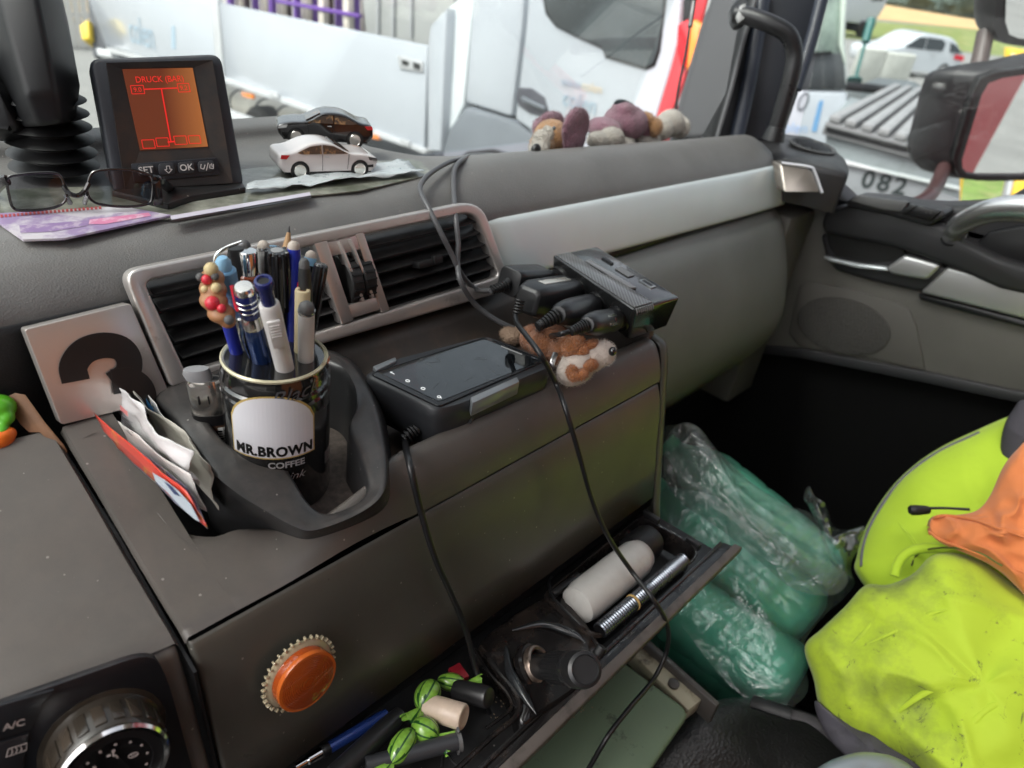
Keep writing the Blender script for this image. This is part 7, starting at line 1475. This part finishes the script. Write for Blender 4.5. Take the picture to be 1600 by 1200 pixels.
# pillow helper: closed puffy volume between an outline and its bulging front and back
def pillow(name, outl, cen, bf, bb, m, parent=None, wr=.004, ws=14., seed=0, k=4, rings=12, label=None, cat=None, expo=2.2, sub=1):
    O_ = crv([V(p) for p in outl], k, True); n = len(O_); c = V(cen); v = []; f = []
    def pt(p, s, side):
        q = c.lerp(p, s); h_ = (1 - s ** expo) ** .5
        w_ = noise.noise(V((q.x * ws / 1000, q.y * ws / 1000, seed + side * 3))) + .5 * noise.noise(V((q.x * ws * 2.3 / 1000, q.y * ws * 2.3 / 1000, seed + 7)))
        rid = 1 - abs(noise.noise(V((q.x * ws * .9 / 1000 + 3, q.y * ws * 1.6 / 1000, seed + 5)))) * 2
        t = q.z - side * (bf if side > 0 else bb) * h_ - side * wr * (w_ + .4 * max(0, rid) + .75 * (1 - abs(noise.noise(V((q.x * ws * .55 / 1000 + q.y * ws * .5 / 1000 + 3, (q.y - q.x) * ws * 1.3 / 1000, seed + 11))))) ** 9) * min(1, h_ * 2)
        return aT(q.x, q.y, t)
    v.append(pt(c, 0, 1))
    for r in range(1, rings + 1):
        for p in O_: v.append(pt(p, (r / rings) ** .8, 1))
    for r in range(rings - 1, 0, -1):
        for p in O_: v.append(pt(p, (r / rings) ** .8, -1))
    v.append(pt(c, 0, -1)); L_ = len(v) - 1; tot = 2 * rings - 1
    for i in range(n): f.append((0, 1 + i, 1 + (i + 1) % n))
    for r in range(tot - 1):
        a = 1 + r * n; b = a + n
        for i in range(n): j = (i + 1) % n; f.append((a + i, b + i, b + j, a + j))
    a = 1 + (tot - 1) * n
    for i in range(n): f.append((a + i, L_, a + (i + 1) % n))
    o = build(name, (v, f), m, parent, auto=180, sub=sub)
    if cat: tag(o, label, cat)
    return o
ST_ = thing('middle_seat', V((.6, -.05, -1.0)), 'black leatherette seat cushion in front of the green bottles', 'seat')
pillow('cushion', [(1000, 1230, .80), (1075, 1118, .83), (1130, 1088, .86), (1200, 1092, .88), (1290, 1120, .88), (1420, 1180, .86), (1460, 1320, .82), (1200, 1400, .76)], (1220, 1230, .83), .035, .08, m_lea, ST_, .002, 6)
tag(pillow('grey_cap', [(1262, 1215, .66), (1290, 1190, .66), (1330, 1176, .665), (1362, 1174, .67), (1400, 1182, .67), (1434, 1205, .67), (1450, 1260, .67), (1350, 1280, .67), (1260, 1260, .66)], (1350, 1225, .665), .03, .03, mat('pale blue grey plastic', (.26, .30, .32), .3, coat=.3), None, .0, 6), 'pale grey rounded plastic piece at the bottom edge below the jacket', 'cap')
tag(build('rope_end', tube([aT(1176, 1096, .83), aT(1200, 1104, .82), aT(1236, 1116, .81)], .0085, 10, 4, flat=.7), M_rubber, None), 'black strap end lying on the leatherette seat', 'strap')
tag(build('strap', tube([aT(1234, 1115, .812), aT(1262, 1122, .81), aT(1282, 1134, .80), aT(1300, 1150, .80)], .0065, 10, 4, flat=.4), mat('dull grey strap', (.07, .065, .07), .7), None), 'dull grey strap going under the yellow jacket', 'strap')

# ---- green bottles in torn film
M_pet = glass('green bottle plastic', (.60, .90, .80), .05, .10, .42, (.30, .74, .60), bump=(7, .3, .01))
M_film = glass('crinkled shrink film', (.90, .95, .94), .06, .09, .08, (.70, .84, .80), bump=(14, .9, .012), streak=((0, .6, .9), (.3, 1., 1.4)))
bgrp = 'green water bottles in the torn film'
def bottle(a, b, r, label):
    A, B = aT(*a), aT(*b); L_ = (B - A).length
    o = thing('green_bottle', A, label, 'bottle', bgrp)
    pr = [(0, 0), (r * .7, .002), (r * .95, .012)]
    m_ = 4
    for k in range(m_): h_ = .02 + (L_ * .70 - .02) * k / m_; q = (L_ * .70 - .02) / m_; pr += [(r, h_), (r * 1.01, h_ + q * .35), (r, h_ + q * .7), (r * .965, h_ + q * .85)]
    pr += [(r, L_ * .70), (r * .98, L_ * .76), (r * .75, L_ * .86), (r * .42, L_ * .95), (r * .32, L_)]
    build('bottle_body', lathe(pr, A, B - A, 40), M_pet, o, auto=60)
    build('water', lathe([(0, .004), (r * .66, .006), (r * .9, .02), (r * .9, L_ * .66), (r * .6, L_ * .8), (0, L_ * .82)], A, B - A, 30), mat('green shade water', (.40, .84, .70), .22, trans=.0, coat=.4), o)
    build('bottle_cap', lathe([(r * .34, L_ - .004), (r * .38, L_), (r * .38, L_ + .014), (0, L_ + .015)], A, B - A, 22), mat('green cap', (.03, .25, .15), .4), o)
bottle((1268, 975, 1.00), (1030, 770, 1.10), .052, 'green bottle across the middle of the torn film pack')
bottle((1245, 1075, .93), (1000, 905, 1.03), .052, 'green bottle lowest in the torn film pack beside the seat')
bottle((1300, 905, 1.14), (1050, 700, 1.20), .050, 'green bottle at the back of the torn film pack')
bottle((1180, 1075, 1.06), (1010, 930, 1.10), .050, 'green bottle tucked under the lower one beside the rail')
def film(name, outl, cen, bulge, seed, m=M_film, wr=.007, ws=11):
    O_ = crv([V(p) for p in outl], 5, True); n = len(O_); c = V(cen); R_ = 16; v = [aT(c.x, c.y, c.z - bulge)]; f = []
    for r in range(1, R_ + 1):
        for p in O_:
            s = r / R_; q = c.lerp(p, s)
            w_ = noise.noise(V((q.x * ws / 1000, q.y * ws / 1000, seed))) + .6 * noise.noise(V((q.x * ws * 2.6 / 1000, q.y * ws * 2.6 / 1000, seed + 3))) + .5 * (1 - 2 * abs(noise.noise(V((q.x * ws * 1.4 / 1000, q.y * ws * .7 / 1000, seed + 9)))))
            v.append(aT(q.x, q.y, q.z - bulge * (1 - s * s) - wr * w_))
    for i in range(n): f.append((0, 1 + i, 1 + (i + 1) % n))
    for r in range(R_ - 1):
        a = 1 + r * n; b = a + n
        for i in range(n): j = (i + 1) % n; f.append((a + i, b + i, b + j, a + j))
    return build(name, (v, f), m, None, auto=180)
M_film2 = glass('wrinkled white film', (.92, .95, .95), .12, .10, .16, (.80, .86, .86), bump=(26, 1., .012), streak=((0, .6, .9), (.35, 1., 1.6)))
def streaky(name, outl, cen, bulge, seed, wr=.008, m=None):
    O_ = crv([V(p) for p in outl], 6, True); n = len(O_); c = V(cen); R_ = 36; v = [aT(c.x, c.y, c.z - bulge)]; f = []
    for r in range(1, R_ + 1):
        for p in O_:
            s_ = r / R_; q = c.lerp(p, s_); a = (q.x * .74 + q.y * .67) / 1000; b = (q.x * -.67 + q.y * .74) / 1000
            w_ = (1 - 2 * abs(noise.noise(V((a * 5, b * 26, seed))))) + .6 * (1 - 2 * abs(noise.noise(V((a * 9, b * 60, seed + 4))))) + .5 * noise.noise(V((a * 9, b * 9, seed)))
            v.append(aT(q.x, q.y, q.z - bulge * (1 - s_ * s_) - wr * w_))
    for i in range(n): f.append((0, 1 + i, 1 + (i + 1) % n))
    for r in range(R_ - 1):
        a = 1 + r * n; b = a + n
        for i in range(n): j = (i + 1) % n; f.append((a + i, b + i, b + j, a + j))
    return build(name, (v, f), m or M_film2, None, auto=180)
tag(streaky('shrink_film', [(1030, 680, 1.10), (1062, 664, 1.10), (1090, 668, 1.09), (1118, 700, 1.09), (1165, 745, 1.08), (1215, 785, 1.06), (1262, 800, 1.05), (1284, 830, 1.03), (1300, 862, 1.0), (1335, 905, .97), (1318, 935, .96), (1290, 960, .94), (1255, 1010, .90), (1262, 1080, .86), (1215, 1112, .86), (1150, 1080, .88), (1090, 1010, .90), (1040, 930, .92), (1020, 800, 1.0)], (1150, 880, .97), .045, 4, .0045, M_film), 'crinkled clear film wrapped over the green bottles', 'film')
tag(streaky('bunched_film', [(1040, 690, 1.06), (1062, 662, 1.06), (1092, 668, 1.05), (1125, 708, 1.04), (1180, 758, 1.02), (1240, 795, 1.0), (1282, 830, .98), (1300, 870, .96), (1325, 905, .94), (1300, 930, .93), (1240, 920, .93), (1190, 880, .95), (1130, 830, .98), (1070, 790, 1.0), (1040, 750, 1.03)], (1170, 800, .99), .03, 2), 'bunched whitish wrinkled film across the top of the bottle pack', 'film')
tag(film('torn_film', [(1268, 800, 1.0), (1256, 778, 1.0), (1264, 760, 1.0), (1272, 775, 1.0), (1290, 788, 1.0), (1302, 822, .99), (1322, 828, .98), (1350, 822, .97), (1345, 850, .96), (1330, 880, .96), (1330, 905, .95), (1300, 880, .96)], (1300, 840, .97), .01, 8, wr=.010, ws=30), 'ragged torn edge of clear film sticking up beside the jacket', 'film')
tag(pillow('cardboard_piece', [(1268, 765, 1.5), (1300, 755, 1.5), (1340, 760, 1.48), (1356, 785, 1.45), (1345, 810, 1.42), (1300, 805, 1.44), (1275, 795, 1.46)], (1312, 782, 1.46), .02, .02, mat('dim brown card', (.10, .055, .04), .8), None, .006, 20), 'crumpled brown card in the dark footwell behind the jacket', 'card')

# ---- hi-vis jacket with orange cloth
M_hv = mat('fluorescent yellow fabric', (.46, .62, .03), .75, sheen=.15, bump=('noise', 900, .12, .0005), bump2=('noise', 22, .30, .006), dirt=((.10, .115, .045), 7, .50, .68, .68))
_n = M_hv.node_tree; _b = _n.nodes['Principled BSDF']
_tc = _n.nodes.new('ShaderNodeTexCoord'); _nz = _n.nodes.new('ShaderNodeTexNoise'); _nz.inputs['Scale'].default_value = 26; _nz.inputs['Detail'].default_value = 10; _nz.inputs['Roughness'].default_value = .8; _nz.inputs['Distortion'].default_value = .6; _n.links.new(_tc.outputs['Object'], _nz.inputs[0])
_mr = _n.nodes.new('ShaderNodeMapRange'); _mr.inputs[1].default_value = .575; _mr.inputs[2].default_value = .63; _mr.inputs[4].default_value = .92; _n.links.new(_nz.outputs[0], _mr.inputs[0])
_mx = _n.nodes.new('ShaderNodeMixRGB'); _src = _b.inputs['Base Color'].links[0].from_socket; _n.links.new(_src, _mx.inputs[1]); _mx.inputs[2].default_value = (.05, .055, .03, 1); _n.links.new(_mr.outputs[0], _mx.inputs[0]); _n.links.new(_mx.outputs[0], _b.inputs['Base Color'])
M_hv2 = mat('clean fluorescent fabric', (.46, .66, .03), .75, sheen=.15, bump=('noise', 900, .12, .0005), bump2=('noise', 22, .25, .006), dirt=((.30, .34, .06), 12, .6, .8, .6))
JK = thing('hi_vis_jacket', V((.85, -.05, -.8)), 'dirty fluorescent yellow work jacket heaped on the passenger seat', 'jacket')
pillow('hood_part', [(1340, 905, .93), (1336, 870, .95), (1352, 820, .98), (1395, 755, 1.0), (1455, 705, 1.0), (1530, 668, 1.0), (1600, 640, .98), (1720, 610, .95), (1800, 800, .88), (1700, 960, .86), (1560, 1010, .86), (1430, 1000, .88)], (1540, 830, .92), .070, .12, M_hv2, JK, .009, 7, 2, rings=20)
pillow('sleeve_part', [(1253, 1010, .80), (1280, 982, .80), (1318, 946, .80), (1350, 912, .80), (1385, 912, .79), (1425, 895, .79), (1462, 862, .79), (1530, 872, .79), (1620, 930, .77), (1800, 960, .72), (1820, 1300, .64), (1560, 1320, .66), (1460, 1225, .70), (1380, 1180, .74), (1310, 1145, .77), (1278, 1105, .785), (1268, 1060, .79)], (1540, 1070, .74), .055, .12, M_hv, JK, .010, 7, 5, rings=22)
pillow('grey_band', [(1272, 1092, .775), (1300, 1112, .765), (1350, 1135, .745), (1400, 1165, .725), (1450, 1202, .70), (1500, 1260, .68), (1420, 1260, .68), (1350, 1205, .71), (1300, 1162, .75), (1276, 1120, .77)], (1360, 1170, .73), .012, .01, mat('worn grey band', (.075, .07, .085), .7, dirt=((.02, .02, .02), 40, .5, .7, .6), bump=('noise', 500, .2, .0006)), JK, .002, 20, 3)
pillow('dark_collar', [(1604, 622, .93), (1582, 640, .93), (1568, 665, .925), (1562, 700, .92), (1563, 742, .91), (1580, 730, .905), (1620, 690, .90), (1680, 640, .9)], (1600, 680, .905), .015, .02, mat('dark grey collar', (.045, .042, .05), .8, bump=('noise', 700, .3, .0008)), JK, .002, 12, 4)
seam_pts = [aT(1345, 905, .795), aT(1360, 914, .79), aT(1400, 910, .785), aT(1418, 880, .78), aT(1440, 862, .772)]
build('fabric_fold', tube([aT(1398, 900, .838), aT(1404, 880, .84), aT(1422, 862, .835), aT(1460, 856, .82), aT(1510, 866, .80)], .0055, 10, 6), M_hv2, JK)
build('zip_cord', tube([aT(1450, 794, .828), aT(1480, 794, .815), aT(1515, 796, .80)], .0016, 8, 4), M_black, JK)
build('cord_toggle', loft([[aT(1437, 797, .83) + CR * (x + .0) + CU * (.006 * w_ * cos(a)) - CF * (.006 * w_ * sin(a)) for a in [i * pi / 8 for i in range(16)]] for x, w_ in ((-.012, .3), (-.0115, .75), (-.009, .98), (-.004, 1.0), (.004, .9), (.010, .75), (.0112, .6))]), M_rubber, JK)
M_orc = mat('orange cloth', (.62, .19, .055), .85, sheen=.2, bump=('noise', 1400, .3, .0005), bump2=('noise', 25, .3, .006), var=(14, .08))
OC = thing('orange_cloth', aT(1540, 860, .76), 'orange work cloth with folded hem draped over the yellow jacket', 'cloth')
pillow('cloth_body', [(1452, 812, .80), (1470, 806, .80), (1520, 800, .79), (1545, 776, .79), (1566, 730, .80), (1590, 700, .80), (1640, 660, .80), (1800, 620, .78), (1820, 980, .70), (1660, 985, .72), (1600, 930, .74), (1560, 892, .755), (1515, 868, .765), (1475, 852, .78), (1453, 835, .79)], (1610, 830, .750), .016, .03, M_orc, OC, .011, 15, 7, rings=24)
def hits(pts, lift=0., only=None):
    bpy.context.view_layer.update(); dg_ = bpy.context.evaluated_depsgraph_get(); out = []
    for x, y in pts:
        d = ray(x, y); ok, loc, nrm, idx, ob, mx = sc.ray_cast(dg_, V((0, 0, 0)), d.normalized(), distance=3)
        out.append(loc - d.normalized() * lift if ok else d * .8)
    return out
M_oin = mat('inner orange lining', (.26, .045, .012), .9)
HH = hits([(1458, 818), (1480, 815), (1515, 822), (1545, 834), (1572, 846), (1566, 858), (1540, 856), (1510, 850), (1475, 840), (1460, 832)], .006)
hcn = sum(HH, V((0, 0, 0))) / len(HH)
build('hem_lip', tube(hits([(1454, 834), (1452, 820), (1460, 809), (1482, 806), (1520, 812), (1560, 826), (1600, 840)], .003), lambda t: .0026 * (1 - .6 * t), 12, 6, flat=.8), M_orc, OC)
build('hem_lip', tube(hits([(1454, 832), (1468, 843), (1500, 855), (1545, 872), (1600, 895)], .001), lambda t: .0022 * (1 - .6 * t), 12, 6, flat=.8), M_orc, OC)
M_hseam = mat('olive stitching', (.12, .15, .03), .8)
build('sleeve_seam', tube(hits([(1424, 884), (1432, 868), (1452, 858), (1490, 856), (1530, 864), (1566, 884)], .0015), .0011, 6, 5), M_hseam, JK)
build('hood_piping', tube(hits([(1346, 885), (1348, 860), (1362, 818), (1402, 757), (1460, 710), (1530, 676)], .0006), .0022, 8, 5), mat('grey piping', (.12, .12, .14), .6), JK)
for P_, r_ in (([(1345, 1010), (1400, 985), (1450, 960), (1490, 950)], .0040), ([(1300, 1040), (1340, 1000), (1400, 930)], .0035), ([(1380, 1130), (1450, 1080), (1530, 1060)], .0045), ([(1480, 1180), (1540, 1110), (1590, 1090)], .0045), ([(1390, 800), (1430, 850), (1440, 880)], .0035)):
    build('fabric_wrinkle', tube(hits(P_, -.0008), lambda t, r_=r_: r_ * sin(pi * min(.98, t * .94 + .03)) * .7, 10, 6, flat=.5), M_hv if P_[0][1] > 900 else M_hv2, JK)
# ---- passenger seat under the jacket and the driver's seat behind the camera, with an unseen orange coat added for warm reflections
PS = thing('passenger_seat', V((.95, -.3, -1.2)), 'black passenger seat under the yellow jacket', 'seat')
build('seat_cushion', boxv((.98, -.42, -.96), .50, .62, .20), m_lea, PS, bevel=.06, seg=4); build('seat_base', boxv((.98, -.42, -1.15), .40, .5, .2), M_floor, PS, bevel=.01); build('backrest', boxv((.98, -.80, -.45), .50, .16, .95), m_lea, PS, bevel=.06, seg=4)
DS = thing('driver_seat', V((-.30, -.75, -1.2)), 'black driver seat behind the viewpoint', 'seat')
build('seat_cushion', boxv((-.30, -.55, -.80), .52, .5, .16), m_lea, DS, bevel=.05, seg=4); build('backrest', boxv((-.30, -.90, -.25), .52, .16, 1.0), m_lea, DS, bevel=.06, seg=4); build('seat_base', boxv((-.30, -.55, -1.05), .4, .45, .36), M_floor, DS, bevel=.01)
build('middle_backrest', boxv((.28, -.86, -.30), .54, .14, 1.0), m_lea, DS, bevel=.05, seg=4)
tag(build('orange_bounce_coat', boxv((.22, -.73, -.16), .80, .10, .62), M_orc, None, bevel=.045, seg=4, sub=1), 'unseen orange coat added over the middle seat backrest for warm reflections in the trim', 'coat')  # added out of view so the silver plate and vents mirror warm orange
